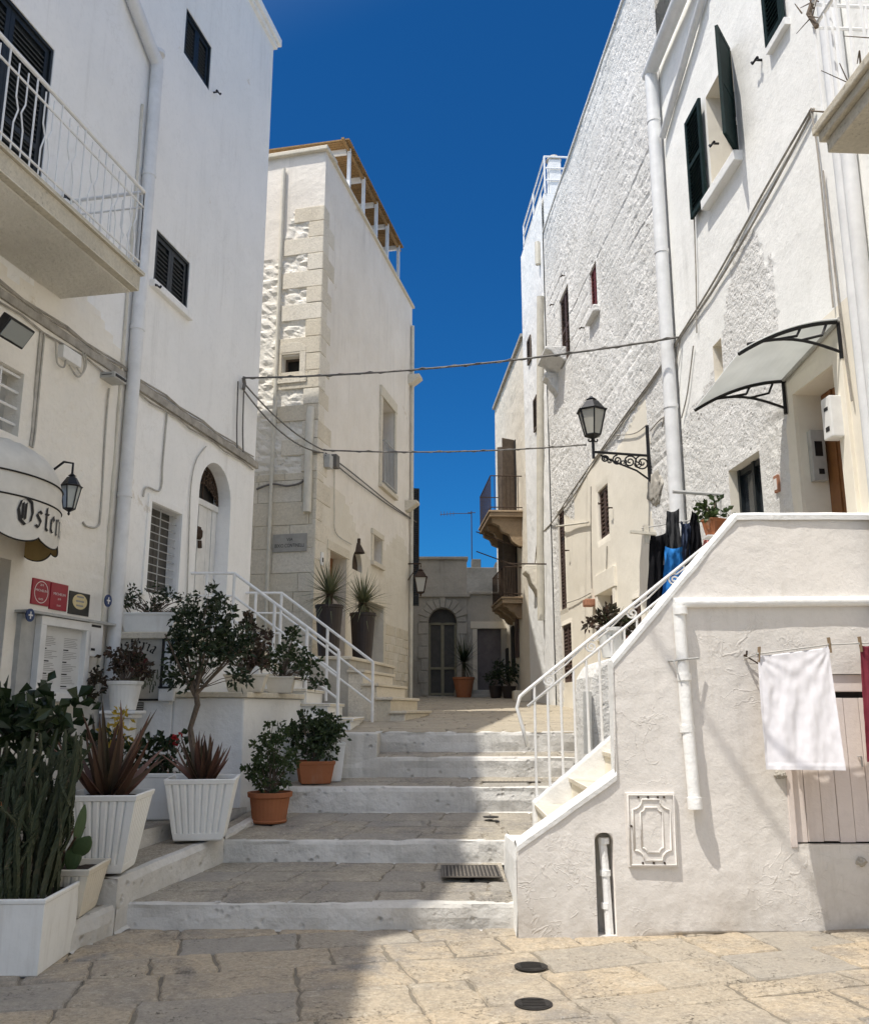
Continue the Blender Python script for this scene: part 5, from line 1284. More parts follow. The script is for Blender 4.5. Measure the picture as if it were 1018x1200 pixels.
# neighbour beyond the stone house
nb = thing('narrow_house', 'narrow house front behind the stone house, dark shutter sticking out', 'house', MR.pt(UM + 2, 1.6))
NW = Wall(MR.pt(UM, 0).x - .02, 22.6, -.01, 1, 1)
mb = MB(); sheet(mb, NW, 0, 4.9, 1.2, 11.6, [], .3); mb.prism([NW.pt(0, 1.2, -.2), NW.pt(4.9, 1.2, -.2), NW.pt(4.9, 1.2, -5), NW.pt(0, 1.2, -5)], Z * 10.39)
build(mb, 'wall', 'alleywall', nb)
for yy, z0, hh in ((.9, 5.2, 2.2), (.7, 4.2, 1.3)):
    mb = MB(); shutter(mb, NW.pt(yy, z0, .03), (NW.n + NW.u * .25).normalized(), -NW.u, .2, hh); build(mb, 'shutter', 'blackshut', nb)
p = MR.pt(UM - .3, 0, .33); p.z = 4.42
t = lantern('wall_lantern', 'old rusty lantern on the far edge of the stone house', p, .62, .4, glass='lampglass', n=4, m='rust')
mb = MB(); mb.tube([p + Z * .62, p + Z * .72, MR.pt(UM - .3, p.z + .72, 0)], .018, 6); mb.tube([MR.pt(UM - .3, p.z + .3, 0), MR.pt(UM - .3, p.z + .72, .3)], .012, 5); build(mb, 'bracket', 'rust', t)

# ================================================================== HOUSES ON THE RIGHT
def backing(W, u0, u1, z0, z1, mb, mi=0, d=6, g=.45):
    mb.prism([W.pt(u0, z0, -g), W.pt(u1, z0, -g), W.pt(u1, z0, -d), W.pt(u0, z0, -d)], Z * (z1 - z0), mi)
# near house
r1 = thing('plaster_house', 'near house on the right, weathered plaster, green shutters and brown door', 'house', RW.pt(uY(RW, 8), 0))
h_bw1 = dict(u0=uY(RW, 8.72), u1=uY(RW, 9.52), z0=7.52, z1=8.82, depth=.3)
h_n = hole(RW, (835, 412), (848, 444), depth=.3); h_n['z0'], h_n['z1'] = RW.uz(846, 442)[1], RW.uz(846, 394)[1]
h_sp = dict(u0=RW.uz(890, 540)[0], u1=RW.uz(853, 552)[0], z0=2.3, z1=4.18, depth=.12)
h_md = dict(u0=uY(RW, 7.2), u1=uY(RW, 7.95), z0=2.1, z1=4.46, depth=.27)
def zR1(u, z):
    y = u * RW.u.y
    if y < 8.15 and z < 4.95: return 2
    if y > 8.15 and z < 6.0 - .28 * (y - 8.2) + .35 * noise.noise(V(u * 1.3, z, 2)) + .9 * max(0, 1 - abs(y - 9.0) / .7): return 1
    return 0
def dR1(u, z, s):
    k = zR1(u, z); return d_rough(u, z, s) if k == 1 else d_smooth(u, z, s)
UR1 = uY(RW, 11.08)
mb = MB(); sheet(mb, RW, uY(RW, 5.2), UR1, 1.0, 10.6, [h_bw1, h_n, h_sp, h_md], step=.085, disp=dR1, zone=zR1, rmi=2)
mb.quad(RW.pt(uY(RW, -9), 0), RW.pt(uY(RW, 5.2), 0), RW.pt(uY(RW, 5.2), 10.6), RW.pt(uY(RW, -9), 10.6), 0)
backing(RW, uY(RW, -9), UR1, 0, 10.58, mb)
build(mb, 'wall', ['render', 'rough', 'cream'], r1)
h = h_bw1; mb = MB(); mb.wbox(RW, h['u0'] - .01, h['u1'] + .01, h['z0'] - .01, h['z1'] + .01, -.34, -.3); o = build(mb, 'window', 'dark', r1)
mb = MB(); mb.wbox(RW, h['u0'] - .08, h['u1'] + .14, h['z0'] - .13, h['z0'] - .005, -.02, .10); build(mb, 'sill', 'edge', o, bevel=.012)
for z in (.4, .85): 
    mb = MB(); mb.wbox(RW, h['u0'] + .03, h['u1'] - .03, h['z0'] + z, h['z0'] + z + .04, -.3, -.26); build(mb, 'glazing_bar', 'whitemetal', o)
mb = MB(); shutter(mb, RW.pt(h['u1'] + .03, h['z0'] - .02, .05), RW.u, RW.n, .5, 1.34); build(mb, 'shutter', 'greenshut', o)
mb = MB(); shutter(mb, RW.pt(h['u0'] - .01, h['z0'] + .0, .01), (RW.n * .62 - RW.u * .78).normalized(), (RW.u * .62 + RW.n * .78).normalized(), .44, 1.32); build(mb, 'shutter', 'greenshut', o)
uh0, uh1 = RW.uz(922, 10)[0] , RW.uz(906, 50)[0]
mb = MB(); shutter(mb, RW.pt(uh0, 8.08, .03), RW.u, RW.n, uh1 - uh0 + .05, 1.4); build(mb, 'shutter', 'greenshut', r1)
mb = MB(); mb.wbox(RW, uh0 - .04, uh1 + .05, 8.0, 8.076, -.02, .06); build(mb, 'sill', 'edge', r1)
for q in ((893, 70), (842, 168)):
    mb = MB(); hook(mb, RW.pt(*RW.uz(*q), 0), RW.n, RW.u, .014); build(mb, 'shutter_stay', 'black', r1)
mb = MB(); mb.wbox(RW, h_n['u0'] - .01, h_n['u1'] + .01, h_n['z0'] - .01, h_n['z1'] + .01, -.34, -.3); build(mb, 'small_window', 'oldwood', r1)
h = h_sp; mb = MB(); mb.wbox(RW, h['u0'], h['u1'], h['z0'], h['z1'], -.3, -.16); o = build(mb, 'window', 'dark', r1)
mb = MB(); uu = (h['u0'] + h['u1']) / 2
for a in (h['u0'], uu - .03, h['u1'] - .06): mb.wbox(RW, a + .002, a + .058, h['z0'], h['z1'] - .002, -.155, -.10)
for z in (h['z0'] + .7, h['z0'] + 1.15, h['z1'] - .07): mb.wbox(RW, h['u0'] + .06, uu - .032, z, z + .06, -.153, -.11); mb.wbox(RW, uu + .03, h['u1'] - .062, z, z + .06, -.153, -.11)
build(mb, 'frame', 'blackshut', o)
mb = MB(); mb.wbox(RW, h['u0'] + .05, h['u1'] - .05, h['z0'], h['z1'] - .05, -.15, -.145); build(mb, 'pane', 'pane', o)
h = h_md; mb = MB(); K = 4; w_ = (h['u1'] - h['u0']) / K
for k in range(K): mb.wbox(RW, h['u0'] + w_ * k + .003, h['u0'] + w_ * (k + 1) - .003, h['z0'], h['z1'] - .003, -.3, -.25 + (.01 if k % 2 else 0))
o = build(mb, 'door', 'wood', r1, bevel=.004)
mb = MB(); mb.lathe(RW.pt(h['u1'] - .16, 3.25, -.24), [(.02, -.02), (.035, 0), (.02, .02)], 10); build(mb, 'handle', 'gold', o)
mb = MB(); mb.wbox(RW, h['u0'] - .16, h['u0'] - .003, h['z0'], h['z1'] + .15, -.02, .03); mb.wbox(RW, h['u1'] + .003, h['u1'] + .10, h['z0'], h['z1'] + .15, -.02, .03); mb.wbox(RW, h['u0'] - .003, h['u1'] + .003, h['z1'] + .003, h['z1'] + .15, -.02, .03); build(mb, 'door_surround', 'cream', r1, bevel=.006)
ub = RW.uz(960, 500)[0]
mb = MB(); mb.box(RW.pt(h['u1'] - .004, 3.62, -.20), -RW.u * .07, RW.n * .13, Z * .48); o = single(mb, 'meter_box', 'greyplastic', 'grey meter box on the inner side of the brown door opening', 'electrical box', bevel=.008)
mb = MB(); mb.box(RW.pt(h['u1'] - .075, 3.85, -.17), -RW.u * .006, RW.n * .07, Z * .14); mb.box(RW.pt(h['u1'] - .075, 3.68, -.17), -RW.u * .006, RW.n * .05, Z * .05); build(mb, 'dial', 'black', o)
u0, z0 = RW.uz(985, 500); u1_, z1 = RW.uz(973, 455)
u0 -= .1; u1_ -= .1
mb = MB(); mb.wbox(RW, u0, u1_ + .05, 3.80, 4.16, .002, .13); o = single(mb, 'letter_box', 'boxwhite', 'white letter box on the wall right of the brown door', 'letter box', bevel=.012)
mb = MB(); mb.wbox(RW, u0 + .04, u1_, 4.04, 4.07, .13, .133); mb.wbox(RW, u0 + .04, u0 + .1, 3.86, 3.9, .13, .133); build(mb, 'slot', 'black', o)
u, z = RW.uz(912, 567); mb = MB(); mb.wbox(RW, u - .045, u + .045, z - .085, z + .085, .0, .03); o = single(mb, 'house_number', 'tilebrick', 'terracotta number plaque between the dark window and the brown door', 'plaque', bevel=.006)
mb = MB(); mb.wbox(RW, u - .028, u + .028, z - .06, z + .05, .03, .034); build(mb, 'face', 'whiteink', o)
# canopy over the door
can = thing('door_canopy', 'smoky curved canopy with black scrolled brackets over the brown door', 'canopy', RW.pt(uY(RW, 7.6), 4.4, 0))
ua, uz_ = uY(RW, 7.02), uY(RW, 8.16); N = 14
cv = lambda t: (t * .90, 4.81 - .04 * t - .27 * t * t)
tl = lambda u: -.13 * (u - ua) / (uz_ - ua)
mb = MB()
for k in range(N):
    (o0, z0), (o1, z1) = cv(k / N), cv((k + 1) / N)
    e_ = tl(uz_); mb.quad(RW.pt(ua, z0, o0), RW.pt(uz_, z0 + e_, o0), RW.pt(uz_, z1 + e_, o1), RW.pt(ua, z1, o1)); mb.quad(RW.pt(ua, z0 - .006, o0), RW.pt(uz_, z0 - .006 + e_, o0), RW.pt(uz_, z1 - .006 + e_, o1), RW.pt(ua, z1 - .006, o1))
build(mb, 'sheet', 'poly', can, smooth=True)
for u in (ua + .03, uz_ - .03):
    mb = MB(); P = lambda o, z: RW.pt(u, z + tl(u), o)
    mb.tube([P(cv(k / N)[0], cv(k / N)[1] - .02) for k in range(N + 1)], .017, 6)
    mb.tube([P(.02, 4.82), P(.02, 4.46)], .018, 6)
    low = [(.02 + .8 * t, 4.52 + .09 * math.sin(t * math.pi) + .05 * t * t) for t in [k / 10 for k in range(11)]]
    mb.tube([P(*q) for q in low], .013, 6)
    for a, b in (((.12, 4.78), (.36, 4.615)), ((.34, 4.75), (.56, 4.62))): mb.tube([P(a[0], a[1]), P(a[0] + .05, (a[1] + b[1]) / 2 - .03), P(*b)], .012, 6)
    build(mb, 'bracket', 'black', can)
mb = MB(); mb.tube([RW.pt(ua, 4.80, .02), RW.pt(uz_, 4.80 + tl(uz_), .02)], .022, 6); build(mb, 'wall_bar', 'greyplastic', can)
# balcony of the near house
mb = MB(); bo = .72; ye = uY(RW, 5.78); yb = uY(RW, 2.5)
mb.wbox(RW, yb, ye, 5.50, 5.60, -.02, bo - .04, 1); mb.wbox(RW, yb, ye + .03, 5.602, 5.67, -.02, bo); mb.wbox(RW, yb, ye + .06, 5.672, 5.74, -.02, bo + .03); mb.wbox(RW, yb, ye - .25, 5.46, 5.498, -.02, bo - .22, 2)
bal = build(mb, 'balcony', ['concrete', 'concrete', 'cream'], r1, bevel=.01)
mb = MB()
n = 22
for k in range(n + 1): u = yb + (ye - yb) * k / n; mb.tube([RW.pt(u, 5.74, bo - .04), RW.pt(u, 6.75, bo - .04)], .012, 6)
for k in range(1, 5): mb.tube([RW.pt(ye, 5.74, (bo - .04) * k / 5), RW.pt(ye, 6.75, (bo - .04) * k / 5)], .012, 6)
for z in (6.55, 6.75): mb.tube([RW.pt(yb, z, bo - .04), RW.pt(ye, z, bo - .04), RW.pt(ye, z, 0)], .016, 6)
build(mb, 'railing', 'whitemetal', bal)
fo, st = MB(), MB(); pts = [RW.pt(ye - .02, 5.76, bo - .03)]
for k in range(1, 9): pts.append(RW.pt(ye - .02 + .03 * math.sin(k * 2.2), 5.76 + k * .15, bo - .03 + .03 * math.cos(k * 2.2)))
st.tube(pts[5:], .02, 5)
for k in range(14): p = pts[6 + k % 3] + rdir() * .05; st.tube([p, p + rdir(.2) * .12], [.006, .003], 4)
for k in range(26): u = ye - .1 - k * .12; p = RW.pt(u, 5.76, bo + .0); st.tube([p, p + rdir(.3) * rng.uniform(.05, .13), p + RW.n * .05 + rdir(.4) * .16], [.007, .005, .003], 4)
single(st, 'dry_vine', 'bark', 'dry twiggy vine along the balcony edge at the top right', 'plant')
# gutters and pipes of the near house
mb = MB(); mb.tube([RW.pt(uY(RW, 4.5), 10.62, .13), RW.pt(UR1 + .1, 10.42, .13)], .10, 10); mb.tube([RW.pt(UR1, 10.4, .12), RW.pt(UR1, 10.15, .12), RW.pt(UR1, 1.2, .12)], .088, 14)
for z in (3.3, 5.4, 7.6, 9.6): mb.tube([RW.pt(UR1, z, .12), RW.pt(UR1, z + .05, .12)], .097, 14)
build(mb, 'drainpipe', 'pipe', r1, smooth=40)
mb = MB(); mb.tube(on_wall(RW, [(830, -8), (781, 160)], .06) , .05, 10); build(mb, 'raking_pipe', 'pipe', r1, smooth=40)
for k, px in enumerate((1007, 1017)):
    mb = MB(); u = RW.uz(px, 300)[0]; mb.tube([RW.pt(u, 2.2, .07), RW.pt(u, 9, .07)], .06, 12); build(mb, 'drainpipe', 'pipe', r1, smooth=40)

# tall rough house
r2h = thing('rough_house', 'tall whitewashed rough stone house on the right with brown shutters', 'house', RW.pt(uY(RW, 15), 1))
H2 = 12.95; U2a, U2b = UR1 + .02, uY(RW, 19.9)
hA = hole(RW, (690, 321), (700, 358), depth=.12); hB = hole(RW, (655, 354), (668, 414), depth=.12); hC = hole(RW, (700, 577), (714, 625), depth=.10)
hD = hole(RW, (653, 600), (664, 712), depth=.12); hE = hole(RW, (702, 698), (722, 746), depth=.22); hF = hole(RW, (740, 703), (752, 741), depth=.1); hG = hole(RW, (658, 734), (671, 799), depth=.12)
def zR2(u, z):
    y = u * RW.u.y; top = 5.9 + .12 * math.sin(u * 2.1) + .15 * noise.noise(V(u, 1, 1)) - (.5 if y > 17.5 else 0)
    lo = 12.5 + .35 * noise.noise(V(z * 1.2, 3, 1)) + (.25 if z < 3.4 else 0)
    return 1 if (z < top and y > lo and y < 19.2 + .15 * math.sin(z * 2)) else 0
mb = MB(); sheet(mb, RW, U2a, U2b, 1.0, H2, [hA, hB, hC, hD, hE, hF, hG], step=.06, disp=lambda u, z, s: (d_rough(u, z, s) * 1.1 if zR2(u, z) == 0 else d_smooth(u, z, s)) + .04 * noise.noise(V(u * .35, z * .3, 9)), zone=zR2)
backing(RW, U2a, U2b, 0, H2 - .02, mb, 0)
build(mb, 'wall', ['rough', 'cream'], r2h)
def shut2(h, par, m, two=True, name='window', sill=False, W=RW, rec=.03):
    w = MB(); w.wbox(W, h['u0'], h['u1'], h['z0'], h['z1'], -.14, -.10); o = build(w, name, 'dark', par)
    um = (h['u0'] + h['u1']) / 2; k = 2 if two else 1; ww = (h['u1'] - h['u0']) / k
    for i in range(k): g = MB(); shutter(g, W.pt(h['u0'] + ww * i + .006, h['z0'] + .01, -.07), W.u, W.n, ww - .012, h['z1'] - h['z0'] - .02, slat=.07); build(g, 'shutter', m, o)
    if sill: g = MB(); g.wbox(W, h['u0'] - .08, h['u1'] + .1, h['z0'] - .13, h['z0'] - .004, -.03, .1); build(g, 'sill', 'rough', o, bevel=.015)
    return o
shut2(hA, r2h, 'redshut', sill=True); shut2(hB, r2h, 'brownshut'); shut2(hC, r2h, 'brownshut', sill=False); shut2(hD, r2h, 'brownshut'); shut2(hF, r2h, 'brownshut'); shut2(hG, r2h, 'brownshut', name='shuttered_door')
h = hE; mb = MB(); mb.wbox(RW, h['u0'], h['u1'], h['z0'], h['z1'], -.24, -.2); o = build(mb, 'door', 'oldwood', r2h); jamb(h, .16, .04, 'cream', o, W=RW, sill=False, lint=2.2)
mb = MB(); mb.wbox(RW, (h['u0'] + h['u1']) / 2 - .03, (h['u0'] + h['u1']) / 2 + .03, h['z0'], h['z1'], -.2, -.17); build(mb, 'cover_strip', 'rust', o)
for q in ((663, 323), (650, 357), (686, 384), (669, 400), (709, 590), (719, 595), (668, 645)):
    mb = MB(); hook(mb, RW.pt(*RW.uz(*q), .02), RW.n, RW.u, .013); build(mb, 'shutter_stay', 'rust', r2h)
def lump(W, u, z, sx, sz, out, seed, m, par, name):
    bm = bmesh.new(); bmesh.ops.create_icosphere(bm, subdivisions=4, radius=1); mb = MB()
    for v in bm.verts:
        q = v.co * (1 + .35 * fbm(v.co.x * 1.7 + seed, v.co.y * 1.7, v.co.z * 1.7, 4)); v.co = q
    idx = {v: i for i, v in enumerate(bm.verts)}
    mb.add([W.pt(u + v.co.x * sx, z + v.co.z * sz, max(-.05, v.co.y * out)) for v in bm.verts], [[idx[v] for v in f.verts] for f in bm.faces], 0, .5); bm.free()
    return build(mb, name, m, par, smooth=True)
def corbel(W, u, z, w, h, d, m, par, name):
    mb = MB(); mb.prism([W.pt(u, z, -.03), W.pt(u, z, d), W.pt(u, z - h * .22, d * 1.02), W.pt(u, z - h * .34, d * .7), W.pt(u, z - h * .6, d * .55), W.pt(u, z - h * .8, d * .25), W.pt(u, z - h, .02), W.pt(u, z - h, -.03)], W.u * w); return build(mb, name, m, par, bevel=.025)
u, z = RW.uz(656, 417); corbel(RW, u - .55, z, 1.0, .32, .42, 'rough', r2h, 'broken_balcony'); u, z = RW.uz(652, 440); corbel(RW, u - .2, z, .35, .5, .3, 'rough', r2h, 'corbel')
u, z = RW.uz(767, 572); lump(RW, u, z, .32, .22, .03, 5, 'grim', r2h, 'shadow_blotch')  # shadow-like blotch put on the wall as a thin grey lump
u, z = RW.uz(629, 664); corbel(RW, u - .3, z, .5, .75, .34, 'alleywall', r2h, 'corbel')
mb = MB(); U4 = uY(RW, 20.3); mb.tube([RW.pt(U4, 12.3, .08), RW.pt(U4, 12.9, .08)], .07, 8); mb.tube([RW.pt(uY(RW, 20.0), 11.3, .1), RW.pt(uY(RW, 20.9), 5.2, .1), RW.pt(uY(RW, 21.0), 3.6, .1)], .085, 10); build(mb, 'drainpipe', 'pipecream', r2h, smooth=40)
mb = MB(); mb.wbox(RW, U2a, U2b, H2 - .02, H2 + .05, -.3, .03); build(mb, 'coping', 'rough', r2h, bevel=.015)
mb = MB(); mb.tube([RW.pt(*RW.uz(641, 661), .02), RW.pt(*RW.uz(641, 661), .9)], .018, 5); build(mb, 'washing_rod', 'rust', r2h)
# tower like house with roof railing
r4 = thing('terrace_house', 'pale tower like house with a white railed roof terrace beyond the rough house', 'house', RW.pt(uY(RW, 21.5), 1))
mb = MB(); U4a, U4b, H4 = uY(RW, 19.93), uY(RW, 23.2), 14.05
sheet(mb, RW, U4a, U4b, 1.0, H4, [], .15, disp=lambda u, z, s: d_smooth(u, z, s) * 1.6 + .01 * fbm(u * 3, z * 3, 1, 3), off=.02); backing(RW, U4a, U4b, 0, H4 - .02, mb, g=.04)
build(mb, 'wall', 'edge', r4)
mb = MB()
for z in (.35, .68, 1.0): mb.tube([RW.pt(U4b, H4 + z, -.08), RW.pt(U4a, H4 + z, -.08), RW.pt(U4a, H4 + z, -2.2)], .025, 6)
for u in (U4a, (U4a + U4b) / 2, U4b): mb.tube([RW.pt(u, H4 - .02, -.08), RW.pt(u, H4 + 1.0, -.08)], .025, 6)
mb.tube([RW.pt(U4a, H4 - .02, -1.2), RW.pt(U4a, H4 + 1.0, -1.2)], .025, 6)
build(mb, 'railing', 'whitemetal', r4)
mb = MB(); mb.wbox(RW, U4a + .02, U4a + .35, H4, H4 + .95, -.5, -.2); build(mb, 'chimney', 'edge', r4, bevel=.02)
mb = MB(); mb.lathe(RW.pt(U4a + .18, H4 + .95, -.35), [(.12, 0), (.2, .05), (.12, .16), (.03, .2)], 10); build(mb, 'chimney_cap', 'grim', r4)
for (pa, pb) in (((629, 466), (632, 500)), ((622, 395), (624, 420))):
    u0, u1, z0, z1 = RW.rect(pa, pb); mb = MB(); shutter(mb, RW.pt(u0, z0, .03), RW.u, RW.n, max(.5, u1 - u0), z1 - z0); build(mb, 'shutter', 'oldwood', r4)
# far house with two balconies
r5 = thing('balcony_house', 'far cream house on the right with two stone balconies over the alley', 'house', RW.pt(uY(RW, 26), 1.6))
U5a, U5b, H5 = U4b + .02, uY(RW, 29.5), 11.7
mb = MB(); sheet(mb, RW, U5a, U5b, 1.2, H5, [], .15, disp=lambda u, z, s: d_smooth(u, z, s) * 1.5 + .012 * fbm(u * 3, z * 3, 1, 3)); backing(RW, U5a, U5b, 0, H5 - .02, mb, g=.02); build(mb, 'wall', 'alleywall', r5)
mb = MB(); mb.wbox(RW, U5a, U5b, H5 - .03, H5 + .06, -.4, .08); build(mb, 'coping', 'grim', r5)
def farbalc(Ya, Yb, zb, out, hr, doorh, ch=1.0):
    ua, ub = uY(RW, Ya), uY(RW, Yb); mb = MB(); mb.wbox(RW, ua, ub, zb, zb + .12, -.02, out); mb.wbox(RW, ua - .03, ub + .03, zb + .122, zb + .18, -.02, out + .03)
    o = build(mb, 'balcony', 'brownstone', r5, bevel=.015)
    for u in (ua + .15, (ua + ub) / 2 - .12, ub - .4):
        mb = MB(); pr = [(-.02, 0), (out * .92, 0), (out * .9, -.14), (out * .7, -.22), (out * .62, -.38), (out * .4, -.46), (out * .3, -.66), (.1, -.78), (-.02, -.8)]
        mb.prism([RW.pt(u, zb + b * ch, a) for a, b in pr], RW.u * .25); build(mb, 'console', 'brownstone', o, bevel=.012)
    mb = MB(); n = 15
    for z in (zb + .26, zb + hr): mb.tube([RW.pt(ua, z, 0), RW.pt(ua, z, out - .03), RW.pt(ub, z, out - .03), RW.pt(ub, z, 0)], .016, 5)
    for k in range(n + 1): u = ua + (ub - ua) * k / n; mb.tube([RW.pt(u, zb + .18, out - .03), RW.pt(u, zb + hr, out - .03)], .009, 4)
    for k in range(1, 8): mb.tube([RW.pt(ua, zb + .18, (out - .03) * k / 8), RW.pt(ua, zb + hr, (out - .03) * k / 8)], .009, 4)
    build(mb, 'railing', 'rust', o)
    for s in (0, 1): mb = MB(); shutter(mb, RW.pt((ua + ub) / 2 - .3 + s * .62, zb + .2, .04), (RW.n * (.75 if s else .6) + RW.u * (.3 if s else -.3)).normalized(), RW.u, .42, doorh); build(mb, 'shutter', 'oldwood', r5)
    mb = MB(); mb.wbox(RW, (ua + ub) / 2 - .35, (ua + ub) / 2 + .35, zb + .2, zb + .2 + doorh, .0, .025); build(mb, 'balcony_door', 'dark', r5)
farbalc(24.0, 26.6, 6.72, .9, 1.15, 2.3); farbalc(24.3, 26.6, 4.38, .55, 1.0, 1.9, .5)
for q in ((570, 637), (582, 655)):
    mb = MB(); u, z = uY(RW, 24.2), 0; a = RW.pt(uY(RW, 24.3), 5.9 if q[0] == 570 else 5.35, 0); mb.tube([a, a + RW.n * 1.25 + Z * .45], .016, 5); build(mb, 'washing_rod', 'rust', r5)
for (pa, pb, m) in (((600, 735), (604, 790), 'dark'), ((606, 700), (609, 770), 'brownshut'), ((595, 760), (597, 800), 'dark')):
    u0, u1, z0, z1 = RW.rect(pa, pb); mb = MB(); mb.wbox(RW, u0, max(u1, u0 + .5), max(z0, 1.9), z1, .02, .05); build(mb, 'door', m, r5)

M['dullframe'] = simple('faded_yellow_frame', (.30, .27, .18), .6, 0, .15, 6, .1)
# ================================================================== HOUSE CLOSING THE ALLEY
eh = thing('end_house', 'low grey house closing the alley, with arched glazed door', 'house', (.3, 27.5, 1.9))
u0, u1 = EB.uz(502, 760)[0], EB.uz(535, 760)[0]; zt = EB.uz(518, 713)[1]
h_ea = dict(u0=u0, u1=u1, z0=1.96, z1=zt, arch=True, depth=.3)
xs_ = EB.uz(547, 690)[0]; ztop = EB.uz(515, 656)[1]; zr_ = EB.uz(570, 697)[1]
h_er = hole(EB, (559, 737), (588, 808), depth=.15); h_er['z0'] = 1.96
mb = MB(); sheet(mb, EB, -3, xs_, 1.4, ztop, [h_ea], .14, disp=lambda u, z, s: d_courses(u, z, s)); mb.prism([(-3, 27.95, 1.4), (xs_, 27.95, 1.4), (xs_, 33, 1.4), (-3, 33, 1.4)], Z * (ztop - 1.42))
mb.quad((xs_, 27.5, 1.4), (xs_, 28, 1.4), (xs_, 28, ztop), (xs_, 27.5, ztop))
mb2 = MB(); sheet(mb2, EB, xs_ + .01, 2.8, 1.4, zr_, [h_er], .14, off=.0); o_ = len(mb.v); mb.v += mb2.v; mb.f += [[i + o_ for i in f] for f in mb2.f]; mb.mi += mb2.mi; mb.t += mb2.t
mb.prism([(xs_ + .01, 27.9, 1.4), (2.8, 27.9, 1.4), (2.8, 30, 1.4), (xs_ + .01, 30, 1.4)], Z * (zr_ - 1.41))
build(mb, 'wall', 'grim', eh)  # darker render also paints in the shade of the alley end
mb = MB(); mb.abox(-3, xs_ + .04, 27.42, 28, ztop + .002, ztop + .09); mb.abox(xs_ + .045, 2.8, 27.42, 28, zr_ + .002, zr_ + .08); build(mb, 'coping', 'grim', eh, bevel=.02)
mb = MB(); r = (u1 - u0) / 2; uc = (u0 + u1) / 2; sp = zt - r; n = 11
for k in range(n):
    a0, a1 = math.pi * k / n + .015, math.pi * (k + 1) / n - .015; ro = r + .28 + (.08 if k % 2 else 0)
    mb.prism([EB.pt(uc + q * math.cos(a), sp + q * math.sin(a), .002) for q, a in ((r + .02, a0), (ro, a0), (ro, a1), (r + .02, a1))], EB.n * .08)
for s in (-1, 1):
    z = 1.97
    for k in range(6): hh = (sp - 1.97) / 6; w_ = .3 if k % 2 else .2; a = uc + s * (r + .02); mb.wbox(EB, min(a, a + s * w_), max(a, a + s * w_), z + .008, z + hh - .008, .002, .06); z += hh
mb.wbox(EB, uc - r - .42, uc + r + .42, zt + .34, zt + .44, .0, .12)
build(mb, 'arch_surround', 'grim', eh, bevel=.012)
mb = MB(); mb.wbox(EB, u0 - .02, u1 + .02, 1.96, zt + .02, -.32, -.27); o = build(mb, 'arched_door', 'dullpane', eh)
mb = MB()
for a, b in ((u0, u0 + .07), (u1 - .07, u1), (uc - .05, uc + .05)): mb.wbox(EB, a + .003, b - .003, 1.96, sp, -.26, -.2)
for z in (1.98, 2.75, sp - .06): mb.wbox(EB, u0 + .07, uc - .05, z, z + .07, -.258, -.205); mb.wbox(EB, uc + .05, u1 - .07, z, z + .07, -.258, -.205)
build(mb, 'frame', 'dullframe', o)
h = h_er; mb = MB(); mb.wbox(EB, h['u0'], h['u1'], h['z0'], h['z1'], -.18, -.12); o = build(mb, 'door', 'mauve', eh)
mb = MB(); mb.wbox(EB, h['u0'] - .2, h['u1'] + .2, h['z1'] + .01, h['z1'] + .22, -.02, .05); mb.wbox(EB, h['u0'] - .14, h['u0'] - .004, h['z0'], h['z1'], -.02, .035); build(mb, 'lintel', 'alleywall', o)
mb = MB(); mb.abox(EB.uz(532, 800)[0], EB.uz(582, 800)[0], 26.8, 27.42, 1.7, 2.12); mb.abox(EB.uz(536, 800)[0], EB.uz(575, 800)[0], 26.4, 26.8, 1.7, 1.99); build(mb, 'doorstep', 'grim', eh, bevel=.02)
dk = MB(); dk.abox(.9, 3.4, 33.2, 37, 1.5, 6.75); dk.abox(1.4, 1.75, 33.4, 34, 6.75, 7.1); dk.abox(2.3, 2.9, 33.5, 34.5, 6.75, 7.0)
o = single(dk, 'back_house', 'darkwall', 'dark house wall rising behind the end of the alley', 'house', bevel=.03)
an = MB(); an.tube([(1.42, 33.6, 7.0), (1.42, 33.6, 9.0)], .02, 5); an.tube([(1.27, 33.6, 8.93), (1.57, 33.6, 8.93)], .014, 4)
an.tube([(.22, 33.8, 8.9), (.78, 33.6, 8.9), (1.42, 33.6, 8.9)], .013, 4)
for k in range(5): an.tube([(.25 + .12 * k, 33.6, 8.8), (.25 + .12 * k, 33.7, 9.0)], .008, 4)
single(an, 'tv_antenna', 'rust', 'thin television aerial standing on the dark house behind the alley', 'antenna')
# palm and pots at the end of the alley
c = V(.88, 26.9, 2.12); c = V(EB.uz(543, 790)[0] * .96, 26.3, ZA(26.3) + .0); pot = pot_round(c, [(.2, 0), (.3, .5), (.32, .52), (.32, .58), (.28, .58), (.27, .52)]); fo, st = MB(), MB(); yucca(fo, c + Z * 1.0, 150, .9); st.tube([c + Z * .5, c + Z * 1.0], .05, 6)
plant('potted_palm', 'dark spiky palm in a terracotta pot beside the arched door', 'potted plant', c, pot, 'terracotta', [(fo, 'leaves', 'leafdark'), (st, 'trunk', 'bark')], 'pots at the end of the alley')
for (x, y, lbl) in ((1.72, 25.6, 'small dark bush in a pot at the right foot of the end house'), (2.05, 25.2, 'lower dark bush in a pot against the far right wall')):
    c = V(x, y, ZA(y)); pot = pot_round(c, [(.14, 0), (.2, .3), (.21, .34), (.18, .34), (.17, .31)]); fo, st = MB(), MB(); bush(fo, st, c + Z * .3, [((0, 0, .3), .3), ((.1, 0, .55), .2)], 260, .12, .06, 8)
    plant('potted_shrub', lbl, 'potted plant', c, pot, 'potdark', [(fo, 'foliage', 'leafdark'), (st, 'stems', 'bark')], 'pots at the end of the alley')
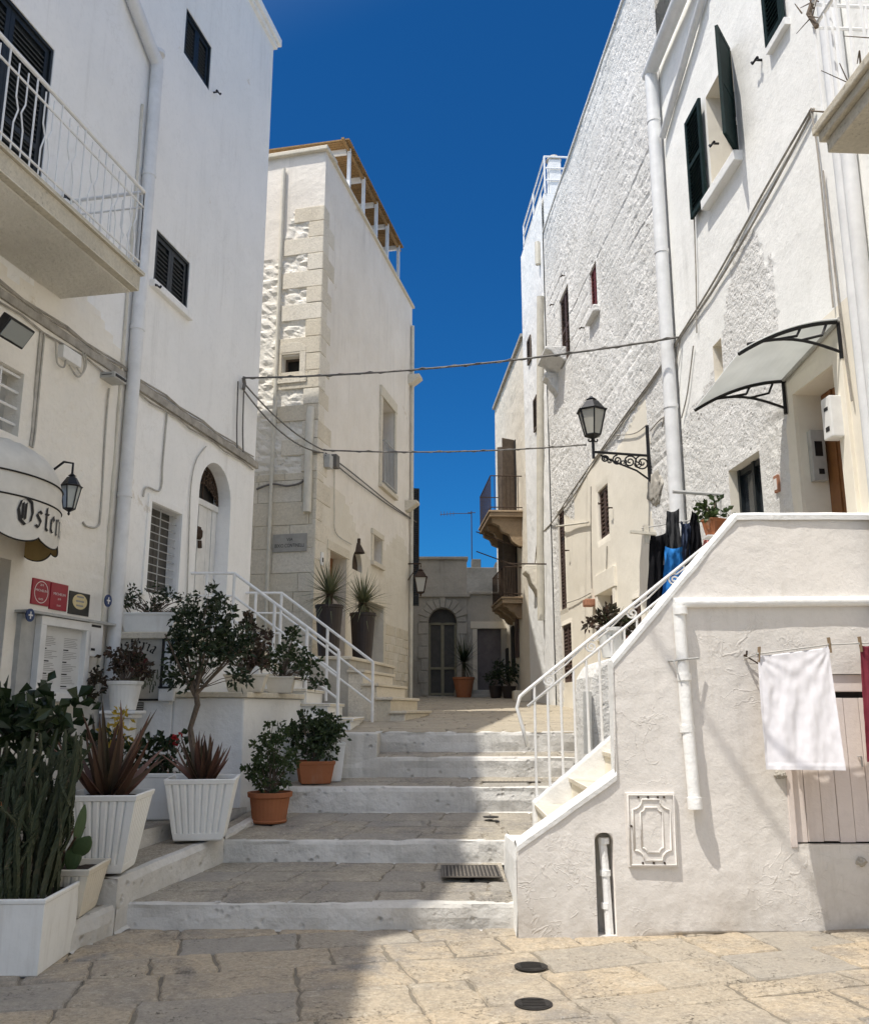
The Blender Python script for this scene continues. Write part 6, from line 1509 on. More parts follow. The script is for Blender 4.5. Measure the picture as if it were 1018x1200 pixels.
mb = MB(); mb.abox(1.95, 2.4, 22.5, 23.0, ZA(22.5), ZA(22.5) + .28); single(mb, 'stone_block', 'ledge', 'pale stone block lying at the foot of the right wall in the alley', 'stone block', bevel=.03)

# ================================================================== OUTSIDE STAIRCASE ON THE RIGHT
os_ = thing('outside_staircase', 'whitewashed outside staircase with flaking parapet rising to the brown door', 'staircase', (1.6, 7.6, 0))
BK = Wall(0, 8.6, 1, 0)
cA, cB, cC, cD = FW.uz(605, 990), FW.uz(722, 906), FW.uz(717, 776), FW.uz(862, 602)
uS = (cB[0] + cC[0]) / 2
def ptop(u):
    if u < uS: return cA[1] + (cB[1] - cA[1]) * (u - cA[0]) / (uS - cA[0])
    if u < cD[0]: return cC[1] + (cD[1] - cC[1]) * (u - uS) / (cD[0] - uS)
    return cD[1]
uE = 3.9; zT = cD[1]
hR = dict(u0=FW.uz(697, 1000)[0], u1=FW.uz(719, 1000)[0], z0=.012, z1=FW.uz(706, 976)[1], arch=True, rise=.06, depth=.16)
uH = FW.uz(926, 950)[0]; hH = dict(u0=uH, u1=uE - .3, z0=FW.uz(940, 990)[1], z1=FW.uz(940, 790)[1], depth=.07)
def d_flake(u, z, s):
    a = .018 * noise.noise(V(u * 1.1, z * 1.1, 4)) + .0035 * fbm(u * 3.2, z * 3.2, 2, 3)
    c = noise.noise(V(u * 2.1 + .4 * noise.noise(V(u * 3, z * 3, 7)), z * 2.1, 11)); c2 = noise.noise(V(u * 3.1, z * 3.1 + .3 * noise.noise(V(u * 4, z * 4, 2)), 17))
    mk = min(1, max(0, .5 + 3.0 * noise.noise(V(u * .9, z * .9, 31)) + .25)); e = mk * (.011 * (1 - min(1, abs(c - .12) / .045)) + .009 * (1 - min(1, abs(c2 - .22) / .04)))      # raised curling edges of old paint
    st = .006 * mk if c > .12 else 0
    return a + .002 * noise.noise(V(u * 14, z * 14, 3)) - .02 * max(0, .3 - z)
def clipped_sheet(mb, W, holes, step, disp, z0=-.03):
    tmp = MB(); sheet(tmp, W, cA[0], uE, z0, zT, holes, step, disp=disp, edge=False)
    # columns exactly at the offset in the head of the wall
    keep = []
    for i, p in enumerate(tmp.v):
        u = p.x; t = ptop(u if abs(u - uS) > step * .5 else u)
        if p.z > t: p.z = t
    for f, t in zip(tmp.f, tmp.t):
        zs_ = [tmp.v[i].z for i in f]
        if max(zs_) - min(zs_) < 1e-5 and all(abs(tmp.v[i].z - ptop(tmp.v[i].x)) < 1e-4 for i in f): continue
        keep.append(f)
    o = len(mb.v); mb.v += tmp.v; mb.f += [[i + o for i in f] for f in keep]; mb.mi += [0] * len(keep); mb.t += [.5] * len(keep)
mb = MB(); clipped_sheet(mb, FW, [hR, hH], .024, d_flake)
for p in mb.v:
    if p.z < .02: p.z += slope(p.x)
pa = build(mb, 'parapet_wall', 'parapet', os_, smooth=True, weld=True)
mb = MB(); k = 70; prof_u = sorted({cA[0] + (uE - cA[0]) * i / k for i in range(k + 1)} | {cD[0]})
pts = [(u, ptop(u)) for u in prof_u if u < uS - .01] + [(uS, cB[1]), (uS + .005, cC[1])] + [(u, ptop(u)) for u in prof_u if u > uS + .015]
def capline(o, dz): return [V(u, 6.8 + o + .006 * noise.noise(V(u * 4, o * 9, 1)), z + dz + .006 * noise.noise(V(u * 5, z * 5, o * 7))) for u, z in pts]
rows = [capline(-.012, -.05), capline(-.016, -.012), capline(.0, .008), capline(.05, .016), capline(.15, .014), capline(.2, -.01), capline(.2, -1.2)]
for r0, r1 in zip(rows, rows[1:]):
    for i in range(len(pts) - 1): mb.quad(r0[i], r0[i + 1], r1[i + 1], r1[i], 0, .5)
build(mb, 'parapet_top', 'edge', os_, smooth=40)
# end of the parapet and kerb towards the street
mb = MB(); n = 20; rows = []
zk = lambda y: cA[1] + (.47 - cA[1]) * (y - 6.8) / 1.8
for o, f in ((-.012, -.04), (-.006, .3), (.0, .8), (.012, .97), (.03, 1.0), (.2, 1.0), (.22, .2)):
    rows.append([V(cA[0] + o + .04 * (y - 6.8) / 1.8 + .01 * fbm(y * 3, f * 3, 2, 3), y, (zk(y) + .012) * f) for y in [6.83 + 1.81 * i / n for i in range(n + 1)]])
for r0, r1 in zip(rows, rows[1:]):
    for i in range(n): mb.quad(r0[i], r0[i + 1], r1[i + 1], r1[i], 0, .5)
mb.quad(rows[0][0], rows[-2][0], rows[-2][0] * 1, rows[0][0] * 1)
build(mb, 'kerb_wall', 'edge', os_, smooth=40)
# treads
a0, a1 = BK.uz(626, 942), BK.uz(705, 880); rise, going = (a1[1] - a0[1]) / 2, (a1[0] - a0[0]) / 2
X0, Zs0 = a0[0], a0[1]; NS = 7; ZL = Zs0 + rise * NS; XL = X0 + going * NS
for k in range(NS):
    x = X0 + going * k; z = Zs0 + rise * k; mb = MB()
    mb.abox(x + .025, x + going + .03 if k < NS - 1 else XL + .03, 7.004, 8.596, z - rise - (.15 if k == 0 else 0), z - .045); mb.abox(x, x + going + .02, 7.004, 8.596, z - .043, z, 1)
    build(mb, 'step', ['cream', 'ledge'], os_, bevel=.006)
mb = MB(); mb.abox(XL, 3.9, 7.004, 8.66, ZL - .3, ZL); mb.abox(XL + .02, 3.9, 7.3, 8.6, .3, ZL - .302, 1); build(mb, 'landing', ['ledge', 'cream'], os_, bevel=.006)
mb = MB(); mb.abox(.66, X0 + .02, 6.98, 8.6, .2, Zs0 - rise + .004); build(mb, 'bottom_tread', 'tread', os_)
s0, s1 = BK.uz(627, 938), BK.uz(712, 866); sl_ = (s1[1] - s0[1]) / (s1[0] - s0[0]); zst = lambda x: s0[1] + sl_ * (x - s0[0])
mb = MB(); xe = XL + .1
mb.prism([(s0[0] - .02, 8.6, .3), (xe, 8.6, .3), (xe, 8.6, zst(xe)), (s0[0] - .02, 8.6, zst(s0[0] - .02))], V(0, .12, 0)); build(mb, 'stringer', 'edge', os_, bevel=.02)
BKr = Wall(0, 8.64, 1, 0); r0, r1 = BKr.uz(617.5, 809), BKr.uz(777, 680); q0 = BKr.uz(620, 824)
slr = (r1[1] - r0[1]) / (r1[0] - r0[0]); zr1 = lambda x: r0[1] + slr * (x - r0[0]); zr2 = lambda x: zr1(x) - .15; xf = BKr.uz(836, 650)[0]
rl = thing('stair_railing', 'cream white iron railing with small scrolls along the outside staircase', 'railing', (1.5, 8.64, .6))
mb = MB(); P = lambda x, z: V(x, 8.64, z)
xb0 = s0[0] + .02
mb.tube([P(xf, zr1(xf)), P(r0[0], zr1(r0[0])), P(r0[0] - .07, r0[1] - .06), P(r0[0] - .10, r0[1] - .16), P(r0[0] - .05, r0[1] - .34), P(r0[0] - .01, r0[1] - .52)], .017, 7); mb.tube([P(r0[0] + .0, zr2(r0[0])), P(xf, zr2(xf))], .014, 7)
build(mb, 'rails', 'whitemetal', rl, smooth=True)
k = 0; x = xb0
while x < 2.6:
    top = zr1(x) if k == 0 else zr2(x); mb = MB(); mb.tube([P(x, max(zst(x) - .03, .45)), P(x, top)], .0125, 6); build(mb, 'baluster', 'whitemetal', rl); x += .125; k += 1
for x in (r0[0] + .21, r0[0] + .62, r0[0] + 1.03, r0[0] + 1.45):
    mb = MB(); d_ = V(1, 0, slr).normalized(); n_ = V(-slr, 0, 1).normalized(); zc = (zr1(x) + zr2(x)) / 2
    mb.tube(spiral(P(x, zc), d_, n_, .062, 1.7, 26, .4), .010, 5); mb.tube([P(x, zc) + d_ * .062 * math.cos(.4) + n_ * .062 * math.sin(.4), P(x + .16, zr1(x + .16) - .05), P(x + .34, zr1(x + .34) - .02)], .009, 5); build(mb, 'scroll', 'whitemetal', rl)
# pipes on the parapet
zp = FW.uz(900, 707)[1]; up = FW.uz(796, 760)[0]
mb = MB(); mb.tube([FW.pt(up - .03, zp, .022), FW.pt(uE, zp + .02, .022)], .038, 12); mb.tube([FW.pt(up, zp - .01, .035), FW.pt(up + .01, zp - .75, .045), FW.pt(up + .025, FW.uz(812, 945)[1], .075)], .045, 12)
for z, w_ in ((FW.uz(800, 790)[1], .06), (FW.uz(800, 850)[1], .062), (zp - .04, .06)): mb.tube([FW.pt(up + .008, z, .045), FW.pt(up + .01, z - .05, .047)], w_ - .008, 12)
zz = FW.uz(812, 942)[1]; mb.tube([FW.pt(up + .025, zz + .05, .075), FW.pt(up + .025, zz - .03, .078)], .054, 12)
build(mb, 'drainpipe', 'edge', os_, smooth=40)
mb = MB(); z = FW.uz(800, 775)[1]; mb.tube([FW.pt(up - .09, z, .0), FW.pt(up - .07, z, .05), FW.pt(up + .02, z + .01, .10), FW.pt(up + .12, z + .02, .05)], .008, 5); mb.tube([FW.pt(up - .07, z, .08), FW.pt(up - .05, z - .1, .1)], .006, 5); build(mb, 'pipe_clamp', 'greyplastic', os_)
mb = MB(); um = (hR['u0'] + hR['u1']) / 2 + .012; mb.tube([FW.pt(um - .012, hR['z1'] - .05, -.07), FW.pt(um, .45, -.06), FW.pt(um + .012, .03, -.05)], .03, 8)
for z in (.2, .42, .64): mb.tube([FW.pt(um, z, -.06), FW.pt(um, z + .04, -.06)], .038, 8)
build(mb, 'recessed_pipe', 'edge', os_, smooth=40)
mb = MB(); mb.wbox(FW, hR['u0'] - .01, hR['u1'] + .01, 0, hR['z1'], -.18, -.155); build(mb, 'recess_back', 'grim', os_)
# plank hatch
h = hH; mb = MB(); K = 9; w_ = .115; zt_ = FW.uz(960, 818)[1]
x = h['u0'] + .012; k = 0
while x < h['u1']:
    mb.wbox(FW, x, min(x + w_ - .004, h['u1']), h['z0'] + .01 + .004 * (k % 3), zt_, -.07, -.035 + .003 * (k % 2)); x += w_; k += 1
ht = build(mb, 'hatch_door', 'pinkdoor', os_, bevel=.003)
mb = MB(); mb.wbox(FW, h['u0'], h['u1'], h['z0'] - .02, h['z1'] + .01, -.1, -.075); build(mb, 'hatch_back', 'dark', ht)
mb = MB(); mb.wbox(FW, h['u0'] + .004, h['u1'], zt_ + .045, h['z1'] - .004, -.07, -.02); mb.wbox(FW, h['u0'] - .015, h['u0'] + .03, h['z0'] - .02, zt_, -.03, .012); build(mb, 'hatch_frame', 'pinkdoor', ht, bevel=.005)
mb = MB(); a, b = FW.uz(1008, 892); mb.tube([FW.pt(a, b + .03, -.03), FW.pt(a, b + .03, .02), FW.pt(a, b - .04, .025)], .007, 5); build(mb, 'latch', 'greyplastic', ht)
lump(FW, FW.uz(1008, 1010)[0], FW.uz(1008, 1010)[1], .035, .03, .05, 4, 'grim', os_, 'broken_stone')
lump(FW, FW.uz(914, 915)[0], FW.uz(914, 908)[1], .04, .03, .05, 9, 'grim', os_, 'broken_stone')
# cast cover of the meter recess
u0, u1, z0, z1 = FW.rect((732, 929), (794, 1016)); mc = thing('meter_cover', 'square embossed metal cover painted like the parapet wall', 'cover', FW.pt((u0 + u1) / 2, z0, 0))
mb = MB(); mb.wbox(FW, u0, u1, z0, z1, -.01, .028); build(mb, 'plate', 'parapet', mc, bevel=.004)
def notched(i, c): 
    a, b, d, e = u0 + i, u1 - i, z0 + i, z1 - i; o = []
    for (x, z, ax) in ((a, d, 2), (b, d, 3), (b, e, 0), (a, e, 1)):
        for k in range(6):
            t = (k / 5) * math.pi / 2; ang = {2: (math.pi / 2 - t), 3: (math.pi - t), 0: (1.5 * math.pi - t), 1: (-t)}[ax]
            o.append(FW.pt(x + c * math.cos(ang), z + c * math.sin(ang), .03))
    return o + [o[0]]
mb = MB(); mb.tube(notched(.045, .07), .008, 5); mb.tube(notched(.10, .032), .007, 5); mb.tube([FW.pt(u0 + .015, z0 + .015, .03), FW.pt(u1 - .015, z0 + .015, .03), FW.pt(u1 - .015, z1 - .015, .03), FW.pt(u0 + .015, z1 - .015, .03), FW.pt(u0 + .015, z0 + .015, .03)], .007, 5)
build(mb, 'moulding', 'parapet', mc, smooth=True)
for (x, z) in ((u0 + .09, z1 - .03), (u0 + .16, z1 - .03), (u0 + .23, z1 - .03), (u1 - .08, z1 - .03), (u0 + .03, z0 + .28), (u0 + .1, z0 + .03), (u1 - .1, z0 + .03), ((u0 + u1) / 2, z0 + .03)):
    mb = MB(); mb.tube([FW.pt(x, z, .028), FW.pt(x, z, .036)], .008, 6); build(mb, 'screw', 'rust', mc)
# washing on the line in front of the parapet
CL = Wall(0, 6.57, 1, 0)
def garment(c4, m, name, label, cat, folds=.02, seed=0, n=(26, 34), group=None, swing=0.0, W=CL, cut=None):
    mb = MB(); A = [W.uz(*q, swing if k_ > 1 else 0) for k_, q in enumerate(c4)]; idx = {}
    for j in range(n[1] + 1):
        t = j / n[1]
        for i in range(n[0] + 1):
            s = i / n[0]
            u = (A[0][0] * (1 - s) + A[1][0] * s) * (1 - t) + (A[3][0] * (1 - s) + A[2][0] * s) * t
            z = (A[0][1] * (1 - s) + A[1][1] * s) * (1 - t) + (A[3][1] * (1 - s) + A[2][1] * s) * t
            if t == 0: z -= .03 * math.sin(math.pi * s)
            w_ = folds * (math.sin(s * 17 + seed + 2.2 * t + 2 * noise.noise(V(s * 2, t * 2, seed))) * (.35 + .5 * t) * .6 + noise.noise(V(s * 5, t * 3, seed + 3)) * .9 + .35 * noise.noise(V(s * 14, t * 11, seed)))
            for cx_ in (0, 1): a_ = math.atan2(t * 1.5, abs(s - cx_) + .02); w_ += folds * .55 * math.sin(a_ * 15 + seed + cx_) * math.exp(-2.2 * math.hypot(s - cx_, t * 1.3)) * min(1, 6 * t)
            if W is CL and (t > .95 or s < .03 or s > .97): w_ += .006
            w_ += swing * t ** 1.15
            mb.v.append(W.pt(u, z, w_)); idx[i, j] = len(mb.v) - 1
    for j in range(n[1]):
        for i in range(n[0]):
            if cut and cut((i + .5) / n[0], (j + .5) / n[1]): continue
            mb.f.append([idx[i, j], idx[i + 1, j], idx[i + 1, j + 1], idx[i, j + 1]]); mb.mi.append(0); mb.t.append(.5)
    return single(mb, name, m, label, cat, group, smooth=True)
garment([(887, 768), (971, 757), (990, 903), (897, 902)], 'cloth', 'white_cloth', 'white cotton cloth pegged on the line in front of the hatch', 'cloth', .016, 1, (60, 80), swing=.17)
garment([(1007, 756), (1052, 752), (1060, 890), (1015, 893)], 'maroon', 'maroon_cloth', 'dark maroon cloth on the line at the right edge of the picture', 'cloth', .014, 5, (40, 60), swing=.12)
a = CL.uz(887, 768); b = CL.uz(971, 757); c_ = CL.uz(1007, 756)
mb = MB(); L = [FW.pt(FW.uz(872, 770)[0], FW.uz(872, 772)[1], 0), CL.pt(a[0], a[1] + .008, 0), CL.pt(b[0], b[1] + .008, 0), CL.pt(c_[0], c_[1] + .012, 0), CL.pt(4.2, b[1] + .05, 0)]
mb.tube(L, .006, 5); single(mb, 'washing_line', 'rope', 'thin washing line stretched in front of the parapet wall', 'washing line')
mb = MB(); u, z = FW.uz(872, 768); mb.tube([FW.pt(u, z, -.02), FW.pt(u, z, .05), FW.pt(u + .0, z + .03, .06)], .007, 5); mb.tube([FW.pt(u, z - .005, .02), FW.pt(u + .1, z - .07, .03)], .006, 5); single(mb, 'wall_hook', 'rust', 'small iron hook in the parapet wall left of the white cloth', 'hook')
for (u, z), lbl in ((a, 'clothes peg on the left corner of the white cloth'), (b, 'clothes peg on the right corner of the white cloth'), (c_, 'dark clothes peg holding the maroon cloth')):
    t = thing('clothes_peg', lbl, 'clothes peg', CL.pt(u, z - .05, 0), 'clothes pegs on the washing line')
    for s in (-1, 1):
        mb = MB(); mb.bar(CL.pt(u + .004, z - .05, s * .006 + .012), CL.pt(u - .004 + (.02 if 'left' in lbl else 0), z + .06, s * .014 + .012), .012, 0, .009); build(mb, 'jaw', 'pegwood', t)
    mb = MB(); mb.tube([CL.pt(u - .008, z + .01, .012), CL.pt(u + .012, z + .01, .012)], .009, 6); build(mb, 'spring', 'greyplastic', t)
# wire crossing above the square (its shadow falls across the parapet)
sd = V(.371, .30, -1); mb = MB()
w0 = FW.pt(*FW.uz(810, 815)) - sd * 7.6; w1 = FW.pt(*FW.uz(985, 1088)) - sd * 7.6
d_ = w1 - w0; mb.tube([w0 - d_ * (w0.x + 5) / d_.x, w0, w1, V(2.8, 3.1, 6.76)], .017, 6); single(mb, 'overhead_wire', 'cable', 'overhead wire above the square, seen as a thin slanting shadow on the parapet', 'cable')
# washing further up by the rough house
LR = Wall(0, 9.9, 1, 0)
u, z = LR.uz(788, 576); ur = 3.85 - .06 * 9.9
mb = MB(); mb.tube([V(u, 9.9, z), V(ur + .02, 9.9, z - .04)], .022, 8); single(mb, 'washing_rod', 'greyplastic', 'grey rod sticking out of the wall above the dark washing', 'rod')
mb = MB(); u2, z2 = LR.uz(757, 622); mb.tube([V(u2 - .05, 9.9, z2 + .03), V(ur + .02, 9.9, z2 + .18)], .008, 6); single(mb, 'washing_line', 'rope', 'short washing line carrying the dark clothes beside the staircase', 'washing line')
mb = MB(); a = LR.uz(737, 624); b = LR.uz(762, 627); mb.bar(V(a[0], 9.85, a[1]), V(b[0] + .05, 9.85, b[1]), .05, 0, .03); mb.bar(V(b[0] - .05, 9.87, b[1] - .1), V(b[0] - .05, 9.87, b[1] + .1), .05, 0, .03); single(mb, 'washing_bracket', 'pipecream', 'short wooden cross bracket left of the black garment', 'bracket')
gs = [([(762, 627), (783, 622), (785, 716), (757, 716)], 'blackcloth', 'large black garment, leftmost of the washing by the staircase', 0),
      ([(781, 598), (795, 596), (800, 668), (777, 662)], 'greycloth', 'charcoal hooded top hanging above the bright blue garment', 1),
      ([(779, 640), (800, 640), (801, 700), (775, 702)], 'bluecloth', 'bright blue garment hanging between the black ones', 2),
      ([(797, 610), (808, 612), (808, 664), (799, 660)], 'denim', 'narrow dark denim garment right of the bright blue one', 3),
      ([(810, 598), (818, 598), (824, 652), (801, 668)], 'blackcloth', 'smaller black garment tapering up to its hanger, right of the denim', 4),
      ([(824, 630), (838, 628), (840, 652), (822, 656)], 'pinkcloth', 'small pink cloth at the right end of the washing', 5)]
for k, (q, m, lbl, sd_) in enumerate(gs): garment(q, m, 'garment', lbl, 'garment', .05, 3 + k * 2.3, (14, 18), 'washing by the staircase', W=Wall(0, 9.9 - .03 * (k % 3), 1, 0))
# white block beyond the staircase with its pots
mb = MB(); bl0 = Wall(0, 9.5, 1, 0).uz(690, 860)[0]; zt_ = Wall(0, 9.5, 1, 0).uz(715, 770)[1]
prof = [(bl0, .9), (bl0 + .01, 1.5), (bl0 + .05, zt_ - .2), (bl0 + .14, zt_ - .05), (bl0 + .3, zt_), (3.4, zt_ + .03), (3.4, .9)]
mb.prism([V(x, 9.5, z) for x, z in prof], V(0, 1.1, 0)); single(mb, 'white_block', 'rough', 'rounded whitewashed block beyond the staircase railing, a white pot on top', 'wall block', bevel=.05)
mb = MB(); bd0 = Wall(0, 9.3, 1, 0).uz(684, 850); mb.box(V(bd0[0], 9.36, 1.15), V(.09, .02, 0), V(0, .02, 0), V(.03, .1, .62)); single(mb, 'leaning_board', 'greyplastic', 'narrow pale board leaning on the white block', 'board', bevel=.004)
PT = Wall(0, 9.8, 1, 0); c = V(PT.uz(717, 765)[0], 9.8, zt_ + .008); pot = pot_round(c, [(.10, 0), (.105, .02), (.15, .27), (.165, .28), (.165, .32), (.14, .32), (.13, .28)]); fo, st, f2 = MB(), MB(), MB()
bush(fo, st, c + Z * .3, [((-.05, 0, .08), .16), ((.08, 0, .1), .15), ((.18, -.02, .0), .12), ((-.2, 0, .05), .09)], 300, .08, .045, 18, .005, .3); yucca(f2, c + Z * .3, 24, .3)
plant('potted_shrub', 'green and ochre plant in a tapered white pot on the whitewashed block', 'potted plant', c, pot, 'potwhite', [(fo, 'foliage', 'leafred'), (f2, 'blades', 'leafbox'), (st, 'stems', 'bark')], 'pots by the outside staircase')
c = V(PT.uz(737, 765)[0], 9.9, zt_ + .01); pot = pot_square(c, .16, .11, .2, .2, 0, .02); fo, st, fl_ = MB(), MB(), MB(); bush(fo, st, c + Z * .18, [((0, 0, .12), .14)], 160, .07, .05, 8); bush(fl_, st, c + Z * .18, [((-.02, -.03, -.05), .08)], 30, .05, .04, 2)
plant('potted_geranium', 'small red flowered plant on the white block, right of the tapered pot', 'potted plant', c, pot, 'terracotta', [(fo, 'foliage', 'leafred'), (fl_, 'flowers', 'redflower'), (st, 'stems', 'bark')], 'pots by the outside staircase')
P8 = Wall(0, 8.62, 1, 0); uu, zz = P8.uz(838, 628); c = V(uu, 8.64, zz); pot = pot_square(c, .17, .12, .17, .5, 0, .025); fo, st = MB(), MB(); bush(fo, st, c + Z * .15, [((0, 0, .1), .12), ((-.08, 0, .12), .09)], 110, .07, .05, 8)
t = plant('potted_succulent', 'little green plant in a square terracotta pot on the railing, above the pink cloth', 'potted plant', c, pot, 'terracotta', [(fo, 'foliage', 'leafbox'), (st, 'stems', 'bark')], 'pots by the outside staircase')
mb = MB(); mb.tube([c + V(-.03, 0, .0), c + V(-.03, 0, -.35)], .012, 5); mb.abox(c.x - .1, c.x + .1, c.y - .1, c.y + .1, c.z - .018, c.z - .002); build(mb, 'stand', 'whitemetal', t)

# ================================================================== STREET LAMP, CABLES
yL = 12.44; ul = uY(RW, yL); wx = RW.pt(ul, 0).x; LP = Wall(0, yL, 1, 0); xl_, zl_ = LP.uz(697, 516); zarm = LP.uz(700, 531)[1]; xl_ = LP.uz(694, 500)[0]
zg = LP.uz(694, 510)[1]
t = lantern('street_lamp', 'black iron street lamp on a scrolled bracket on the rough house', V(xl_, yL, zg), .62, .40, glass='lampglass', n=6)
bk = MB(); bk.tube([V(wx, yL, zarm - .04), V(xl_ - .02, yL, zarm + .02)], .02, 6); bk.tube([V(xl_, yL, zarm - .08), V(xl_, yL, zg - .05)], .022, 6)
for s in (-1, 1): bk.tube(spiral(V(xl_ + s * .05, yL, zg - .07), V(s, 0, 0), Z, .05, 1.0, 12, 1.2), .012, 5)
bk.tube([V(wx - .02, yL, zarm + .42), V(wx - .02, yL, zarm - .42)], .026, 6)
arm = build(bk, 'bracket', 'black', t)
Lx = wx - xl_
for k in range(4):
    r = .055 + .02 * k; x = xl_ + Lx * (.2 + .22 * k)
    mb = MB(); mb.tube(spiral(V(x, yL, zarm - .03 - r), V(1, 0, 0), Z, r, 1.8, 26, 1.57 if k % 2 else 0), .012, 5); mb.tube(spiral(V(x + r * 1.1, yL, zarm - .05 - r * 1.2), V(-1, 0, 0), Z, r * .7, 1.5, 20, 2), .010, 5); build(mb, 'scroll', 'black', arm)
mb = MB(); mb.tube([V(xl_ + .1, yL, zarm - .03), V(xl_ + Lx * .4, yL, zarm - .14), V(xl_ + Lx * .75, yL, zarm - .26), V(wx - .02, yL, zarm - .4)], .014, 6); build(mb, 'brace', 'black', arm)
def cable(pts, r, label, group='overhead cables', m='cable', wrap=0):
    mb = MB(); mb.tube(pts, r, 6)
    if wrap:
        n = len(pts); q = [Vector(p) + Z * (.02 * math.cos(i * 2.4)) + V(0, .02 * math.sin(i * 2.4), 0) for i, p in enumerate(pts)]; mb.tube(q, r * .6, 5)
    single(mb, 'cable', m, label, 'cable', group)
pL = LW.pt(*LW.uz(281, 443), .05); pR = RW.pt(*RW.uz(800, 395), .05); pm = MR.pt(*MR.uz(481, 437), .3)
cable(sag(pL, pR, .12, 40), .014, 'highest cable, spanning the street from the white house to the near house', wrap=1)
pc_ = MR.pt(.1, MR.uz(378, 531)[1], .08); pR2 = RW.pt(*RW.uz(690, 521), .05)
cable(sag(pc_, pR2, .08, 30), .014, 'lower cable, spanning the alley from the stone house corner to the street lamp', wrap=1)
for k, (a, b) in enumerate((((283, 450), .0), ((281, 456), .12))):
    cable(sag(LW.pt(*LW.uz(*a), .05), pc_ - Z * b * .4, .12 + .1 * k, 20), .012, ['upper of two short cables from the white house corner to the stone house corner', 'lower of two short cables from the white house corner to the stone house corner'][k])
cable([LW.pt(*LW.uz(281, 443), .06), LW.pt(*LW.uz(282, 450), .06), LW.pt(*LW.uz(281, 456), .06)], .03, 'dark cable clamp at the corner of the white house')
for k in range(2):
    cable(on_wall(MR, [(379, 531 + 3 * k), (405, 550 + 6 * k), (430, 570 + 5 * k), (455, 590 + 3 * k), (486, 612)], .04), .013, ['upper cable running down the alley side of the stone house', 'lower cable running down the alley side of the stone house'][k], 'cables on the stone house')
cable(on_wall(MF, [(376, 531), (360, 533), (358, 562), (340, 570), (320, 568), (302, 574)], .05), .02, 'dark cable stepping down the front of the stone house', 'cables on the stone house')
cable(on_wall(MR, [(390, 550), (390, 600), (392, 625), (410, 638)], .03), .009, 'thin cable dropping to the wooden door of the stone house', 'cables on the stone house', 'cablewhite')
for k in range(2):
    cable(on_wall(RW, [(953 + 4 * k, 127), (898 + 9 * k, 222), (840 + 7 * k, 326), (799 + 3 * k, 392), (765, 445 + 4 * k), (735, 485 + 5 * k), (700, 535 + 4 * k), (672, 575 + 8 * k), (648, 612), (632, 632), (628, 660)], .018 + .008 * k), .013, ['upper of the twin cables slanting down the right hand houses', 'lower of the twin cables slanting down the right hand houses'][k], 'cables on the right hand houses', 'conduit')
for k, (q, lbl) in enumerate((([(968, 200), (980, 300), (992, 400), (1002, 470)], 'thin cable down the wall under the balcony, right one'), ([(954, 130), (962, 180), (972, 280), (980, 360)], 'thin cable down the wall under the balcony, left one'), ([(815, 230), (818, 320), (819, 390)], 'thin cable straight down from the green shutter'), ([(800, 395), (790, 450), (778, 500)], 'thin cable curving beside the drainpipe towards the lamp'), ([(815, 405), (808, 460), (801, 490)], 'thin cable right of the drainpipe above the washing'), ([(764, 505), (778, 490), (792, 488)], 'short cable from the lamp bracket to the drainpipe'), ([(722, 510), (745, 508), (760, 498)], 'short cable along the wall behind the lamp bracket'), ([(694, 570), (694, 640), (695, 690)], 'thin vertical cable left of the brown louvred shutter'), ([(713, 640), (712, 690)], 'thin vertical cable under the brown louvred shutter'), ([(665, 707), (680, 702), (694, 695)], 'thin cable slanting across the cream wall over the door'))):
    cable(on_wall(RW, q, .03), .009, lbl, 'cables on the right hand houses', 'conduit')
mb = MB(); a = RW.pt(*RW.uz(694, 628), .02); mb.tube([RW.pt(*RW.uz(655, 617), .06), RW.pt(*RW.uz(693, 612), .06)], .02, 6); single(mb, 'curtain_rod', 'pipecream', 'pale rod beside the tall brown shutter on the cream wall', 'rod')
u, z = RW.uz(697, 707); mb = MB(); mb.wbox(RW, u - .12, u + .12, z - .06, z + .07, .02, .2); single(mb, 'alarm_box', 'tilebrick', 'small red box on the cream wall left of the door', 'box', bevel=.02)
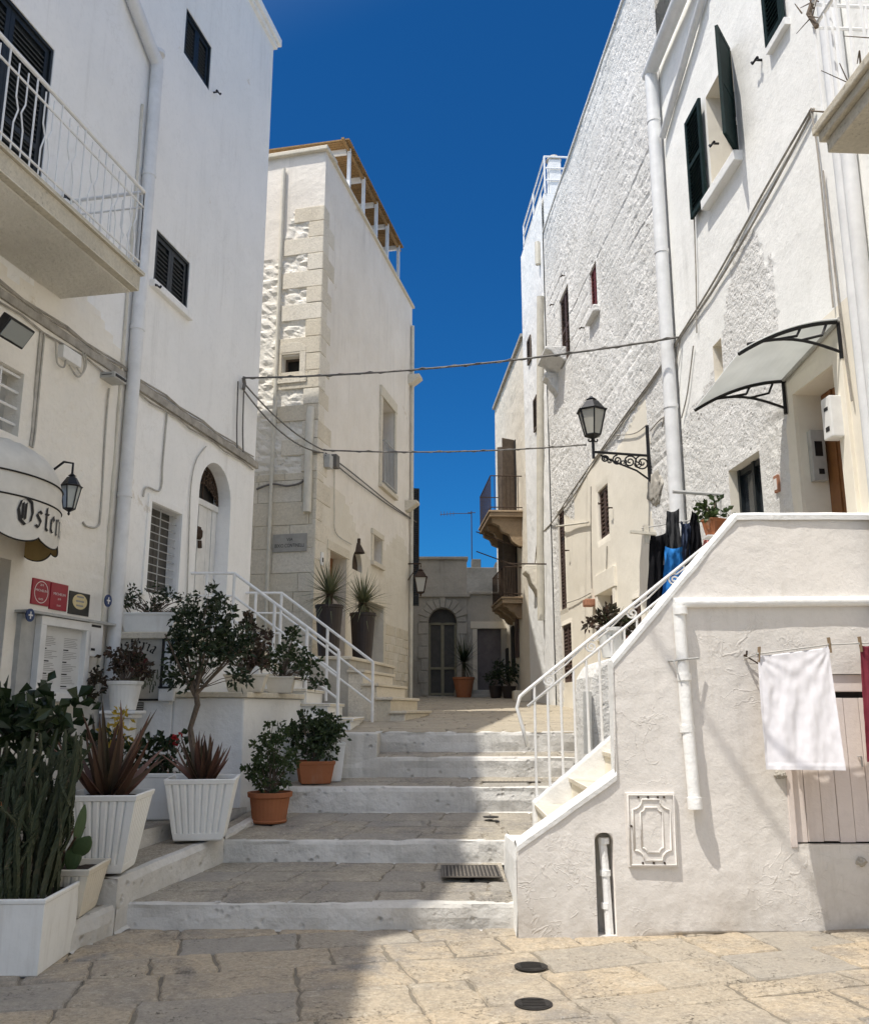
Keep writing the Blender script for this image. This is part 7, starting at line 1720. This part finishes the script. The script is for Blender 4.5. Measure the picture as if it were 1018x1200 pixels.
# covers and drains in the paving
for (px, py, lbl, r) in ((622, 1134, 'round iron cover nearer the parapet wall', .105), (625, 1178, 'round iron cover nearer the viewer', .105)):
    c = on_level(px, py, .012); c.z = slope(c.x) + .014; t = thing('manhole_cover', lbl, 'manhole cover', c, 'round covers in the paving')
    mb = MB(); mb.lathe(c, [(r, 0), (r, .006), (r * .9, .007)], 24); build(mb, 'rim', 'iron_cover', t)
    mb = MB(); mb.lathe(c + Z * .004, [(r * .88, 0), (r * .88, .005)], 24)
    for k in range(5): mb.abox(c.x - r * .6, c.x + r * .6, c.y - r * .5 + k * r * .25, c.y - r * .42 + k * r * .25, c.z + .0092, c.z + .012)
    build(mb, 'lid', 'iron_cover', t)
def grate(px0, px1, pya, pyb, zlev, lbl):
    a, b = on_level(px0, pyb, zlev), on_level(px1, pya, zlev); z = zlev + .008; mb = MB(); x0, x1, y0, y1 = a.x, b.x, a.y, b.y
    t = thing('drain_grate', lbl, 'drain grate', V((x0 + x1) / 2, (y0 + y1) / 2, z), 'drain grates in the steps')
    mb.abox(x0, x1, y0, y0 + .02, z, z + .008); mb.abox(x0, x1, y1 - .02, y1, z, z + .008); mb.abox(x0, x0 + .02, y0 + .02, y1 - .02, z, z + .008); mb.abox(x1 - .02, x1, y0 + .02, y1 - .02, z, z + .008); build(mb, 'frame', 'greyiron', t)
    mb = MB(); n = 14
    for k in range(n): x = x0 + .025 + (x1 - x0 - .05) * k / n; mb.abox(x, x + (x1 - x0) / n * .55, y0 + .022, y1 - .022, z + .001, z + .006)
    mb.abox(x0 + .02, x1 - .02, y0 + .02, y1 - .02, z - .003, z + .0, 1); build(mb, 'bars', ['greyiron', 'dark'], t)
grate(517, 583, 1016, 1030, .240, 'square drain grate at the back of the lowest step')
grate(565, 625, 912, 918, .787, 'narrow drain grate on the third step')
c = on_level(575, 961, .49); mb = MB(); mb.lathe(V(c.x, c.y, .514), [(.08, 0), (.08, .008), (.05, .009)], 18); single(mb, 'round_drain', 'iron_cover', 'small round iron drain set in the second step', 'drain')

# ================================================================== LIGHT, SKY, CAMERA
SUN = Vector((.371, .30, -1)).normalized()
sl = bpy.data.lights.new('sun', 'SUN'); sl.energy = 4.7; sl.angle = R_(.53); sl.color = (1, .955, .88)
so = bpy.data.objects.new('sun', sl); COL.objects.link(so); so.rotation_euler = SUN.to_track_quat('-Z', 'Y').to_euler(); so.location = (-8, -6, 22)
w = bpy.data.worlds.new('World'); scene.world = w; w.use_nodes = True; nt = w.node_tree
bg = nt.nodes['Background']
sky = nt.nodes.new('ShaderNodeTexSky'); sky.sky_type = 'NISHITA'; sky.sun_disc = False
sky.sun_elevation = math.asin(-SUN.z); sky.sun_rotation = math.atan2(-SUN.x, -SUN.y); sky.altitude = 200; sky.air_density = 1.0; sky.dust_density = .4; sky.ozone_density = 2.2
# deep blue a quarter turn from sun; boost added around it to fill shade
tc = nt.nodes.new('ShaderNodeTexCoord')
vm = nt.nodes.new('ShaderNodeVectorMath'); vm.operation = 'DOT_PRODUCT'; nt.links.new(tc.outputs['Generated'], vm.inputs[0]); vm.inputs[1].default_value = -SUN
mr = nt.nodes.new('ShaderNodeMapRange'); mr.interpolation_type = 'SMOOTHSTEP'; nt.links.new(vm.outputs['Value'], mr.inputs['Value']); mr.inputs['From Min'].default_value = .40; mr.inputs['From Max'].default_value = .88
mx = nt.nodes.new('ShaderNodeMix'); mx.data_type = 'RGBA'; nt.links.new(mr.outputs[0], mx.inputs[0]); mx.inputs[6].default_value = (.068, .385, .70, 1); mx.inputs[7].default_value = (4.5, 3.3, 2.3, 1)
mm = nt.nodes.new('ShaderNodeMix'); mm.data_type = 'RGBA'; mm.blend_type = 'MULTIPLY'; mm.inputs[0].default_value = 1; nt.links.new(sky.outputs[0], mm.inputs[6]); nt.links.new(mx.outputs[2], mm.inputs[7])
nt.links.new(mm.outputs[2], bg.inputs[0]); bg.inputs[1].default_value = .15
cam = bpy.data.cameras.new('camera'); cam.sensor_fit = 'HORIZONTAL'; cam.sensor_width = 36; cam.lens = 36 * FPX / 1018; cam.clip_end = 500; cam.clip_start = .05
cob = bpy.data.objects.new('camera', cam); COL.objects.link(cob); cob.location = EYE; cob.rotation_euler = (math.pi / 2 + TH, 0, 0)
scene.camera = cob
scene.view_settings.view_transform = 'Standard'; scene.view_settings.look = 'None'; scene.view_settings.exposure = 0; scene.view_settings.gamma = 1
scene.cycles.max_bounces = 10; scene.cycles.diffuse_bounces = 6
